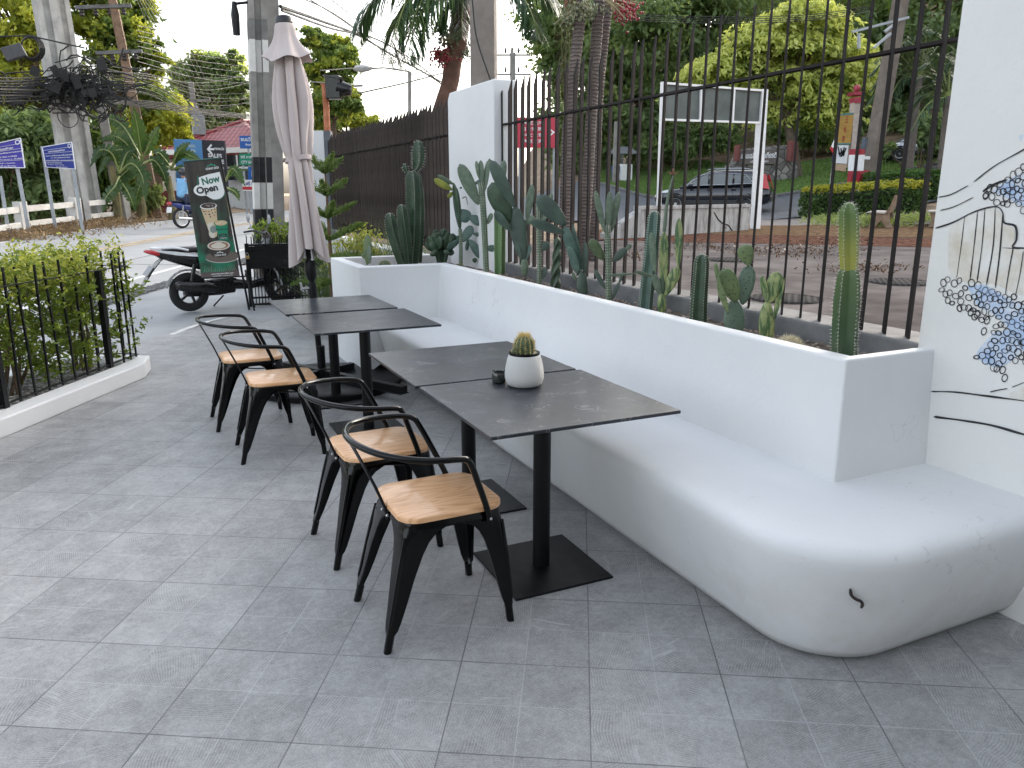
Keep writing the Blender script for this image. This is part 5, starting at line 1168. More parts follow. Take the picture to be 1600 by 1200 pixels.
mb = MB(); mb.ball((.21, 0, 1.60), .125, 18, 12, sq=(1.08, .95, 1.0)); mb.ball((.30, 0, 1.60), .06, 10, 6, sq=(1.2, 1.5, .35)); mb.build('helmet', M('dark helmet', (.02, .02, .025), .25, coat=.5), body_, smooth=70)
mb = MB(); mb.ball((.275, 0, 1.565), .075, 12, 8, sq=(.75, .85, 1.1)); mb.ball((.34, 0, 1.55), .014, 8, 6, sq=(1, .7, 1.3)); mb.ball((.335, .028, 1.575), .009, 6, 4); mb.ball((.335, -.028, 1.575), .009, 6, 4); mb.box((.335, 0, 1.52), (.006, .04, .008)); mb.build('face', m_skin, body_, smooth=70)
for s in (-1, 1): mb = MB(); mb.loft([[Vector((x, s * .17 + y * w, z)) for y, z in ((-1, .20), (1, .20), (1, .20 + h), (-1, .20 + h))] for x, w, h in ((.36, .035, .09), (.48, .045, .08), (.62, .04, .04))]); mb.build('sandal', m_scb, body_, smooth=0, bevel=.01)

# ================================================================= poles, lamps, wires
m_cpole = M('weathered concrete pole', (.21, .20, .18), .85, var=.25, scale=3, bump=.4, bscale=40, c2=(.33, .31, .285)); m_bpaint = M('faded black band paint', (.012, .0125, .014), .8, var=.4, scale=8, c2=(.028, .028, .03)); m_wpaint = M('faded white band paint', (.62, .60, .56), .8, var=.12, scale=6)
def cpole(name, label, bx, by, D, w, top_z, lean=(0, 0), rot=0., bands=(), recess=True, taper=.8, col=None, d=None, z0=None):
    b = at_D(bx, by, D); g_ = gz(b.x, b.y) if z0 is None else z0; b.z = g_
    t = thing(name, label, 'utility pole', b); d = d or w
    ca, sa = math.cos(rot), math.sin(rot); ax = RIGHT * ca + FWD * sa; ay = FWD * ca - RIGHT * sa
    def sec(z, k, e=0.):
        c = Vector((lean[0] * z, lean[1] * z, z)); a, b2 = w / 2 * k + e, d / 2 * k + e; q = .38
        pts = [(-a, -b2), (-a * q, -b2), (-a * q * .8, -b2 * .55), (a * q * .8, -b2 * .55), (a * q, -b2), (a, -b2), (a, b2), (-a, b2)] if recess else [(-a, -b2), (a, -b2), (a, b2), (-a, b2)]
        return [c + ax * x + ay * y for x, y in pts]
    h = top_z - g_; kk = lambda z: 1 - (1 - taper) * z / h
    mb = MB(); mb.loft([sec(-.3, 1), sec(h * .3, kk(h * .3)), sec(h * .6, kk(h * .6)), sec(h, taper)]); mb.build('shaft', col or m_cpole, t, smooth=0)
    for za, zb, m_ in bands:
        mb = MB(); mb.loft([sec(za - g_, kk(za - g_), .003), sec(zb - g_, kk(zb - g_), .003)]); mb.build('painted_band', m_, t, smooth=0)
    return t
zD = lambda x, y, D: at_D(x, y, D).z
D0 = 12.2
lean0 = RIGHT * .045
p0 = cpole('utility_pole', 'grey concrete utility pole with black and white painted bands behind the parasol', 413, 420, D0, .275, 6.2, (lean0.x, lean0.y), .42,
      [(zD(0, 285, D0), zD(0, 246, D0), m_bpaint), (zD(0, 326, D0), zD(0, 286, D0), m_wpaint), (zD(0, 420, D0), zD(0, 327, D0), m_bpaint), (zD(0, 114, D0), zD(0, 64, D0), m_wpaint), (zD(0, 63.5, D0), zD(0, 32, D0), M('thin grey paint', (.16, .155, .15), .8, var=.3))], True, .88)
mb = MB(); q = at_D(366, 6, D0 - .1) - p0.location; mb.tube([q + RIGHT * .2 + UP * .02, q], .02, 6); mb.tube([q + UP * .03, q + UP * -.15, q + UP * -.42], [.03, .06, .05], 8); mb.build('hanging_bracket', m_blackmatt, p0)
cpole('utility_pole', 'second concrete pole standing right behind the banded pole', 436, 410, 13.2, .20, 6.5, (lean0.x, lean0.y), .3, [], False, .9)
pb = cpole('utility_pole', 'thick weathered concrete post rising behind the white pillar beside the palm', 757, 200, 9.6, .285, 5.4, (0, 0), -.1, [], False, .97, M('brown grey concrete', (.20, .175, .155), .85, var=.3, scale=3, bump=.4, bscale=30))
m_lp = M('pale concrete pole', (.36, .35, .33), .85, var=.2, scale=3, bump=.4, bscale=40, c2=(.50, .49, .46))
pl1 = cpole('utility_pole', 'left pole of the twin concrete utility poles wrapped in cables', 126, 352, 24.2, .55, 12, tuple((RIGHT * -.035).xy), .75, [], True, .8, m_lp)
pl2 = cpole('utility_pole', 'right pole of the twin concrete utility poles wrapped in cables', 146, 335, 26.5, .50, 12.5, tuple((RIGHT * -.03).xy), .75, [], True, .8, m_lp)
cpole('utility_pole', 'short grey concrete pole among the banana leaves right of the twin poles', 178, 240, 27, .32, zD(0, 126, 27), tuple((RIGHT * -.06).xy), .4, [], False, .8)
m_wpole = M('brown weathered timber', (.20, .13, .085), .85, var=.3, scale=6, bump=.5, bscale=30)
pw = cpole('utility_pole', 'tall thin brown utility pole with crossarms behind the banana plants', 245, 330, 30, .34, 11.5, tuple((RIGHT * -.10).xy), .3, [], False, .7, m_wpole)
for yy, x0, x1 in ((12, 118, 205), (83, 150, 222)):
    a_ = at_D(x0, yy, 29.7) - pw.location; b_ = at_D(x1, yy - 3, 30) - pw.location; mb = MB(); mb.bar(a_, b_, .14, .12); mb.build('crossarm', m_conc, pw, smooth=0)
    for k in range(4): mb = MB(); p = a_.lerp(b_, .1 + .25 * k); mb.lathe([(.05, 0), (.09, .05), (.06, .1), (.09, .15), (.05, .2), (.03, .3)], 10, p + UP * -.3); mb.build('insulator', M('brown porcelain', (.05, .04, .04), .3), pw)
pf = cpole('utility_pole', 'far pale pole carrying a transformer in front of the dark tree', 318, 300, 48, .35, zD(0, 128, 48), tuple((RIGHT * -.02).xy), .3, [], False, .8)
q = at_D(310, 196, 47.6) - pf.location; mb = MB(); mb.box(q, (.7, .7, 1.1)); mb.box(q + UP * .65, (.5, .5, .2)); mb.tube([q + UP * .7, q + UP * 1.1], .08, 6); mb.build('transformer', M('grey transformer', (.30, .32, .34), .5), pf, smooth=0, bevel=.05)
mb = MB(); mb.bar(at_D(300, 158, 48) - pf.location, at_D(328, 156, 48) - pf.location, .12, .12); mb.build('crossarm', m_cpole, pf)
pf2 = cpole('utility_pole', 'far grey pole with two crossarms seen over the dark fence', 552, 260, 46, .30, zD(0, 126, 46), (0, 0), .2, [], False, .8)
for yy in (135, 168): mb = MB(); mb.bar(at_D(537, yy, 46) - pf2.location, at_D(567, yy - 1, 46) - pf2.location, .1, .1); mb.build('crossarm', m_conc, pf2)
pf3 = cpole('utility_pole', 'far grey pole with crossarms beside the thick post, left of the fence spikes', 801, 300, 40, .26, zD(0, 82, 40), (0, 0), .2, [], False, .9)
for yy in (86, 116):
    mb = MB(); mb.bar(at_D(776, yy, 40) - pf3.location, at_D(828, yy, 40) - pf3.location, .08, .08); mb.build('crossarm', m_conc, pf3)
    for k in (0, 1, 2): mb = MB(); p = at_D(790 + k * 10, yy - 3, 40) - pf3.location; mb.lathe([(.05, 0), (.07, .1), (.03, .25)], 8, p); mb.build('insulator', M('brown porcelain', (.05, .04, .04), .3), pf3)
sl = thing('street_lamp', 'pale street lamp head on a thin arm above the dark fence', 'street lamp', on_g(at_D(640, 260, 30)))
q = lambda x, y, D=30.: at_D(x, y, D) - sl.location
mb = MB(); rr = []
for x, y, w, h in ((552, 108, .04, .05), (556, 107, .16, .2), (566, 107, .2, .28), (576, 107, .14, .18), (582, 106.5, .05, .08)): c = q(x, y); rr.append([c + FWD * (w * math.cos(a)) + UP * (h / 2 * math.sin(a)) for a in [2 * math.pi * j / 12 for j in range(12)]])
mb.loft(rr); mb.build('lamp_head', M('grey lamp housing', (.42, .41, .40), .5), sl, smooth=60); mb = MB(); mb.tube([q(581, 107), q(600, 106), q(640, 112)], .03, 6); mb.tube([q(640, 112), q(640, 262)], .07, 8); mb.build('pole', m_cpole, sl)
fl_ = thing('floodlight', 'black floodlight on a rusty orange pipe above the far end of the fence', 'floodlight', on_g(at_D(514, 260, 13.4)))
q = lambda x, y, D=13.4: at_D(x, y, D) - fl_.location
mb = MB(); mb.tube([q(513, 260), q(510, 170), q(507, 132)], .052, 12); mb.lathe([(.052, 0), (.062, .005), (.062, .03), (.0001, .035)], 12, q(507, 134)); mb.build('pipe', M('rusty orange pipe', (.42, .11, .04), .7, var=.4, scale=6, c2=(.5, .2, .1)), fl_)
mb = MB(); c = q(522, 137); mb.box(c, (.24, .2, .36), Matrix.Rotation(-.5, 3, 'Z')); mb.build('lamp_box', m_scb, fl_, smooth=0, bevel=.015); mb = MB(); mb.tube([q(528, 137), q(540, 140), q(549, 141)], [.13, .11, .08], 14); mb.build('lamp_hood', m_scb, fl_); mb = MB(); mb.box(q(522, 121), (.3, .26, .03), Matrix.Rotation(-.5, 3, 'Z') @ Matrix.Rotation(.15, 3, 'Y')); mb.build('visor', m_scb, fl_, smooth=0)
m_wire = M('black cable', (.008, .008, .008), .6, var=.1); m_wire2 = M('sunlit grey cable', (.13, .125, .115), .55, var=.1)
def cable(pts, r, mat, lab, grp):
    P3 = [at_D(*p) for p in pts]; q = bez(P3, 8); o = q[0]; mb = MB(); mb.tube([p - o for p in q], r, 5); ob = mb.build('cable', mat, smooth=60); ob.location = o; tag(ob, lab, 'cable', grp)
LB = ('pale overhead cable fanning out rightward from the twin concrete poles', 'cables from the twin poles'); rnd = random.Random(8)
for k in range(14):
    y1 = 100 + k * 6.2; cable([(128 + rnd.uniform(-6, 8), 84 + k * 3.2, 24), (170 + rnd.uniform(-8, 8), 104 + k * 3.0, 26.5), (240, 128 + k * 3.1 - 16 + rnd.uniform(-5, 5), 30), (330, y1 + 22, 38), (440, y1 - 10 + rnd.uniform(0, 30), 48)], .012, m_wire2 if k % 2 else m_wire, *LB)
LB = ('dark heavy cable bundle sagging right of the twin poles', 'heavy cable bundles')
for k in range(5): cable([(132, 118 + k * 4, 24), (165, 150 + k * 2, 26), (200, 156 + k * 2, 28), (250, 160 + k * 2.5, 31), (320, 171 + k * 2, 40), (395, 180 + k * 1.5, 50)], .022, m_wire, *LB)
LB = ('dark cable running left out of the photo from the twin poles', 'cables left of the twin poles')
for k in range(9): cable([(-60, 118 + k * 5 + rnd.uniform(-4, 4), 20), (20, 122 + k * 4.5, 22), (70, 120 + k * 4.6 + rnd.uniform(-3, 3), 23.3), (112, 118 + k * 4, 24)], rnd.uniform(.012, .03), m_wire if k % 2 else M('brown grey cable', (.05, .042, .036), .6), *LB)
LB = ('thin overhead wire crossing the white sky at the top left', 'thin wires in the sky')
for k in range(7): cable([(205 + k * 3, -20, 30), (255 + k * 8, 90, 40), (315 + k * 8, 205 + k, 60)], .012, m_wire2, *LB)
for k in range(8): cable([(215, 40 + k * 8, 30), (330, 62 + k * 9, 40), (470, 76 + k * 8, 50), (620, 70 + k * 7, 60)], .014, m_wire2, *LB)
LB = ('dark cable slanting down behind the parasol top toward the palm', 'cables above the dark fence')
for pts, r in (([(438, 10, 13), (500, 32, 17), (560, 55, 22), (620, 90, 28), (690, 128, 36)], .03), ([(440, 16, 13), (520, 45, 17), (590, 62, 22), (650, 98, 28), (700, 140, 36)], .022), ([(455, -10, 13), (520, 20, 17), (580, 62, 22)], .012), ([(470, -10, 13), (560, 50, 20), (660, 130, 30), (700, 160, 33)], .012), ([(505, -10, 16), (570, 40, 22), (640, 95, 28)], .012),
               ([(485, 128, 20), (560, 130, 30), (640, 118, 36), (720, 100, 42)], .014), ([(500, 110, 20), (590, 106, 30), (700, 112, 42)], .014), ([(560, 146, 30), (640, 128, 34), (700, 112, 40)], .03), ([(640, 100, 28), (690, 132, 30), (720, 160, 32)], .02)): cable(pts, r, m_wire, *LB)
LB = ('thin straight power line crossing the trees behind the spiked fence', 'power lines behind the fence')
for k in range(4): cable([(960, 22 + k * 3, 34), (1100, 26 + k * 3.5, 36), (1250, 24 + k * 3, 34), (1360, 10 + k * 3, 32)], .014, m_wire, *LB)
cable([(738, 0, 9.3), (745, 60, 9.3), (768, 130, 9.3)], .008, m_wire, 'thin black cable hanging down the thick post beside the palm', None)
for (x, y, lab) in ((133, 135, 'knot of black coiled cables and splice boxes on the twin utility poles'), (60, 145, 'tangle of black cables and splice boxes hanging left of the twin poles')):
    c0 = at_D(x, y, 23.6); mb = MB(); hw = .75 if x > 100 else 1.1
    for k in range(70):
        c = RIGHT * rnd.uniform(-hw, hw) + UP * rnd.gauss(-.1 if x > 100 else .0, .35 if x > 100 else .16) + FWD * rnd.uniform(-.3, .1); r = rnd.uniform(.15, .42) if x > 100 else rnd.uniform(.12, .3); ax_ = Matrix.Rotation(rnd.uniform(-.9, .9), 3, 'Z'); st = rnd.uniform(0, 6); en = st + rnd.uniform(2.5, 6)
        mb.tube([c + ax_ @ (Vector((math.cos(a) * r, .05 * a, math.sin(a) * r * rnd.uniform(.8, 1.2)))) for a in [st + (en - st) * i / 12 for i in range(13)]], rnd.uniform(.012, .025), 5)
    for k in range(60): s = RIGHT * rnd.uniform(-hw * 1.2, hw * 1.2) + UP * rnd.gauss(0, .25); mb.tube(bez([s, s + RIGHT * rnd.uniform(.2, .7) + UP * rnd.uniform(-.2, .2), s + RIGHT * rnd.uniform(.6, 1.3) + UP * rnd.uniform(-.35, .3)], 4), rnd.uniform(.01, .022), 5)
    for k in range(8): mb.box(RIGHT * rnd.uniform(-hw, hw) + UP * rnd.gauss(0, .3) + FWD * -.2, (rnd.uniform(.15, .3), .15, rnd.uniform(.15, .35)), Matrix.Rotation(rnd.uniform(-.5, .5), 3, 'Y'))
    ob = mb.build('cable_tangle', m_wire, smooth=60); ob.location = c0; tag(ob, lab, 'cable')
c0 = at_D(22, 82, 21.5); tb = thing('splice_box', 'grey black splice box with coiled cable hanging at the upper left', 'cable box', c0); mb = MB(); mb.box((0, 0, 0), (.5, .3, .32), Matrix.Rotation(-.35, 3, 'Y')); mb.build('box_body', M('dark grey plastic box', (.06, .06, .065), .5), tb, smooth=0, bevel=.02)
mb = MB(); cc = at_D(48, 75, 21.5) - c0
for k in range(4): mb.tube([cc + RIGHT * (math.cos(a) * (.25 + k * .02)) + UP * (math.sin(a) * (.25 + .02 * k)) + FWD * .03 * k for a in [i * .42 for i in range(16)]], .02, 5)
mb.tube([cc + RIGHT * -1.6 + UP * .25, cc + UP * .3, cc + RIGHT * 1.4 + UP * .0], .02, 5); mb.build('coil', m_wire, tb)
# ================================================================= roadside signs, railing, billboard, house
m_sgb = M('blue sign face', (.016, .035, .24), .4, var=.08); m_sgp = M('violet blue sign face', (.035, .022, .30), .4, var=.08); m_wht = M('white lettering', (.72, .72, .74), .5, var=.03); m_galv = M('galvanised post', (.36, .38, .40), .5, .6, var=.15)
def sign(label, tl, tr, br, bl, D, face, posts, lines, rules, crest):
    A_, B_, C_, D_ = [at_D(x, y, D) for x, y in (tl, tr, br, bl)]; base = on_g((C_ + D_) / 2); t = thing('road_sign', label, 'sign', base)
    nn = (B_ - D_).cross(C_ - D_).normalized(); nn = nn if nn.dot(FWD) < 0 else -nn
    f = lambda o: (lambda a, b: D_.lerp(C_, a).lerp(A_.lerp(B_, a), b) + nn * o)
    mb = MB(); mb.slab([A_, B_, C_, D_], nn * -.03); board = mb.build('sign_board', face, t, org='world', smooth=0)
    mb = MB(); e = .012
    for a, b in (((0, 0), (1, 0)), ((1, 0), (1, 1)), ((1, 1), (0, 1)), ((0, 1), (0, 0))): mb.bar(f(.004)(*a), f(.004)(*b), .03, .02)
    for v in rules: mb.bar(f(.004)(.0, v), f(.004)(1, v), .022, .006)
    mb.build('border', m_wht, board, org='world', smooth=0)
    W = (B_ - A_).length; mb = MB()
    for (txt, u, v, h, w) in lines: text_mb(mb, txt, f(.010), u, v, h, wmax=w, bold=.02)
    mb.build('lettering', m_wht, board, org='world', smooth=0)
    if crest:
        mb = MB(); fpoly(mb, f(.010), ell(crest[0], crest[1], .055, .085)); mb.build('crest', m_wht, board, org='world', smooth=0); mb = MB(); fpoly(mb, f(.014), ell(crest[0], crest[1], .035, .055, 9)); mb.build('crest_centre', face, board, org='world', smooth=0)
    for (xt, yt, xb, yb) in posts:
        p1 = at_G(xb, yb); p0_ = at_D(xt, yt, D + .06); p1 = at_D(xb, yb, D + .06); p1.z = gz(p1.x, p1.y) - .1
        mb = MB(); mb.bar(p1, p0_, .085, .06); mb.build('post', m_galv, t, org='world', smooth=0)
sign('dark blue Thai notice board on two grey posts in front of the twin poles', (66, 230), (112, 222), (118, 264), (72, 261), 21.6, m_sgb, [(66, 229, 88, 364), (114, 262, 129, 358)],
     [('เทศบาลเมืองพัทยา', .46, .745, .085, .55), ('โครงการ ก่อสร้างระบบระบายน้ำถนนสายหลัก', .52, .55, .07, .92), ('และ ปรับปรุงผิวจราจร พัทยา', .56, .44, .065, .8), ('งบประมาณก่อสร้าง ๑๒,๓๐๐,๐๐๐ บาท', .5, .335, .07, .95), ('ระยะเวลาดำเนินการ', .30, .225, .06, .58), ('เริ่มสัญญา  วันที่ ๑ มกราคม', .36, .135, .055, .62), ('ถึง  วันที่ ๓๐ มิถุนายน', .55, .05, .05, .42)], (.66, .83, .30), (.91, .88))
sign('violet blue Thai notice board at the left edge of the photo', (-40, 232), (32, 216), (39, 262), (-38, 262), 20.6, m_sgp, [(-20, 262, -8, 376), (27, 262, 46, 364)],
     [('เมืองพัทยา', .66, .73, .10, .32), ('ขอเชิญชวนประชาชนร่วมรักษาความสะอาด', .52, .57, .07, .94), ('งานทำความสะอาด ถนน ๑ คลอง', .50, .43, .065, .75), ('กิจกรรม ทุกวันเสาร์ เวลา ๐๘.๐๐ น. เป็นต้นไป', .52, .32, .07, .95), ('เริ่มวันที่ ๑ มิถุนายน', .62, .17, .06, .42), ('ถึงวันที่ ๓๐ ธันวาคม', .62, .07, .06, .42)], (.66, .83, .27), (.93, .89))
sign_post = thing('sign_post', 'bare grey post at the left edge in front of the white railing', 'post', on_g(at_D(15, 374, 20.4)))
mb = MB(); mb.bar((0, 0, -.1), at_D(0, 275, 20.4) - sign_post.location, .08, .06); mb.build('post', m_galv, sign_post, smooth=0)
wr = thing('roadside_railing', 'low white concrete post and rail barrier along the far road edge', 'railing', EP(-15.3, 20, .5)); m_oldw = M('weathered white paint', (.60, .57, .52), .8, var=.2, scale=2.5, bump=.3, bscale=20, c2=(.68, .67, .64))
Ps = [at_G(x, y) for x, y in ((-60, 385), (38, 366), (122, 354), (197, 344))]
for i, p in enumerate(Ps):
    mb = MB(); mb.box(p + UP * .40, (.30 if i < 3 else .36, .22, .92), Matrix.Rotation(R(60), 3, 'Z')); mb.build('post', m_oldw, wr, org='world', smooth=0, bevel=.015)
for a, b in zip(Ps[:-1], Ps[1:]):
    for z, w in ((.66, .16), (.26, .14)): mb = MB(); d = (b - a).normalized(); mb.bar(a + d * .16 + UP * z, b - d * .16 + UP * z, .09, w); mb.build('rail', m_oldw, wr, org='world', smooth=0, bevel=.01)
# sales office hoarding
D = 30.
hb = thing('hoarding', 'dark and blue roadside hoarding lettered SALES OFFICE behind the motorbike', 'billboard', on_g(at_D(315, 300, D)))
q4 = [at_D(271, 217, D), at_D(351, 220, D), at_D(357, 300, D), at_D(277, 290, D)]
f = lambda o: (lambda a, b: q4[3].lerp(q4[2], a).lerp(q4[0].lerp(q4[1], a), b) + FWD * -o)
mb = MB(); mb.slab([f(0)(a, b) for a, b in ((0, 0), (1, 0), (1, 1), (0, 1))], FWD * .08); bo = mb.build('board', M('charcoal print', (.022, .020, .030), .5, var=.2), hb, org='world', smooth=0)
t = NT('blue tower print'); sp_ = t.n('ShaderNodeSeparateXYZ'); t.l(t.obj(), sp_.inputs[0]); mB = t.done(t.bsdf(t.mix(t.ramp(sp_.outputs[2], .8, 2.3), (.012, .03, .09, 1), (.09, .25, .50, 1)), .5))
mb = MB(); fpoly(mb, f(.006), [(.0, .0), (.55, .0), (.55, 1), (.0, 1)]); mb.build('picture', mB, bo, org='world', smooth=0)
mb = MB()
for k in range(9): fpoly(mb, f(.012), [(.27, .08 + .095 * k), (.43, .08 + .095 * k), (.43 - .004 * k, .14 + .095 * k), (.28, .14 + .095 * k)])
mb.build('printed_tower', M('pale tower print', (.30, .40, .50), .5), bo, org='world', smooth=0)
mb = MB(); text_mb(mb, 'SALES', f(.012), .79, .70, .08, wmax=.36, bold=.03); text_mb(mb, 'OFFICE', f(.012), .79, .59, .08, wmax=.38, bold=.03); text_mb(mb, 'ขายคอนโด', f(.012), .88, .845, .06, wmax=.2, bold=.03); text_mb(mb, '1st - 31st', f(.012), .84, .47, .05, wmax=.22)
fpoly(mb, f(.012), [(.64, .82), (.73, .93), (.75, .90), (.70, .845), (.78, .845), (.78, .805), (.70, .805), (.75, .74), (.73, .70)]); mb.build('lettering', m_wht, bo, org='world', smooth=0)
for x in (276, 352): mb = MB(); p = at_D(x, 270, D + .15); b = p.copy(); b.z = gz(p.x, p.y); mb.bar(b, p, .1, .1); mb.build('post', m_galv, hb, org='world', smooth=0)
# house with red tiled roof
D = 46.; hs = thing('house', 'white bungalow with red tiled hip roof behind the hoarding', 'house', on_g(at_D(350, 300, D)))
m_roof = None; t = NT('red roof tiles'); sp_ = t.n('ShaderNodeSeparateXYZ'); t.l(t.obj(), sp_.inputs[0])
wv = t.math('SINE', t.math('MULTIPLY', t.math('ADD', sp_.outputs[0], t.math('MULTIPLY', sp_.outputs[1], -.35)), 19.)); rw_ = t.math('FRACT', t.math('MULTIPLY', sp_.outputs[2], 4.2))
m_roof = t.done(t.bsdf(t.mix(t.math('MULTIPLY', t.ramp(rw_, .0, .35), .8), (.12, .022, .026, 1), t.mix(t.ramp(wv, -1, 1), (.24, .045, .05, 1), (.40, .10, .105, 1))), .55, 0, t.bump(wv, .6, .05)))
eav = [at_D(248, 236, 46), at_D(425, 236, 42), at_D(440, 236, 56), at_D(262, 236, 58)]; ze = zD(0, 232, 44)
for p in eav: p.z = ze
rg = [at_D(378, 190, 49), at_D(388, 190, 51)]
mb = MB(); mb.add(eav + rg, [(0, 1, 5, 4), (1, 2, 5), (2, 3, 4, 5), (3, 0, 4)]); mb.build('roof', m_roof, hs, org='world', smooth=0)
mb = MB()
for a, b in ((eav[0], rg[0]), (eav[1], rg[1]), (rg[0], rg[1])): mb.tube([a + UP * .04, b + UP * .04], .12, 6)
mb.build('ridge_tiles', M('red ridge tiles', (.34, .08, .085), .5), hs, org='world')
mb = MB(); wl = [p + (sum(eav, Vector()) / 4 - p) * .08 for p in eav]; mb.slab([Vector((p.x, p.y, gz(p.x, p.y) - .5)) for p in wl], UP * (ze - .4 - gz(wl[0].x, wl[0].y))); mb.build('wall', M('greyish white house wall', (.50, .50, .50), .8, var=.1), hs, org='world', smooth=0)
mb = MB(); 
for i in range(4): mb.bar(eav[i] - UP * .12, eav[(i + 1) % 4] - UP * .12, .08, .28)
mb.build('fascia', m_whitep, hs, org='world', smooth=0)
for x in (345, 372): mb = MB(); c = at_D(x, 262, 43.2); mb.box(c, (1.5, .1, 1.3), Matrix.Rotation(-YAW, 3, 'Z')); w_ = mb.build('window', M('window glass', (.05, .06, .07), .1), hs, org='world', smooth=0); mb = MB(); mb.box(c + FWD * -.08, (1.6, .05, .1), Matrix.Rotation(-YAW, 3, 'Z')); mb.build('mullion', m_whitep, w_, org='world', smooth=0); mb = MB(); mb.box(c + FWD * -.08, (.08, .04, 1.3), Matrix.Rotation(-YAW, 3, 'Z')); mb.build('frame', m_whitep, w_, org='world', smooth=0)
def board(name, label, cat, quad, D, mat, items, ink_, th=.04, posts=(), bands=()):
    Q = [at_D(x, y, D) for x, y in quad]; b_ = on_g((Q[2] + Q[3]) / 2); t = thing(name, label, cat, b_); f = lambda o: (lambda a, b: Q[3].lerp(Q[2], a).lerp(Q[0].lerp(Q[1], a), b) + FWD * -o)
    mb = MB(); mb.slab(Q, FWD * th); bo = mb.build('board', mat, t, org='world', smooth=0)
    for (u0, v0, u1, v1, m_) in bands: mb = MB(); fpoly(mb, f(.006), [(u0, v0), (u1, v0), (u1, v1), (u0, v1)]); mb.build('colour_band', m_, bo, org='world', smooth=0)
    mb = MB()
    for (txt, u, v, h, w) in items: text_mb(mb, txt, f(.012), u, v, h, wmax=w, bold=.02)
    if items: mb.build('lettering', ink_, bo, org='world', smooth=0)
    for x in posts: p = at_D(x, quad[2][1], D + .08); g_ = on_g(p); mb = MB(); mb.bar(g_, p, .08, .08); mb.build('post', m_galv, t, org='world', smooth=0)
    return t, bo, f
m_sgn = M('road sign blue', (.02, .10, .36), .4, var=.05); m_sgg = M('road sign green', (.01, .22, .12), .4, var=.05)
board('street_sign', 'blue street sign half hidden by the banded pole, above the green one', 'sign', [(374, 212), (404, 212), (404, 232), (375, 232)], 33, m_sgn, [('ถนนวิจิตร', .52, .72, .30, .9), ('Royal Rd', .62, .28, .22, .6)], m_wht, posts=(388,))
board('street_sign', 'green sign lettered CITY beside the banded pole', 'sign', [(374, 240), (404, 240), (404, 258), (374, 258)], 32.8, m_sgg, [('ซิตี้ การ์เดน', .5, .72, .26, .85), ('CITY GARDEN', .58, .26, .26, .95)], m_wht, posts=(380,))
board('street_sign', 'small blue sign below the green one beside the banded pole', 'sign', [(387, 261), (404, 261), (404, 281), (388, 281)], 32.6, m_sgn, [('P', .5, .5, .5, .5)], m_wht, posts=(396,))
board('notice_banner', 'white notice with red band low beside the banded pole', 'sign', [(379, 281), (420, 281), (420, 299), (379, 298)], 32.4, m_whitep, [('ฟรี บริการ', .42, .68, .36, .6)], M('blue ink', (.05, .06, .25), .5), posts=(390,), bands=[(0, .1, 1, .38, M('red band', (.5, .03, .04), .5))])
rwall = thing('boundary_wall', 'long dark red low wall behind the banana plants and hoarding', 'wall', on_g(at_D(262, 300, 33)))
a_, b_ = on_g(at_D(238, 300, 33)), on_g(at_D(286, 300, 33)); mb = MB(); mb.bar(a_ + UP * .45, b_ + UP * .45, .12, .9); mb.build('wall_body', M('dark red paint', (.13, .02, .018), .7), rwall, org='world', smooth=0)

# ================================================================= beyond the spiked fence
bb = thing('empty_billboard', 'white framed empty grey billboard on two posts beyond the fence', 'billboard', on_g(at_D(1110, 330, 20.5)))
BQ = [at_D(1036, 130, 19.5), at_D(1194, 142, 21.8), at_D(1190, 192, 21.8), at_D(1036, 187, 19.5)]; bl_ = lambda a, b: BQ[3].lerp(BQ[2], a).lerp(BQ[0].lerp(BQ[1], a), b)
nb = (BQ[1] - BQ[3]).cross(BQ[2] - BQ[3]).normalized(); nb = nb if nb.dot(FWD) < 0 else -nb
mb = MB(); mb.slab(BQ, nb * -.02); mb.build('panel', M('mossy grey sheet', (.085, .105, .10), .7, var=.25, scale=2, c2=(.13, .15, .14)), bb, org='world', smooth=0)
mb = MB(); 
for a, b in (((0, 0), (1, 0)), ((0, 1), (1, 1)), ((.0, 0), (.0, 1)), ((.34, 0), (.34, 1)), ((.67, 0), (.67, 1)), ((.97, 0), (.97, 1))): mb.bar(bl_(*a) + nb * .03, bl_(*b) + nb * .03, .05, .05)
mb.build('frame', m_whitep, bb, org='world', smooth=0)
for (xt, yt, xb, D, w) in ((1036, 128, 1029, 19.5, .09), (1192, 140, 1181, 21.8, .20)):
    p = at_D(xt, yt, D); g_ = on_g(at_D(xb, 340, D)); mb = MB(); mb.bar(g_, p, w, w); mb.build('post', m_whitep, bb, org='world', smooth=0)
lw = thing('boundary_wall', 'low cracked whitewashed concrete wall in front of the black car', 'wall', on_g(at_D(1080, 350, 19.8)))
t = NT('stained whitewash'); o_ = t.obj(); mp = t.n('ShaderNodeMapping'); t.l(o_, mp.inputs[0]); mp.inputs['Scale'].default_value = (3, 3, .8); s1 = t.ramp(t.noise(mp.outputs[0], 2.0, 6, .7), .42, .68)
m_ww = t.done(t.bsdf(t.mix(s1, (.44, .43, .415, 1), (.16, .15, .145, 1)), .85, 0, t.bump(t.noise(o_, 12, 4), .5, .02)))
wa, wb = at_G(1000, 372), at_G(1170, 360); wz = at_D(1085, 325, 19.9).z
d_ = (wb - wa).normalized(); mb = MB(); mb.slab([Vector((wa.x, wa.y, .3)), Vector((wb.x, wb.y, .3)), Vector((wb.x, wb.y, wz)), Vector((wa.x, wa.y, wz))], Vector((-d_.y, d_.x, 0)) * .2); wl_ = mb.build('wall_body', m_ww, lw, org='world', smooth=0, bevel=.015)
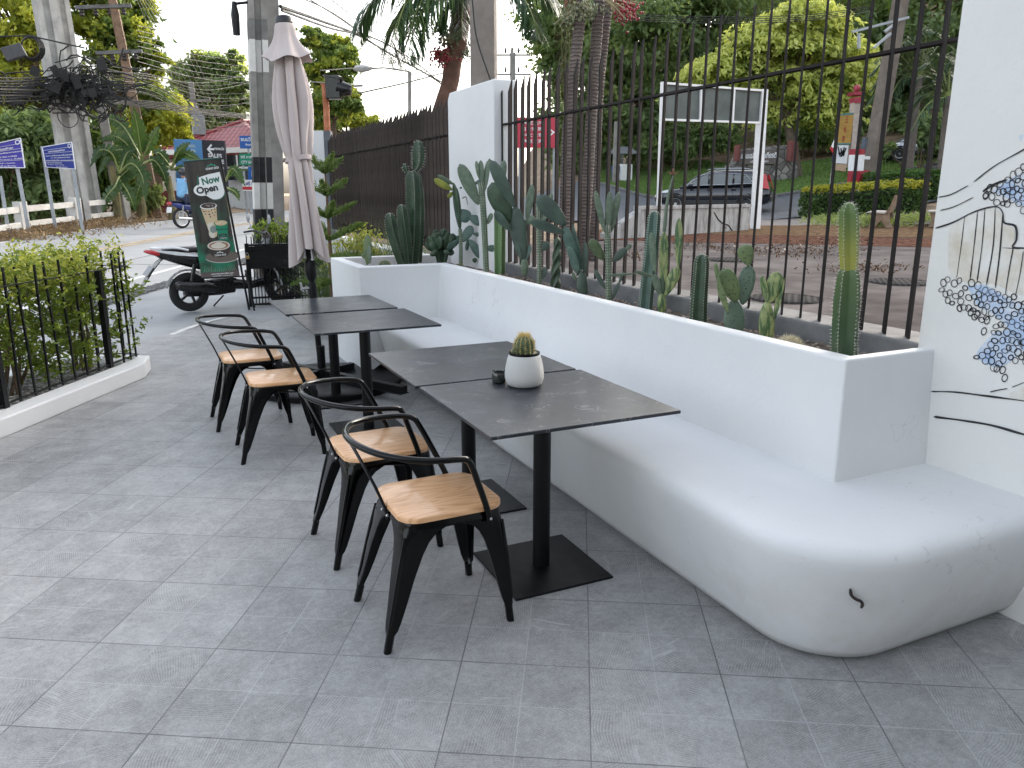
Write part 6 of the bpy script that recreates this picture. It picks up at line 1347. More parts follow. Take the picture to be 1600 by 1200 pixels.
mb = MB(); mb.bar(wa + UP * (wz - wa.z + .04) + Vector((-d_.y, d_.x, 0)) * .1, wb + UP * (wz - wb.z + .04) + Vector((-d_.y, d_.x, 0)) * .1, .26, .08); mb.build('coping', m_ww, lw, org='world', smooth=0)
we = at_G(948, 374); mb = MB(); mb.slab([Vector((wa.x - .004, wa.y, .3)), Vector((wa.x - .004, wa.y, wz - .02)), Vector((we.x, we.y, we.z + .12)), Vector((we.x, we.y, .3))], Vector((-d_.y, d_.x, 0)) * .2); mb.build('ramp_end', m_ww, lw, org='world', smooth=0)
mb = MB(); cr = [at_G(1090, 366).lerp(at_G(1091, 366), 0)]; 
def wq(x, y): r = ray(x, y); n_ = Vector((-d_.y, d_.x, 0)); tt = (wa - Vector((0, 0, H))).dot(n_) / r.dot(n_); return Vector((0, 0, H)) + r * tt - n_ * .006
for pts in ([(1115, 331), (1122, 343), (1130, 350), (1134, 357)], [(1130, 349), (1138, 352), (1144, 361)]): mb.tube([wq(*p) for p in pts], [.012, .018, .014, .006][:len(pts)], 5)
mb.build('crack', m_blackmatt, wl_, org='world')
# stone park sign
D = 41.; st_ = thing('stone_sign', 'rough stone park sign with white Thai lettering on the lawn', 'sign', on_g(at_D(1190, 276, D)))
t = NT('rubble masonry'); v = t.n('ShaderNodeTexVoronoi', feature='DISTANCE_TO_EDGE'); t.l(t.obj(), v.inputs['Vector']); v.inputs['Scale'].default_value = 2.6; v2 = t.n('ShaderNodeTexVoronoi'); t.l(t.obj(), v2.inputs['Vector']); v2.inputs['Scale'].default_value = 2.6
gr = t.math('SUBTRACT', 1., t.ramp(v.outputs['Distance'], .02, .08)); hs_ = t.n('ShaderNodeSeparateColor'); t.l(v2.outputs['Color'], hs_.inputs[0])
m_rub = t.done(t.bsdf(t.mix(gr, t.mix(hs_.outputs[0], (.12, .115, .11, 1), (.28, .26, .24, 1)), (.06, .055, .05, 1)), .85, 0, t.bump(v.outputs['Distance'], .8, .1)))
sq_ = [at_D(x, y, D) for x, y in ((1157, 232), (1236, 226), (1247, 275), (1140, 279))]
mb = MB(); cz = [(1140, 285), (1141, 258), (1150, 255), (1158, 234), (1180, 230), (1196, 229), (1236, 226), (1238, 250), (1246, 252), (1247, 282)]; mb.slab([at_D(x, y, D) for x, y in cz], FWD * 1.2); mb.build('masonry', m_rub, st_, org='world', smooth=0, bevel=.05)
SQ = [at_D(x, y, D - .12) for x, y in ((1156, 235), (1217, 233), (1214, 256), (1153, 257))]; sf = lambda o: (lambda a, b: SQ[3].lerp(SQ[2], a).lerp(SQ[0].lerp(SQ[1], a), b) + FWD * -o)
mb = MB(); mb.slab(SQ, FWD * .1); bo = mb.build('name_board', M('brown grey board', (.12, .095, .09), .7), st_, org='world', smooth=0); mb = MB(); text_mb(mb, 'สวนเฉลิมพระเกียรติ', sf(.02), .5, .62, .42, wmax=.92, bold=.03); text_mb(mb, 'เมืองพัทยา', sf(.02), .54, .2, .16, wmax=.45, bold=.02); mb.build('lettering', m_wht, bo, org='world', smooth=0)
for x in (1150, 1232, 1239): mb = MB(); b_ = on_g(at_D(x, 262, D - .3)); b_.z = zD(0, 252, D); mb.lathe([(.16, 0), (.17, .5), (.16, .75 if x < 1200 else .9), (.05, 1.0 if x > 1200 else .8)], 12, b_); mb.build('red_cylinder', M('dull red paint', (.16, .045, .04), .7), st_, org='world')
# temple gate board, flag, striped guard, pole
D = 37.; tp_, bo, f = board('temple_sign', 'yellow vertical sign with red Chinese letters beside a pink post', 'sign', [(1314, 178), (1334, 176), (1329, 226), (1308, 226)], D, M('ochre sign', (.44, .26, .06), .6), [('三', .50, .80, .20, .55), ('仙', .45, .50, .20, .6), ('宮', .42, .20, .20, .6)], M('red ink', (.35, .03, .025), .5), th=.25, bands=[(0, .94, 1, 1, M('teal band', (.10, .24, .23), .6)), (0, 0, 1, .05, M('teal band', (.10, .24, .23), .6))])
mb = MB(); Q = [at_D(x, y, D) for x, y in ((1308, 227), (1326, 227), (1323, 256), (1306, 255))]; mb.slab(Q, FWD * .25); pp = mb.build('white_panel', m_whitep, tp_, org='world', smooth=0)
mb = MB(); 
for k in range(9): c = at_D(1311 + rnd.uniform(0, 9), 236 + rnd.uniform(0, 13), D - .03); mb.bar(c, c + UP * rnd.uniform(.15, .35) + RIGHT * rnd.uniform(-.12, .12), .05, .02)
mb.build('ink_figures', m_blackmatt, pp, org='world', smooth=0)
mb = MB(); mb.slab([at_D(x, y, D) for x, y in ((1306, 256), (1323, 257), (1321, 268), (1305, 266))], FWD * .3); mb.build('plinth', M('pale orange plaster', (.48, .33, .22), .8), tp_, org='world', smooth=0)
mb = MB(); mb.slab([at_D(x, y, D) for x, y in ((1335, 160), (1349, 158), (1340, 262), (1328, 262))], FWD * .5); mb.build('gate_post', M('cream pink plaster', (.52, .44, .38), .8), tp_, org='world', smooth=0); mb = MB(); mb.slab([at_D(x, y, D - .1) for x, y in ((1333, 143), (1352, 143), (1350, 148), (1335, 148))], FWD * .7); mb.slab([at_D(x, y, D - .06) for x, y in ((1335, 152), (1349, 151), (1348, 160), (1336, 161))], FWD * .6); mb.ball(at_D(1339, 138, D), .16, 8, 6); mb.build('red_cap', M('deep pink paint', (.42, .06, .09), .6), tp_, org='world', smooth=30)
D = 30.; fg = thing('flag', 'small drooping red white and blue flag on a white pole beside the hedge', 'flag', on_g(at_D(1295, 305, D)))
mb = MB(); mb.tube([Vector((0, 0, 0)), at_D(1301, 255, D) - fg.location, at_D(1306, 215, D) - fg.location], .022, 8); mb.build('flag_pole', m_whitep, fg)
fl3 = [(1305, 216), (1301, 222), (1298, 229), (1299, 236), (1302, 241), (1303, 232)], [(1304, 216), (1305.5, 216), (1304, 232), (1303, 250), (1301, 252), (1300.5, 240), (1302, 230)]
mb = MB(); mb.slab([at_D(x, y, D - .05) for x, y in ((1304.5, 217), (1301, 224), (1299, 229), (1303, 232))], FWD * .03); mb.build('white_stripe', m_whitep, fg, org='world', smooth=0); mb = MB(); mb.slab([at_D(x, y, D - .055) for x, y in ((1299, 229), (1297, 232), (1301, 239), (1303.5, 238), (1303, 232))], FWD * .03); mb.build('red_stripe', M('flag red', (.45, .02, .03), .7), fg, org='world', smooth=0); mb = MB(); mb.slab([at_D(x, y, D - .055) for x, y in ((1302, 239), (1300, 250), (1300.5, 253), (1302.5, 252), (1303.5, 239))], FWD * .03); mb.build('blue_stripe', M('flag blue', (.03, .035, .16), .7), fg, org='world', smooth=0)
up2 = cpole('utility_pole', 'grey brown utility pole with metal arms rising over the yellow hedge', 1352, 308, 33, .52, 14, tuple((RIGHT * .075).xy), .5, [], False, .75, M('brown concrete pole', (.17, .14, .115), .85, var=.3, scale=2))
for a, b in (((1331, 50), (1420, 27)), ((1342, 52), (1342, 76)), ((1382, 50), (1402, 34)), ((1365, 75), (1392, 52))): mb = MB(); mb.bar(at_D(*a, 32.6) - up2.location, at_D(*b, 32.6) - up2.location, .09, .09); mb.build('arm', m_galv, up2, smooth=0)
mb = MB(); mb.tube([at_D(1352, 215, 32.5) - up2.location, at_D(1348, 240, 32.5) - up2.location], .11, 8); mb.build('pipe', M('blue grey pipe', (.07, .09, .12), .5), up2)
gd_ = thing('pole_guard', 'red and white striped steel guard at the foot of the utility pole', 'barrier', on_g(at_D(1338, 302, 32.3)))
for xa, xb in ((1333, 1328), (1346, 1340)):
    L_ = [(233, 242, 1), (242, 267, 0), (267, 290, 1), (290, 306, 0)]
    for ya, yb, k in L_: tA = (ya - 233) / 73; tB = (yb - 233) / 73; mb = MB(); mb.bar(at_D(xa + (xb - xa) * tA, ya, 32.2), at_D(xa + (xb - xa) * tB, yb, 32.2), .2, .2); mb.build('red_band' if k else 'white_band', M('guard red', (.34, .025, .04), .5) if k else m_whitep, gd_, org='world', smooth=0)
for y, k in ((246, 0), (268, 1), (292, 0)): mb = MB(); mb.bar(at_D(1346, y, 32.2), at_D(1358, y + 1, 32.4), .1, .12); mb.build('red_band' if k else 'white_band', M('guard red', (.34, .025, .04), .5) if k else m_whitep, gd_, org='world', smooth=0)
# red Chinese hoarding far left of the palms
D = 30.; rb, bo, f = board('red_hoarding', 'red hoarding with white Chinese lettering behind the first fence bars', 'billboard', [(806, 183), (871, 184), (871, 231), (806, 231)], D, M('red hoarding', (.46, .03, .06), .5, var=.06), [('大正住宅', .42, .82, .13, .75), ('日本料理', .40, .62, .13, .8), ('中文公司', .40, .42, .13, .8), ('地産買売', .40, .22, .13, .8)], m_wht, posts=(812, 866))
mb = MB(); fpoly(mb, f(.012), [(.80, .62), (.88, .52), (.80, .40), (.84, .40), (.94, .52), (.84, .62)]); mb.build('arrow', m_wht, bo, org='world', smooth=0)
# stall with awning, gate house, motorbike far off
sh = thing('market_stall', 'small grey roofed stall with bins at the end of the side road', 'stall', on_g(at_D(975, 275, 48)))
q = lambda x, y, D=48.: at_D(x, y, D)
mb = MB(); mb.add([q(950, 240, 47), q(998, 240, 47), q(998, 240, 51), q(950, 240, 51), q(962, 229, 49), q(985, 229, 49)], [(0, 1, 5, 4), (1, 2, 5), (2, 3, 4, 5), (3, 0, 4)]); mb.build('awning', M('grey awning', (.16, .16, .17), .7), sh, org='world', smooth=0)
for x in (952, 972, 996): mb = MB(); mb.bar(on_g(q(x, 275, 47.2)), q(x, 240, 47.2), .1, .1); mb.build('post', m_conc, sh, org='world')
mb = MB(); p = on_g(q(962, 276, 46.6)); mb.lathe([(.2, 0), (.27, .8), (.28, .9)], 12, p); mb.build('blue_bin', M('blue plastic', (.02, .06, .2), .5), sh, org='world'); mb = MB(); p = on_g(q(976, 276, 46.6)); mb.box(p + UP * .5, (.7, .5, 1.0)); mb.build('white_counter', m_whitep, sh, org='world', smooth=0)
cpole('utility_pole', 'slim pale post beside the small grey stall', 960, 282, 45, .2, zD(0, 190, 45), (0, 0), .2, [], False, .9)
# ================================================================= cars
def car(label, pos, ang, L, W, Hh, paint, name='suv', cat='car'):
    t = thing(name, label, cat, pos, ang)
    # front at +x. lower body and cabin from section rings
    def sect(x, w, z0, z1, crown=.1, n=16):
        pts = []
        for j in range(n):
            a = 2 * math.pi * j / n; c_, s_ = math.cos(a), math.sin(a)
            y = w / 2 * abs(c_) ** .38 * (1 if c_ > 0 else -1); z = (z0 + z1) / 2 + (z1 - z0) / 2 * abs(s_) ** .5 * (1 if s_ > 0 else -1); pts.append(Vector((x, y, z)))
        return pts
    hl = L / 2; mb = MB()
    mb.loft([sect(-hl, W * .80, .50, .92), sect(-hl + .06, W * .90, .38, 1.02), sect(-hl + .3, W * .98, .32, 1.06), sect(-hl + 1.0, W, .30, 1.05), sect(0, W, .28, 1.03), sect(.7, W, .28, 1.02), sect(1.15, W * .985, .30, 1.0), sect(hl - .45, W * .95, .32, .90), sect(hl - .12, W * .86, .36, .82), sect(hl, W * .70, .42, .72)])
    body = mb.build('body', paint, t, smooth=45)
    mb = MB(); mb.loft([sect(-hl + .10, W * .78, .95, 1.12), sect(-hl + .30, W * .82, .95, 1.50), sect(-hl + .62, W * .76, .95, Hh - .02), sect(-.6, W * .76, .95, Hh), sect(.1, W * .76, .95, Hh - .03), sect(.45, W * .80, .95, Hh - .16), sect(.95, W * .86, .95, 1.20), sect(1.25, W * .84, .93, 1.02)]); mb.build('cabin', paint, t, smooth=45)
    gl = M('tinted car glass', (.07, .08, .08), .06, coat=.5)
    def win(pts, name, off, nn):
        mb = MB(); mb.slab([Vector(p) for p in pts], Vector(nn) * off); return mb.build(name, gl, t, smooth=0)
    for s in (-1, 1):
        yb, yt = W * .432 * s, W * .385 * s
        win([(.98, yb, 1.06), (.12, yb, 1.06), (.12, yt, Hh - .15), (.36, yt, Hh - .22)], 'side_window', .02, (0, s, 0)); win([(.05, yb, 1.06), (-.82, yb, 1.08), (-.82, yt, Hh - .16), (.05, yt, Hh - .14)], 'side_window', .02, (0, s, 0)); win([(-.90, yb, 1.09), (-1.62, yb, 1.17), (-1.42, yt, Hh - .26), (-.90, yt, Hh - .17)], 'side_window', .02, (0, s, 0))
        mb = MB(); mb.tube([(1.0, yb * 1.03, 1.05), (-1.64, yb * 1.03, 1.14)], .014, 6); mb.tube([(1.0, yb * 1.02, 1.07), (.36, yt * 1.05, Hh - .20), (-.2, yt * 1.05, Hh - .12), (-1.3, yt * 1.05, Hh - .20), (-1.64, yb * 1.03, 1.15)], .012, 6); mb.build('chrome_trim', m_steel, t)
        mb = MB(); mb.ball((.78, s * W * .52, 1.08), .12, 12, 8, sq=(.8, 1, .72)); mb.build('mirror', paint, t, smooth=60)
        mb = MB(); mb.box((.0, s * W * .505, .43), (2.1, .03, .16)); mb.build('sill', M('black car plastic', (.02, .02, .02), .6), t, smooth=0, bevel=.02)
        mb = MB(); mb.slab([(hl - .62, s * W * .475, .80), (hl - .16, s * W * .40, .70), (hl - .12, s * W * .36, .80), (hl - .62, s * W * .44, .91)], (0, s * .03, .01)); mb.build('headlight', M('clear headlamp', (.62, .64, .66), .1, coat=.5), t, smooth=0, bevel=.01)
        mb = MB(); mb.slab([(-hl + .05, s * W * .43, .92), (-hl + .30, s * W * .475, .95), (-hl + .36, s * W * .41, 1.45), (-hl + .24, s * W * .38, 1.50)], (-.02, s * .035, 0)); mb.build('tail_light', m_redl, t, smooth=0, bevel=.01)
        for x in (.15, -.78): mb = MB(); mb.box((x - .12, s * W * .507, .92), (.2, .03, .035)); mb.build('door_handle', paint, t, smooth=0, bevel=.008)
        for x in (.08, -.85, 1.0): mb = MB(); mb.bar((x, s * W * .5, .42), (x - .03, s * W * .495, 1.03), .008, .012); mb.build('door_gap', m_blackmatt, t, smooth=0)
        for x in (hl - .92, -hl + .86):
            q = Matrix.Rotation(R(90), 3, 'X'); mb = MB(); mb.lathe([(.36, -.005), (.415, -.02), (.415, .02), (.36, .01)], 32, (x, s * W * .485, .36), 0, q); mb.lathe([(.0001, -.01), (.385, -.01), (.385, .02), (.0001, .02)], 32, (x, s * W * .482, .36), 0, q); mb.build('wheel_arch', M('black car plastic', (.02, .02, .02), .6), t)
            wheel(t, (x, s * (W * .5 - .09), .345), (0, 1, 0), .345, .22, 5, M('alloy rim', (.5, .51, .52), .3, .8), .16)
    win([(1.0, -W * .36, 1.10), (1.0, W * .36, 1.10), (.50, W * .33, Hh - .17), (.50, -W * .33, Hh - .17)], 'windscreen', .03, (.8, 0, .5)); win([(-hl + .17, -W * .34, 1.14), (-hl + .17, W * .34, 1.14), (-hl + .40, W * .31, Hh - .14), (-hl + .40, -W * .31, Hh - .14)], 'rear_window', .05, (-1, 0, .3))
    mb = MB(); mb.slab([(hl + .002, -.32, .55), (hl + .002, .32, .55), (hl - .03, .36, .74), (hl - .03, -.36, .74)], (.02, 0, 0)); mb.build('grille', m_steel, t, smooth=0); mb = MB(); mb.box((-hl - .005, 0, .56), (.06, W * .82, .22)); mb.build('rear_bumper', M('black car plastic', (.02, .02, .02), .6), t, smooth=0, bevel=.03)
    mb = MB(); mb.tube([(-1.4, W * .33, Hh + .0), (-1.2, W * .33, Hh + .05), (.0, W * .33, Hh + .04), (.2, W * .33, Hh - .03)], .015, 6); mb.tube([(-1.4, -W * .33, Hh), (-1.2, -W * .33, Hh + .05), (.0, -W * .33, Hh + .04), (.2, -W * .33, Hh - .03)], .015, 6); mb.build('roof_rail', m_steel, t)
    return t
rwp = at_G(1183, 336); dv = Vector((-2.62, 3.0, 0)).normalized(); nd = Vector((-dv.y, dv.x, 0))
c_ = rwp + dv * 1.42 - nd * .8 - RIGHT * .45; c_ = on_g(c_)
car('black sport utility car on the side road behind the low whitewashed wall', c_, math.atan2(dv.y, dv.x), 4.55, 1.82, 1.68, M('black car paint', (.010, .011, .016), .12, coat=.8))
sc_ = on_g(at_D(1440, 222, 44)); car('silver car mostly hidden behind the feather palm on the slope', sc_ + UP * .0, math.atan2(-FWD.y * .2 + RIGHT.y, -FWD.x * .2 + RIGHT.x) + math.pi, 4.4, 1.78, 1.6, M('silver car paint', (.42, .43, .45), .25, .6, coat=.6), 'parked_car')
# ================================================================= concrete benches and hedges beyond
m_bn = M('brown cast concrete', (.20, .13, .085), .85, var=.3, scale=4, bump=.4, bscale=30, c2=(.30, .21, .145)); m_bnt = M('pale worn seat concrete', (.40, .37, .33), .8, var=.15)
def park_bench(label, p, ang, L=1.75):
    t = thing('park_bench', label, 'bench', on_g(p), ang, 'concrete park benches')
    mb = MB(); mb.loft([[Vector((x, y, z)) for x, z in ((.0, .44), (.30, .46), (.47, .45), (.49, .41), (.30, .41), (.0, .39))] for y in (-L / 2, L / 2)]); mb.build('seat', m_bnt, t, smooth=30, bevel=.01)
    mb = MB(); mb.loft([[Vector((x, y, z)) for x, z in ((.0, .42), (-.10, .62), (-.18, .90), (-.23, .91), (-.20, .75), (-.08, .40))] for y in (-L / 2, L / 2)]); mb.build('backrest', m_bn, t, smooth=30, bevel=.01)
    for y in (-L / 2 + .12, L / 2 - .12):
        mb = MB(); mb.slab([(-.09, y - .06, .42), (.40, y - .06, .41), (.36, y - .06, .30), (.33, y - .06, .15), (.42, y - .06, .0), (.24, y - .06, .0), (.17, y - .06, .12), (.10, y - .06, .20), (.03, y - .06, .12), (-.04, y - .06, .0), (-.22, y - .06, .0), (-.12, y - .06, .2)], (0, .12, 0)); mb.build('leg', m_bn, t, smooth=0, bevel=.015)
    return t
b1 = at_G(1366, 355); bd = (RIGHT * -.80 + FWD * .45).normalized(); ba = math.atan2(bd.y, bd.x)
park_bench('concrete bench with brown back, nearer the yellow hedge end, left of the pair', b1 + RIGHT * .35, ba, 1.9); park_bench('concrete bench with brown back, right of the pair beside the mural wall', b1 + RIGHT * 2.15 + FWD * .2, ba, 1.9)
def clipped_hedge(label, quad, h, n, lm, lm2, leaf=.10, flowers=False):
    P4 = [on_g(p) for p in quad]; c = sum(P4, Vector()) / 4; t = thing('hedge', label, 'hedge', on_g(c)); C = []; D_ = []; C2 = []; D2 = []
    for i in range(n):
        a, b, z = random.random(), random.random(), random.random()
        k = random.random()
        if k < .45: z = 1.0 + random.gauss(0, .035)
        elif k < .75: b = random.choice((0, 1)) + random.gauss(0, .03)
        else: a = random.choice((0, 1)) + random.gauss(0, .02)
        p = P4[0].lerp(P4[1], a).lerp(P4[3].lerp(P4[2], a), b); bul = .07 * noise.noise(Vector((p.x * 1.5, p.y * 1.5, z * 3)))
        p = p + UP * (h * z * (1 + bul) + .03) + (p - c).normalized() * bul * 2; d = Vector((random.gauss(0, 1), random.gauss(0, 1), random.gauss(.3, .7)))
        if z > .86 and random.random() < .8: C2.append(tuple(p)); D2.append(tuple(d))
        else: C.append(tuple(p)); D_.append(tuple(d))
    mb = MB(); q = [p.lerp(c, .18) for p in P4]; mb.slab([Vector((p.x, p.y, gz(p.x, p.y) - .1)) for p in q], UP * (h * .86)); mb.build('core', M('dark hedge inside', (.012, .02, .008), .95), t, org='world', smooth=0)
    leaf_mesh('foliage', C, D_, leaf * (.7 + .6 * RNG.random((len(C), 1))), lm, t, .55, t.location); leaf_mesh('top_growth', C2, D2, leaf * (.7 + .6 * RNG.random((len(C2), 1))), lm2, t, .55, t.location)
L_hg = LEAF('hedge green', (.025, .06, .015), (.09, .16, .035), .3); L_hy = LEAF('golden hedge top', (.22, .24, .02), (.48, .44, .05), .35); L_dk = LEAF('dark glossy leaves', (.09, .15, .06), (.27, .36, .15), .45); L_md = LEAF('mid green leaves', (.13, .20, .07), (.36, .43, .16), .5)
h0, h1 = at_G(1288, 343), at_G(1465, 338); clipped_hedge('clipped hedge with golden yellow top behind the concrete benches', [h0 + FWD * .5, h1 + FWD * .9, h1 + FWD * 2.4, h0 + FWD * 2.2], .92, 9000, L_hg, L_hy, .11)
h0, h1 = at_G(1378, 318) , at_G(1475, 312); clipped_hedge('dark green clipped hedge behind the golden topped one', [h0, h1, h1 + FWD * 2, h0 + FWD * 2], 1.0, 5000, L_hg, LEAF('fresh hedge green', (.04, .10, .02), (.10, .19, .04), .3), .13)
def ground_plants(label, pts, n, r, h, mat, leaf, name='ground_cover', wd=.35):
    C = []; D_ = []
    for i in range(n):
        x, y = random.choice(pts); p = at_G(x + random.gauss(0, r), y + random.gauss(0, r * .12)); C.append(tuple(p + UP * random.uniform(.02, h))); D_.append((random.gauss(0, .7), random.gauss(0, .7), random.uniform(.1, 1)))
    tag(leaf_mesh(name, C, D_, leaf * (.6 + .8 * RNG.random((n, 1))), mat, width=wd), label, 'plants', kind='stuff')
ground_plants('green weeds growing round the concrete benches and hedge foot', [(1300, 350), (1340, 350), (1400, 350), (1430, 346), (1310, 346), (1370, 352)], 2600, 22, .22, L_md, .12)
ground_plants('fallen yellow and brown leaves scattered on the lawn and lot', [(1150, 285), (1230, 285), (1180, 300), (1300, 380), (1200, 392), (1100, 385), (1000, 400), (1350, 420), (1260, 395)], 1500, 38, .02, LEAF('dead leaves', (.045, .025, .018), (.19, .11, .06), .1), .065, 'leaf_litter')
ground_plants('dry grass tufts along the far street edge below the white railing', [(30, 372), (80, 366), (130, 357), (170, 352), (220, 338), (270, 326), (350, 318)], 3200, 30, .22, LEAF('dry grass', (.16, .095, .05), (.36, .25, .13), .2), .15, 'dry_grass', .13)
# ================================================================= grass bed, small conifer, fern between planter and far fence
def arching(mb, base, d, L, droop, w, n=7):
    pts = []; p = Vector(base); v = Vector(d).normalized()
    for i in range(n + 1): pts.append(p.copy()); p = p + v * (L / n); v = (v + Vector((0, 0, -droop / n))).normalized()
    vs = []; 
    for i, p in enumerate(pts):
        t = (pts[min(i + 1, n)] - pts[max(0, i - 1)]).normalized(); s = t.cross(UP); s = s.normalized() if s.length > 1e-3 else Vector((1, 0, 0)); k = w * (1 - (i / n) ** 1.6) * (.5 + .5 * min(1, i / 2)) + .0004
        vs += [p + s * k / 2, p - s * k / 2]
    mb.add(vs, [(2 * i, 2 * i + 1, 2 * i + 3, 2 * i + 2) for i in range(n)])
m_gr = LEAF('fountain grass blades', (.05, .09, .035), (.16, .22, .10), .3)
for i, (x, y, Y, hgt, lab) in enumerate([(535, 0, 9.4, 1.05, 'fine arching grass tuft nearest the parasol, left of the white kerb'), (568, 0, 9.9, 1.12, 'fine arching grass tuft in the middle of the bed before the white kerb'), (598, 0, 9.2, 1.08, 'fine arching grass tuft beside the column cactus clump, under the fence'), (628, 0, 8.7, 1.15, 'fine arching grass tuft behind the tall column cactus'), (660, 0, 8.2, 1.05, 'sparse arching grass tuft left of the white pillar'), (513, 0, 8.9, .82, 'dense fine grass tuft hanging beside the end of the white planter')]):
    r = ray(x, 400); k = Y / r.y; base = Vector((r.x * k, Y, 0)); t = thing('grass_tuft', lab, 'grass', base); mb = MB()
    for j in range(420):
        a = random.uniform(0, 6.28); rr_ = random.uniform(0, .12); arching(mb, (rr_ * math.cos(a), rr_ * math.sin(a), random.uniform(.0, .1)), (math.cos(a) * random.uniform(.1, .6), math.sin(a) * random.uniform(.1, .6), 1), hgt * random.uniform(.7, 1.25), random.uniform(.5, 1.9), .006)
    mb.build('blades', m_gr, t, smooth=0)
t = thing('norfolk_pine', 'young star branched conifer with pale tips behind the parasol', 'conifer', (1.80, 8.55, 0)); hT = at_Y(513, 262, 8.55).z
mb = MB(); mb.tube([(0, 0, 0), (.01, 0, hT * .5), (0, 0, hT)], [.03, .02, .008], 8); mb.build('trunk', M('orange brown stem', (.13, .075, .04), .8), t)
L_pine = LEAF('soft conifer needles', (.06, .13, .03), (.22, .30, .08), .3); C = []; D_ = []
for li in range(7):
    z = hT - .05 - li * .235; nb_ = 5; L = min(.60, .23 + li * .07)
    for b in range(nb_):
        a = 2 * math.pi * b / nb_ + li * .5 + random.gauss(0, .15); up_k = (.75 - li * .13); L_ = L * random.uniform(.8, 1.2)
        for s in range(int(L_ / .0045)):
            f = s * .0045 / L_; p = Vector((math.cos(a) * L_ * f * .92, math.sin(a) * L_ * f * .92, z + L_ * up_k * f ** 1.4 - .10 * f * f * (li > 3))); w_ = .055 * math.sin(math.pi * min(1, .12 + f * .85))
            for q in range(3): C.append(tuple(p + Vector((random.gauss(0, w_ * .5), random.gauss(0, w_ * .5), abs(random.gauss(0, w_ * .5)))))); D_.append((math.cos(a) + random.gauss(0, .5), math.sin(a) + random.gauss(0, .5), .8 + random.gauss(0, .4)))
leaf_mesh('needles', C, D_, .05 * (.7 + .6 * RNG.random((len(C), 1))), L_pine, t, .22)
def bush(name, label, cat, base, blobs, n, size, mat, width=.5, clump=.28, nclump=60, stems=5, shell=.35, m_stem=None, trunk=None, second=None):
    t = thing(name, label, cat, base); B = [(tuple(Vector(c) - Vector(base)), r, sq) for c, r, sq in blobs]
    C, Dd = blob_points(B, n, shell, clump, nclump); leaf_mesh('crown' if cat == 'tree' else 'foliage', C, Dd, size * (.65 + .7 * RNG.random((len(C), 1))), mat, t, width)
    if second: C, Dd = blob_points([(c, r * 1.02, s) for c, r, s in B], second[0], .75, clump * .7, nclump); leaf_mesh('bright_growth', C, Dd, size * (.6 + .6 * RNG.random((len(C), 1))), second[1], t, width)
    mb = MB(); tr = trunk or .05
    tp = Vector((0, 0, 0)); cz = sum((Vector(c) for c, r, s in B), Vector()) / len(B); fork = Vector((cz.x * .35, cz.y * .35, max(.1, min(Vector(c).z - r for c, r, s in B) * .8 + .2 * cz.z)))
    if cat == 'tree': mb.tube(bez([Vector((0, 0, -.3)), fork * .5 + Vector((.05, 0, 0)), fork], 5), [tr * (1.25 - .05 * i) for i in range(11)], 10)
    for c, r, s in B:
        c = Vector(c); st_ = fork if cat == 'tree' else Vector((c.x * .3, c.y * .3, -.05)); mid = st_.lerp(c, .5) + Vector((random.gauss(0, r * .12), random.gauss(0, r * .12), r * .1)); pth = bez([st_, mid, c + UP * r * .3], 5); r0 = tr * (.55 if cat == 'tree' else .4)
        mb.tube(pth, [r0 * (1 - .085 * i) + .004 for i in range(len(pth))], 6)
        for k in range(5): e = c + Vector((random.gauss(0, 1), random.gauss(0, 1), random.gauss(.2, .6))).normalized() * r * .8; s0 = pth[5 + k % 5]; mb.tube([s0, s0.lerp(e, .5) + UP * r * .08, e], [r0 * .4, r0 * .25, .004], 5)
    mb.build('trunk' if cat == 'tree' else 'stems', m_stem or m_bark, t, smooth=60); return t
def pxb(lst, D, sq=(1, 1, .85), jit=.5):
    out = []
    for (x, y, r) in lst: d = D + random.uniform(-jit, jit) * r * mpp(D) * 1.2; out.append((tuple(at_D(x, y, d)), r * mpp(D), sq))
    return out
bush('shrub', 'low yellow leaved shrub behind the small conifer and grass', 'shrub', (2.35, 9.3, 0), [((2.3, 9.3, .95), .26, (1, 1, 1)), ((2.42, 9.2, .72), .22, (1, 1, 1)), ((2.15, 9.3, .6), .25, (1, 1, 1))], 1500, .055, m_hnew)
bush('shrub', 'bright ferny shrub growing through the low black gate spikes', 'shrub', (1.75, 11.5, .05), [(tuple(at_D(432, 362, 11.6)), .22, (1.3, 1, .7)), (tuple(at_D(415, 355, 11.5)), .13, (1.5, 1, .6)), (tuple(at_D(445, 378, 11.6)), .2, (1.2, 1, .8))], 1500, .05, LEAF('fresh fern leaves', (.10, .18, .03), (.30, .38, .06), .4))
bush('shrub', 'dense green shrub behind the bars of the low black gate', 'shrub', (1.9, 11.6, .05), [((1.7, 11.5, .42), .3, (1, 1, 1)), ((2.1, 11.5, .4), .32, (1, 1, 1)), ((1.95, 11.6, .6), .25, (1, 1, 1))], 2200, .06, L_hg)
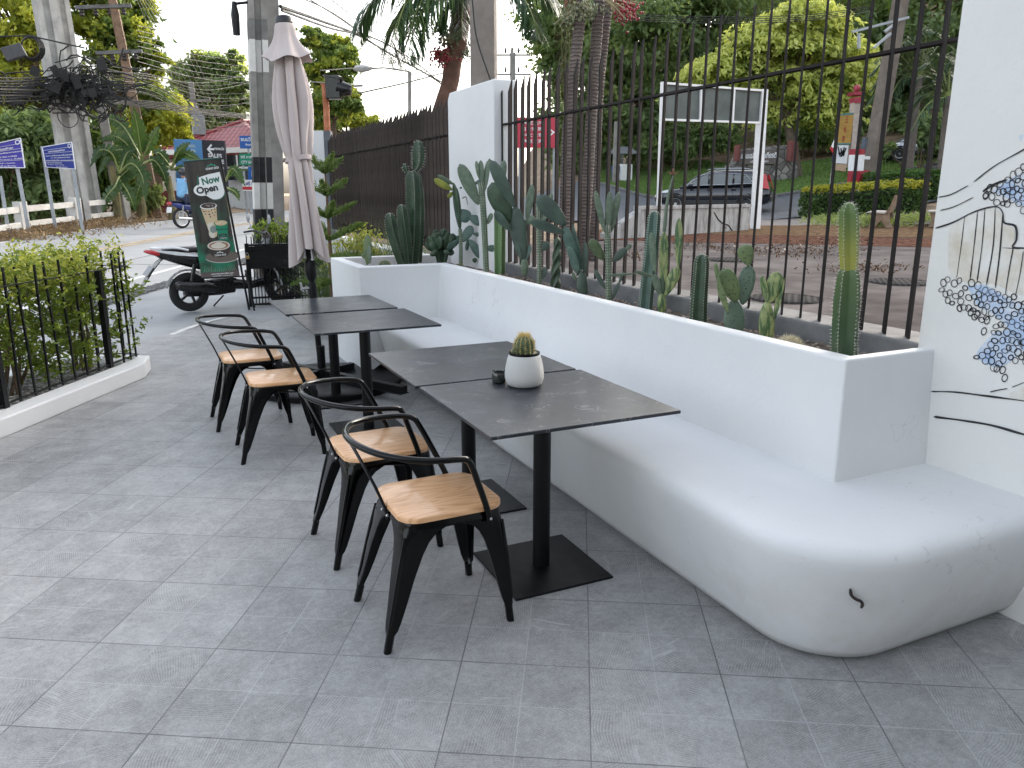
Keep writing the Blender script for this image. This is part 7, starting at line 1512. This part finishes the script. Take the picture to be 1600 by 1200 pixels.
# ================================================================= trees on the far side of the street
L_yel = LEAF('sunny yellow green leaves', (.20, .28, .045), (.56, .58, .10), .5); L_lim = LEAF('lime new leaves', (.38, .44, .06), (.72, .72, .14), .5); L_grn = LEAF('street tree leaves', (.075, .14, .04), (.25, .33, .08), .45)
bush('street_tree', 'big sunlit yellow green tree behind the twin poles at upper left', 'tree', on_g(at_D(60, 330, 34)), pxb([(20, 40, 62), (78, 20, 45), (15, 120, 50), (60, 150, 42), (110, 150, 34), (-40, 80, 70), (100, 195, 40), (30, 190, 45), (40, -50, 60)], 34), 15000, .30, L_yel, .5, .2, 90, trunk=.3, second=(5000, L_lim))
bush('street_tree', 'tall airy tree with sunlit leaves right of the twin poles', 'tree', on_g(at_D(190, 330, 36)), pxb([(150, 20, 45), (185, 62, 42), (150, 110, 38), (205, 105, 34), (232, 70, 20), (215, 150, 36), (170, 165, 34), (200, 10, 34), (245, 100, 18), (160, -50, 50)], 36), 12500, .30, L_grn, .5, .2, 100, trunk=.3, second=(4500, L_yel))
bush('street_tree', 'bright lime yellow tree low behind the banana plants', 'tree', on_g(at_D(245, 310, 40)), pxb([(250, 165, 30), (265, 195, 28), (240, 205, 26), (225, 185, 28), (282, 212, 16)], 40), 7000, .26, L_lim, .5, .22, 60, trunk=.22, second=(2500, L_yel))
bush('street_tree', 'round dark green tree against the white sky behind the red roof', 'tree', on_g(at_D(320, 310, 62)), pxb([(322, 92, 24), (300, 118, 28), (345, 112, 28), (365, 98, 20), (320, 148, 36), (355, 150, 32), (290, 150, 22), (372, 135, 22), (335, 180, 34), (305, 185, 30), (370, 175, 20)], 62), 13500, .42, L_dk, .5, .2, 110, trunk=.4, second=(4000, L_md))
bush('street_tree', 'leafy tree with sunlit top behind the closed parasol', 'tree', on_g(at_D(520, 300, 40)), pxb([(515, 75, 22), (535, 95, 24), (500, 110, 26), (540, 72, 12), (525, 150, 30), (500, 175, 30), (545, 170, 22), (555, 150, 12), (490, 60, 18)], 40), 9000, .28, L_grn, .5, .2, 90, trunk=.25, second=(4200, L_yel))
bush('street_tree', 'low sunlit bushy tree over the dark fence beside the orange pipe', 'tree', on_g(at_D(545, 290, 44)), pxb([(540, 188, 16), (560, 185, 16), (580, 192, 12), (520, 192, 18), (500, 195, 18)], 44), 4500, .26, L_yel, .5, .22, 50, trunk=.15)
for i, (lab, lst, n, m_) in enumerate([('dark tropical shrub with broad leaves at the left edge behind the notice boards', [(-10, 220, 45), (20, 270, 40), (-5, 310, 45), (40, 315, 34), (30, 215, 40)], 4200, L_dk), ('dark tropical shrub between the notice boards and the twin poles', [(75, 205, 34), (90, 255, 32), (70, 300, 36), (100, 310, 28), (50, 250, 30)], 4200, L_dk), ('leafy shrub between the twin poles and the banana plants', [(150, 210, 25), (165, 255, 26), (160, 300, 26), (185, 285, 24)], 3200, L_grn), ('green shrub under the banana leaves at the end of the white railing', [(205, 300, 20), (222, 312, 16), (240, 305, 12)], 2200, L_md)]):
    D = 27.5 + i * .8; bush('shrub', lab, 'shrub', on_g(at_D(lst[2][0], 340, D)), pxb(lst, D, (1, .8, 1), .3), n, .34, m_, .4, .3, 60, trunk=.12)
m_ban = LEAF('banana leaves', (.018, .05, .016), (.075, .135, .036), .3, .3); m_bst = M('banana stem', (.16, .14, .07), .8, var=.4, scale=3, c2=(.26, .22, .10))
def banana(label, bx, by, D, hgt, leaves):
    t = thing('banana_plant', label, 'banana plant', on_g(at_D(bx, by, D))); b = t.location
    mb = MB(); mb.tube(bez([Vector((0, 0, -.1)), Vector((.03, 0, hgt * .5)), Vector((0, 0, hgt))], 5), [.16 - .007 * i for i in range(11)], 10); mb.build('stem', m_bst, t)
    for pts, w in leaves:
        P3 = bez([at_D(x, y, D + dz) - b for x, y, dz in pts], 16); mb = MB(); n = len(P3); vs = []; fs = []; W = w * mpp(D)
        side0 = None
        for i, p in enumerate(P3):
            tn = (P3[min(i + 1, n - 1)] - P3[max(0, i - 1)]).normalized(); s = tn.cross(FWD * -1 + UP * .5).normalized(); f = i / (n - 1); k = W * max(.03, math.sin(math.pi * min(1, (f - .1) / .9 * 1.0) ** .75) if f > .1 else .04)
            up2 = s.cross(tn).normalized(); jag = 1 - random.uniform(.25, .6) * (i % 4 == 0) - random.uniform(0, .12)
            vs += [p + s * k * jag - up2 * k * .25, p + up2 * .01, p - s * k * jag - up2 * k * .25]
        for i in range(n - 1): fs += [(3 * i, 3 * i + 1, 3 * i + 4, 3 * i + 3), (3 * i + 1, 3 * i + 2, 3 * i + 5, 3 * i + 4)]
        mb.add(vs, fs); o = mb.build('leaf', m_ban, t, smooth=60)
        mb = MB(); mb.tube([p - UP * .01 for p in P3], [.035 * (1 - i / n) + .004 for i in range(n)], 5); mb.build('midrib', M('pale midrib', (.24, .28, .10), .5), o)
banana('banana plant with tall upright leaves between the twin poles and the hoarding', 222, 335, 27.5, 2.3, [([(222, 250, 0), (216, 205, -.3), (208, 165, -.5)], 13), ([(222, 250, 0), (238, 215, -.3), (250, 196, -.5)], 12), ([(222, 255, 0), (195, 222, -.4), (175, 212, -.6), (150, 222, -.8)], 11), ([(222, 255, 0), (200, 235, -.5), (170, 240, -.8), (150, 280, -1)], 13), ([(222, 262, 0), (205, 262, -.6), (180, 285, -.9), (165, 315, -1)], 14), ([(222, 262, 0), (225, 275, -.8), (215, 300, -1), (210, 330, -1.1)], 13), ([(222, 255, 0), (240, 250, .3), (255, 270, .3), (262, 300, .3)], 11), ([(222, 250, 0), (195, 200, .5), (170, 185, .6), (148, 195, .6)], 11)])
banana('dark banana plant right behind the white railing with hanging leaves', 185, 345, 26.5, 1.8, [([(186, 270, 0), (175, 240, -.3), (155, 235, -.5), (140, 262, -.7)], 13), ([(186, 270, 0), (205, 255, -.3), (222, 275, -.4), (228, 318, -.5)], 13), ([(186, 275, 0), (180, 290, -.5), (165, 310, -.6), (160, 335, -.7)], 12), ([(186, 270, 0), (198, 240, .2), (210, 232, .2)], 12), ([(186, 280, 0), (200, 300, -.5), (212, 330, -.5)], 10)])
banana('young banana plant in front of the hoarding left of the motorbike rider', 268, 322, 28.3, 1.5, [([(268, 262, 0), (280, 235, -.3), (298, 222, -.5)], 10), ([(268, 262, 0), (285, 240, -.2), (302, 245, -.3), (316, 252, -.3)], 9), ([(268, 262, 0), (250, 240, -.2), (238, 238, -.4)], 10), ([(268, 265, 0), (250, 255, -.3), (240, 270, -.4)], 9), ([(268, 265, 0), (282, 262, -.4), (292, 275, -.4)], 7)])
banana('small banana plant half hidden behind the banner, its long leaf drooping right', 350, 318, 29, 1.2, [([(350, 285, 0), (362, 264, -.2), (372, 272, -.4), (384, 292, -.5)], 9), ([(350, 285, 0), (365, 268, .2), (390, 265, .2)], 4), ([(350, 290, 0), (340, 268, 0), (332, 262, 0)], 8), ([(352, 292, 0), (368, 300, 0), (374, 314, 0)], 6)])
# ================================================================= woods behind the spiked fence
woods = [('tall dark tree at the left of the woods behind the palm trunks', (880, 300, 56), [(905, 60, 60), (880, 20, 55), (930, 110, 50), (900, 170, 45), (940, 190, 45), (875, 110, 36), (890, 230, 36), (935, 240, 34)], L_dk, 0),
 ('dark feathery tree behind the tallest fence spikes left of the empty billboard', (990, 285, 54), [(990, 30, 70), (1010, 95, 55), (975, 120, 50), (1005, 170, 48), (985, 220, 45), (1030, 150, 45), (1030, 40, 50), (1025, 225, 42)], L_dk, 1),
 ('broad dark tree directly behind the empty billboard', (1075, 275, 58), [(1075, 20, 70), (1100, 90, 55), (1060, 140, 55), (1110, 170, 50), (1080, 215, 46), (1130, 220, 44), (1120, -30, 70)], L_dk, 1),
 ('olive green tree rising behind the lime tree', (1200, 262, 60), [(1190, 0, 80), (1260, 10, 70), (1150, 60, 60), (1230, 90, 60), (1290, 70, 60), (1200, 200, 55), (1260, 205, 50), (1290, 190, 46)], L_md, 1),
 ('dark tree behind the utility pole with the metal arms', (1340, 240, 58), [(1330, 20, 70), (1380, 70, 60), (1330, 120, 55), (1310, 190, 45), (1370, 150, 55), (1400, 10, 60), (1350, 205, 40)], L_dk, 0),
 ('dense dark tree at the right of the woods above the silver car', (1450, 230, 56), [(1440, 30, 75), (1480, 100, 70), (1430, 130, 60), (1500, 180, 60), (1440, 190, 50), (1500, 10, 70), (1550, 90, 80), (1600, 20, 90)], L_dk, 1),
 ('tall dark tree at the back of the woods seen over the others', (1120, 240, 74), [(1000, -10, 70), (1080, -40, 80), (1180, -60, 90), (1290, -50, 90), (1400, -60, 90), (1500, -60, 90), (930, 0, 50), (1150, 120, 80), (1340, 100, 80)], L_dk, 0)]
for lab, (bx, by, D), lst, lm_, k in woods:
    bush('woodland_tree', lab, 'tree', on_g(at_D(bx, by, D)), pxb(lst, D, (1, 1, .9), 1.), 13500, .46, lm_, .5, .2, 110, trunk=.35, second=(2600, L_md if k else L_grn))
for lab, lst, D in (('dark undergrowth at the foot of the woods left of the stone sign', [(1040, 222, 24), (1070, 215, 26), (1105, 215, 24), (1138, 212, 22), (1012, 232, 20)], 51), ('dark undergrowth at the foot of the woods right of the stone sign', [(1265, 204, 28), (1295, 208, 24), (1235, 200, 28), (1325, 204, 22)], 51), ('dark undergrowth in front of the silver car behind the feather palm', [(1438, 210, 17), (1462, 208, 22), (1382, 232, 12), (1490, 215, 30), (1445, 196, 14)], 40), ('shrub beside the small grey stall at the end of the side road', [(905, 245, 26), (930, 252, 22), (945, 240, 22), (885, 250, 22)], 54)):
    bush('undergrowth_shrub', lab, 'shrub', on_g(at_D(lst[0][0], lst[0][1] + 40, D)), pxb(lst, D, (1, .8, 1), .4), 5200, .36, L_dk, .45, .25, 70, trunk=.1, second=(900, L_md))
# the lime tree: drooping layered compound leaves
D = 42.5; lt = thing('lime_tree', 'lime yellow green tree with drooping layered foliage behind the stone sign', 'tree', on_g(at_D(1245, 276, D))); b = lt.location
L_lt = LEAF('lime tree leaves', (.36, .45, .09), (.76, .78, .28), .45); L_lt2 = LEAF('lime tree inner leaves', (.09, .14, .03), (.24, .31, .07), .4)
def sprays(blobs, n, mat, nm, size, per=20):
    C = []; Dd = []
    for (x, y, r) in blobs:
        for k in range(int(n * r * r / sum(q[2] ** 2 for q in blobs))):
            a, zz = random.uniform(0, 6.28), random.uniform(-.25, 1); rr_ = r * mpp(D) * random.uniform(.5, 1.3); h_ = math.sqrt(max(0, 1 - zz * zz)); o = Vector((math.cos(a) * h_, math.sin(a) * h_, zz * .8)); c = at_D(x, y, D + random.uniform(-1, 1) * r * mpp(D) * .3) - b + o * rr_
            out_ = Vector((o.x, o.y, -.25)).normalized(); 
            for q in range(per): s = q / per; p = c + out_ * (s * 1.5) + UP * (-.42 * s * s) + Vector((random.gauss(0, .15), random.gauss(0, .15), random.gauss(0, .04))); C.append(tuple(p)); Dd.append((out_.x + random.gauss(0, .8), out_.y + random.gauss(0, .8), -.3 - .6 * s + random.gauss(0, .25)))
    leaf_mesh(nm, C, Dd, size * (.7 + .6 * RNG.random((len(C), 1))), mat, lt, .38)
LB_ = [(1232, 30, 24), (1190, 48, 22), (1272, 34, 22), (1300, 62, 22), (1150, 74, 20), (1215, 66, 24), (1258, 72, 22), (1120, 104, 18), (1170, 96, 20), (1325, 98, 18), (1288, 104, 24), (1222, 106, 24), (1104, 130, 12), (1146, 126, 18), (1194, 134, 20), (1250, 136, 22), (1318, 130, 20), (1285, 150, 18), (1222, 162, 16), (1264, 176, 16), (1180, 158, 11), (1340, 120, 12), (1300, 172, 12), (1250, 4, 20), (1290, 12, 14), (1134, 60, 9), (1170, 30, 10), (1330, 70, 9)]
LB_ = [(x + random.gauss(0, 4), y + random.gauss(0, 5), r * random.uniform(.5, 1.2)) for x, y, r in LB_]
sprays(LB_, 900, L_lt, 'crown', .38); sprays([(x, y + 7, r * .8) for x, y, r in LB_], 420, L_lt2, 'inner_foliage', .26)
mb = MB(); fk = at_D(1232, 195, D) - b; mb.tube(bez([Vector((0, 0, -.4)), at_D(1240, 240, D) - b, fk], 5), [.42, .36, .33, .31, .30, .28, .27, .26, .25, .24, .23], 10)
for x, y, r in LB_: c = at_D(x, y, D) - b; mb.tube(bez([fk, fk.lerp(c, .5) + UP * .3, c], 4), [.12, .10, .09, .08, .07, .06, .05, .03, .02], 6)
mb.build('trunk', M('grey brown trunk', (.13, .10, .08), .9, var=.3, scale=4, bump=.6, bscale=20), lt)
# ================================================================= palms
m_frond = LEAF('palm leaflets', (.012, .035, .014), (.05, .10, .035), .25, .35); m_frl = LEAF('light palm leaflets', (.04, .085, .025), (.12, .19, .05), .35); m_rach = M('palm rachis', (.20, .24, .07), .5); m_dead = LEAF('dead palm leaflets', (.10, .045, .028), (.24, .11, .06), .2)
t = NT('ringed palm trunk'); sp_ = t.n('ShaderNodeSeparateXYZ'); t.l(t.obj(), sp_.inputs[0]); rg_ = t.math('SINE', t.math('ADD', t.math('MULTIPLY', sp_.outputs[2], 125.), t.math('MULTIPLY', t.noise(t.obj(), 9, 3), 7.)))
m_palm = t.done(t.bsdf(t.mix(t.ramp(rg_, .55, .95), t.mix(t.ramp(t.noise(t.obj(), 3, 5), .3, .7), (.085, .065, .058, 1), (.17, .14, .125, 1)), (.035, .026, .024, 1)), .85, 0, t.bump(rg_, .5, .01)))
def frond(t, pts, D, n, L, w, mat, droop=1.2, name='frond', dz=0., tip=.45, rr=.02):
    """one feather leaf: rachis through photo pixels, leaflets hanging off both sides"""
    P3 = bez([at_D(x, y, D + dz * i / max(1, len(pts) - 1)) - t.location for i, (x, y) in enumerate(pts)], 12); mb = MB(); m = len(P3)
    for k in range(n):
        f = .06 + .94 * k / n; i = min(m - 2, int(f * (m - 1))); p = P3[i].lerp(P3[i + 1], f * (m - 1) - i); tn = (P3[i + 1] - P3[i]).normalized(); ref = UP if abs(tn.z) < .9 else FWD
        s = tn.cross(ref).normalized()
        for sd in (-1, 1):
            d = (tn * .75 + s * sd * random.uniform(.6, 1.0) + UP * random.uniform(-.35, .15) + FWD * random.gauss(0, .12)).normalized(); l = L * (math.sin(math.pi * min(1., .18 + f * .82)) ** .6 * (1 - tip * f * f) + .05) * random.uniform(.82, 1.1)
            arching(mb, p, d, l, droop * random.uniform(.8, 1.4), w, 4)
    fo = mb.build(name, mat, t, smooth=0)
    m2 = MB(); m2.tube(P3, [rr * (1 - .85 * i / m) for i in range(m)], 6); m2.build('rachis', m_rach, fo, smooth=60); return fo
def fruit(t, x0, y0, x1, y1, D, n, r, mat, spread):
    m1 = MB(); m2 = MB(); b0 = at_D(x0, y0, D) - t.location
    for k in range(n):
        e = at_D(x1 + random.gauss(0, spread), y1 + random.gauss(0, spread), D + random.gauss(0, spread * mpp(D))) - t.location
        if k % 4 == 0: m1.tube([b0, b0.lerp(e, .5) + UP * .03, e], .006, 4)
        m2.ball(e, r * random.uniform(.8, 1.15), 7, 5, sq=(1, 1, 1.25))
    o = m2.build('fruit_cluster', mat, t, smooth=60); o['kind'] = 'stuff'; m1.build('stalks', M('straw stalk', (.35, .30, .18), .8), o); return o
m_fg = M('grey green palm fruit', (.16, .18, .10), .6, var=.4, scale=20); m_fr = M('red palm fruit', (.26, .02, .035), .4, var=.4, scale=20)
def palm_trunk(t, pts, D, r0, r1, mat=None):
    P3 = bez([at_D(x, y, D) - t.location for x, y in pts], 10); mb = MB(); mb.tube(P3, [r0 + (r1 - r0) * i / (len(P3) - 1) for i in range(len(P3))], 16); return mb.build('trunk', mat or m_palm, t, smooth=60)
def palm(label, pts, D, r0, r1, mat=None):
    g_ = at_D(pts[0][0], pts[0][1], D); t = thing('palm_tree', label, 'palm', on_g(g_)); palm_trunk(t, pts, D, r0, r1, mat); return t
pa = palm('leaning ringed palm left of the fence palm group, with hanging brown dead leaves', [(872, 430), (885, 330), (894, 150), (905, 40), (912, -40)], 11.5, .082, .078)
fruit(pa, 903, 10, 895, 26, 11.5, 150, .016, m_fg, 9); fruit(pa, 905, 10, 915, 14, 11.4, 90, .016, m_fg, 8)
for k, pts in enumerate([[(905, -30), (890, 10), (884, 90), (886, 180)], [(900, -30), (884, 0), (878, 60), (880, 140)], [(903, -20), (893, 20), (889, 110), (890, 205)]]): frond(pa, pts, 11.6, 46, .34, .018, m_dead, 2.6, 'dead_frond', rr=.014)
pb_ = palm('upright ringed palm in the middle of the fence palm group bearing red fruit', [(906, 440), (916, 320), (924, 180), (933, 45), (938, -40)], 11.8, .084, .080)
fruit(pb_, 935, 8, 928, 18, 11.8, 130, .016, m_fg, 9); fruit(pb_, 945, 0, 978, 16, 11.7, 170, .015, m_fr, 11)
pc_ = palm('right hand ringed palm of the fence palm group, standing close behind its neighbour', [(926, 430), (931, 260), (936, 140), (946, 40), (954, -40)], 12.3, .075, .075)
pd_ = palm('thin short palm stem at the left foot of the fence palm group', [(878, 440), (880, 330), (882, 250), (884, 190)], 12.4, .062, .055)
frond(pd_, [(884, 195), (880, 170), (876, 150), (874, 120)], 12.4, 20, .25, .016, m_dead, 2., 'dead_frond', rr=.012)
p0_ = palm('curved brown palm with red fruit and drooping dark fronds above the dark fence', [(660, 260), (690, 170), (703, 130), (708, 95), (716, 60), (724, -10)], 13.0, .13, .15, M('fibrous brown palm trunk', (.13, .07, .05), .9, var=.4, scale=6, bump=.7, bscale=30))
fruit(p0_, 706, 90, 690, 88, 12.9, 170, .017, m_fr, 8); fruit(p0_, 706, 70, 700, 55, 12.9, 150, .016, m_fg, 9); fruit(p0_, 714, 85, 722, 80, 13., 120, .016, m_fg, 8)
for pts, n, L, dz in [([(720, -40), (672, -28), (632, 12), (613, 58), (606, 96)], 74, .95, -.6), ([(718, -50), (645, -40), (592, -8), (566, 30), (556, 60)], 66, .80, .2), ([(722, -40), (692, -22), (658, 22), (642, 66), (636, 98)], 70, .80, -.9), ([(726, -40), (716, -20), (694, 20), (684, 48)], 40, .6, -.3), ([(730, -45), (785, -32), (818, -2), (834, 32), (840, 62)], 64, .80, -.6), ([(730, -50), (795, -46), (845, -18), (868, 18)], 54, .75, .4), ([(728, -40), (724, -10), (722, 30), (722, 60)], 44, .55, -.5)]:
    frond(p0_, pts, 12.8, n, L, .036, m_frond, 1.7, dz=dz)
for k in range(3): frond(p0_, [(725, -40), (700 - k * 25, -20), (672 - k * 22, 20), (660 - k * 22, 64)], 12.7, 30, .6, .03, m_frl, 1.7, dz=-.7)
p9 = palm('feather palm with wide grey green fronds behind the dark clipped hedge', [(1418, 262), (1424, 215), (1430, 160), (1436, 120)], 34.5, .22, .17, M('grey palm trunk', (.12, .10, .085), .9, var=.3, scale=5, bump=.5))
L_fp = LEAF('feather palm leaflets', (.022, .05, .025), (.075, .125, .06), .25)
for a in range(17):
    an = R(-35 + a * 15.5); Lp = random.uniform(62, 92); x1 = 1436 + math.cos(an) * Lp; y1 = 118 - math.sin(an) * Lp * 1.05; xm = 1436 + math.cos(an) * Lp * .55; ym = 118 - math.sin(an) * Lp * .62 - 14
    frond(p9, [(1436, 120), (xm, ym), (x1, y1 + 22)], 34.5, 38, .95, .05, L_fp, .9, dz=random.uniform(-1.2, 1.2), rr=.035)
p8 = palm('second feather palm cut by the mural wall edge above the right bench', [(1468, 290), (1474, 230), (1482, 150)], 30, .16, .13, M('grey palm trunk', (.12, .10, .085), .9))
for a in range(13):
    an = R(-40 + a * 21); Lp = random.uniform(60, 85); frond(p8, [(1482, 150), (1482 + math.cos(an) * Lp * .55, 150 - math.sin(an) * Lp * .62 - 10), (1482 + math.cos(an) * Lp, 150 - math.sin(an) * Lp + 18)], 30, 34, .8, .045, L_fp, .9, dz=random.uniform(-1, 1), rr=.03)
# manhole covers in the lot
for i, ((x, y), lab) in enumerate((((1228, 468), 'round patterned manhole cover in the lot behind the streaked prickly pear'), ((1140, 407), 'round manhole cover in the lot behind the dotted prickly pear'), ((1405, 442), 'round manhole cover in the lot right of the tall front cactus'))):
    p = at_G(x, y); mt = NT('cast iron cover %d' % i); ck = mt.n('ShaderNodeTexChecker'); mt.l(mt.obj(), ck.inputs[0]); ck.inputs['Scale'].default_value = 22.
    m_ = mt.done(mt.bsdf(mt.mix(ck.outputs[1], (.05, .046, .043, 1), (.10, .094, .09, 1)), .8, spec=0.)); mb = MB(); mb.lathe([(.0001, .012), (.30, .012), (.31, .004), (.36, .016), (.37, .0)], 40); o = mb.build('manhole_cover', m_, smooth=40); o.location = p + UP * .006; tag(o, lab, 'manhole cover')

# ================================================================= sky, sun, camera
SUN_EL, SUN_AZ = R(15.2), YAW + R(42)               # azimuth clockwise from +Y
w = bpy.data.worlds.new('World'); SC.world = w; w.use_nodes = True; nt = w.node_tree; bg = nt.nodes['Background']; sk = nt.nodes.new('ShaderNodeTexSky')
sk.sky_type = 'NISHITA'; sk.sun_disc = False; sk.sun_elevation = SUN_EL; sk.sun_rotation = SUN_AZ; sk.air_density = 1.0; sk.dust_density = 5.0; sk.ozone_density = 1.0; sk.altitude = 0
hs_ = nt.nodes.new('ShaderNodeHueSaturation'); hs_.inputs['Saturation'].default_value = .44; nt.links.new(sk.outputs[0], hs_.inputs['Color']); nt.links.new(hs_.outputs[0], bg.inputs[0]); bg.inputs[1].default_value = .15
sd = bpy.data.lights.new('sun', 'SUN'); sd.energy = 5.0; sd.angle = R(.5); sd.color = (1, .86, .66); so = bpy.data.objects.new('sun', sd); COL.objects.link(so)
dirv = Vector((math.sin(SUN_AZ) * math.cos(SUN_EL), math.cos(SUN_AZ) * math.cos(SUN_EL), math.sin(SUN_EL))); so.rotation_euler = dirv.to_track_quat('Z', 'Y').to_euler()
cd = bpy.data.cameras.new('camera'); cam = bpy.data.objects.new('camera', cd); COL.objects.link(cam); SC.camera = cam
cd.sensor_fit = 'HORIZONTAL'; cd.sensor_width = 36; cd.lens = 36 * FPX / 1600; cd.clip_start = .05; cd.clip_end = 2000
cam.location = (0, 0, H); cam.rotation_euler = (R(90) - PIT, 0, -YAW)
SC.view_settings.view_transform = 'Standard'; SC.view_settings.look = 'None'; SC.view_settings.exposure = 2.34; SC.view_settings.gamma = 1
SC.render.engine = 'CYCLES'; SC.cycles.use_denoising = True; SC.cycles.max_bounces = 8; SC.cycles.transparent_max_bounces = 4
bpy.context.view_layer.update()
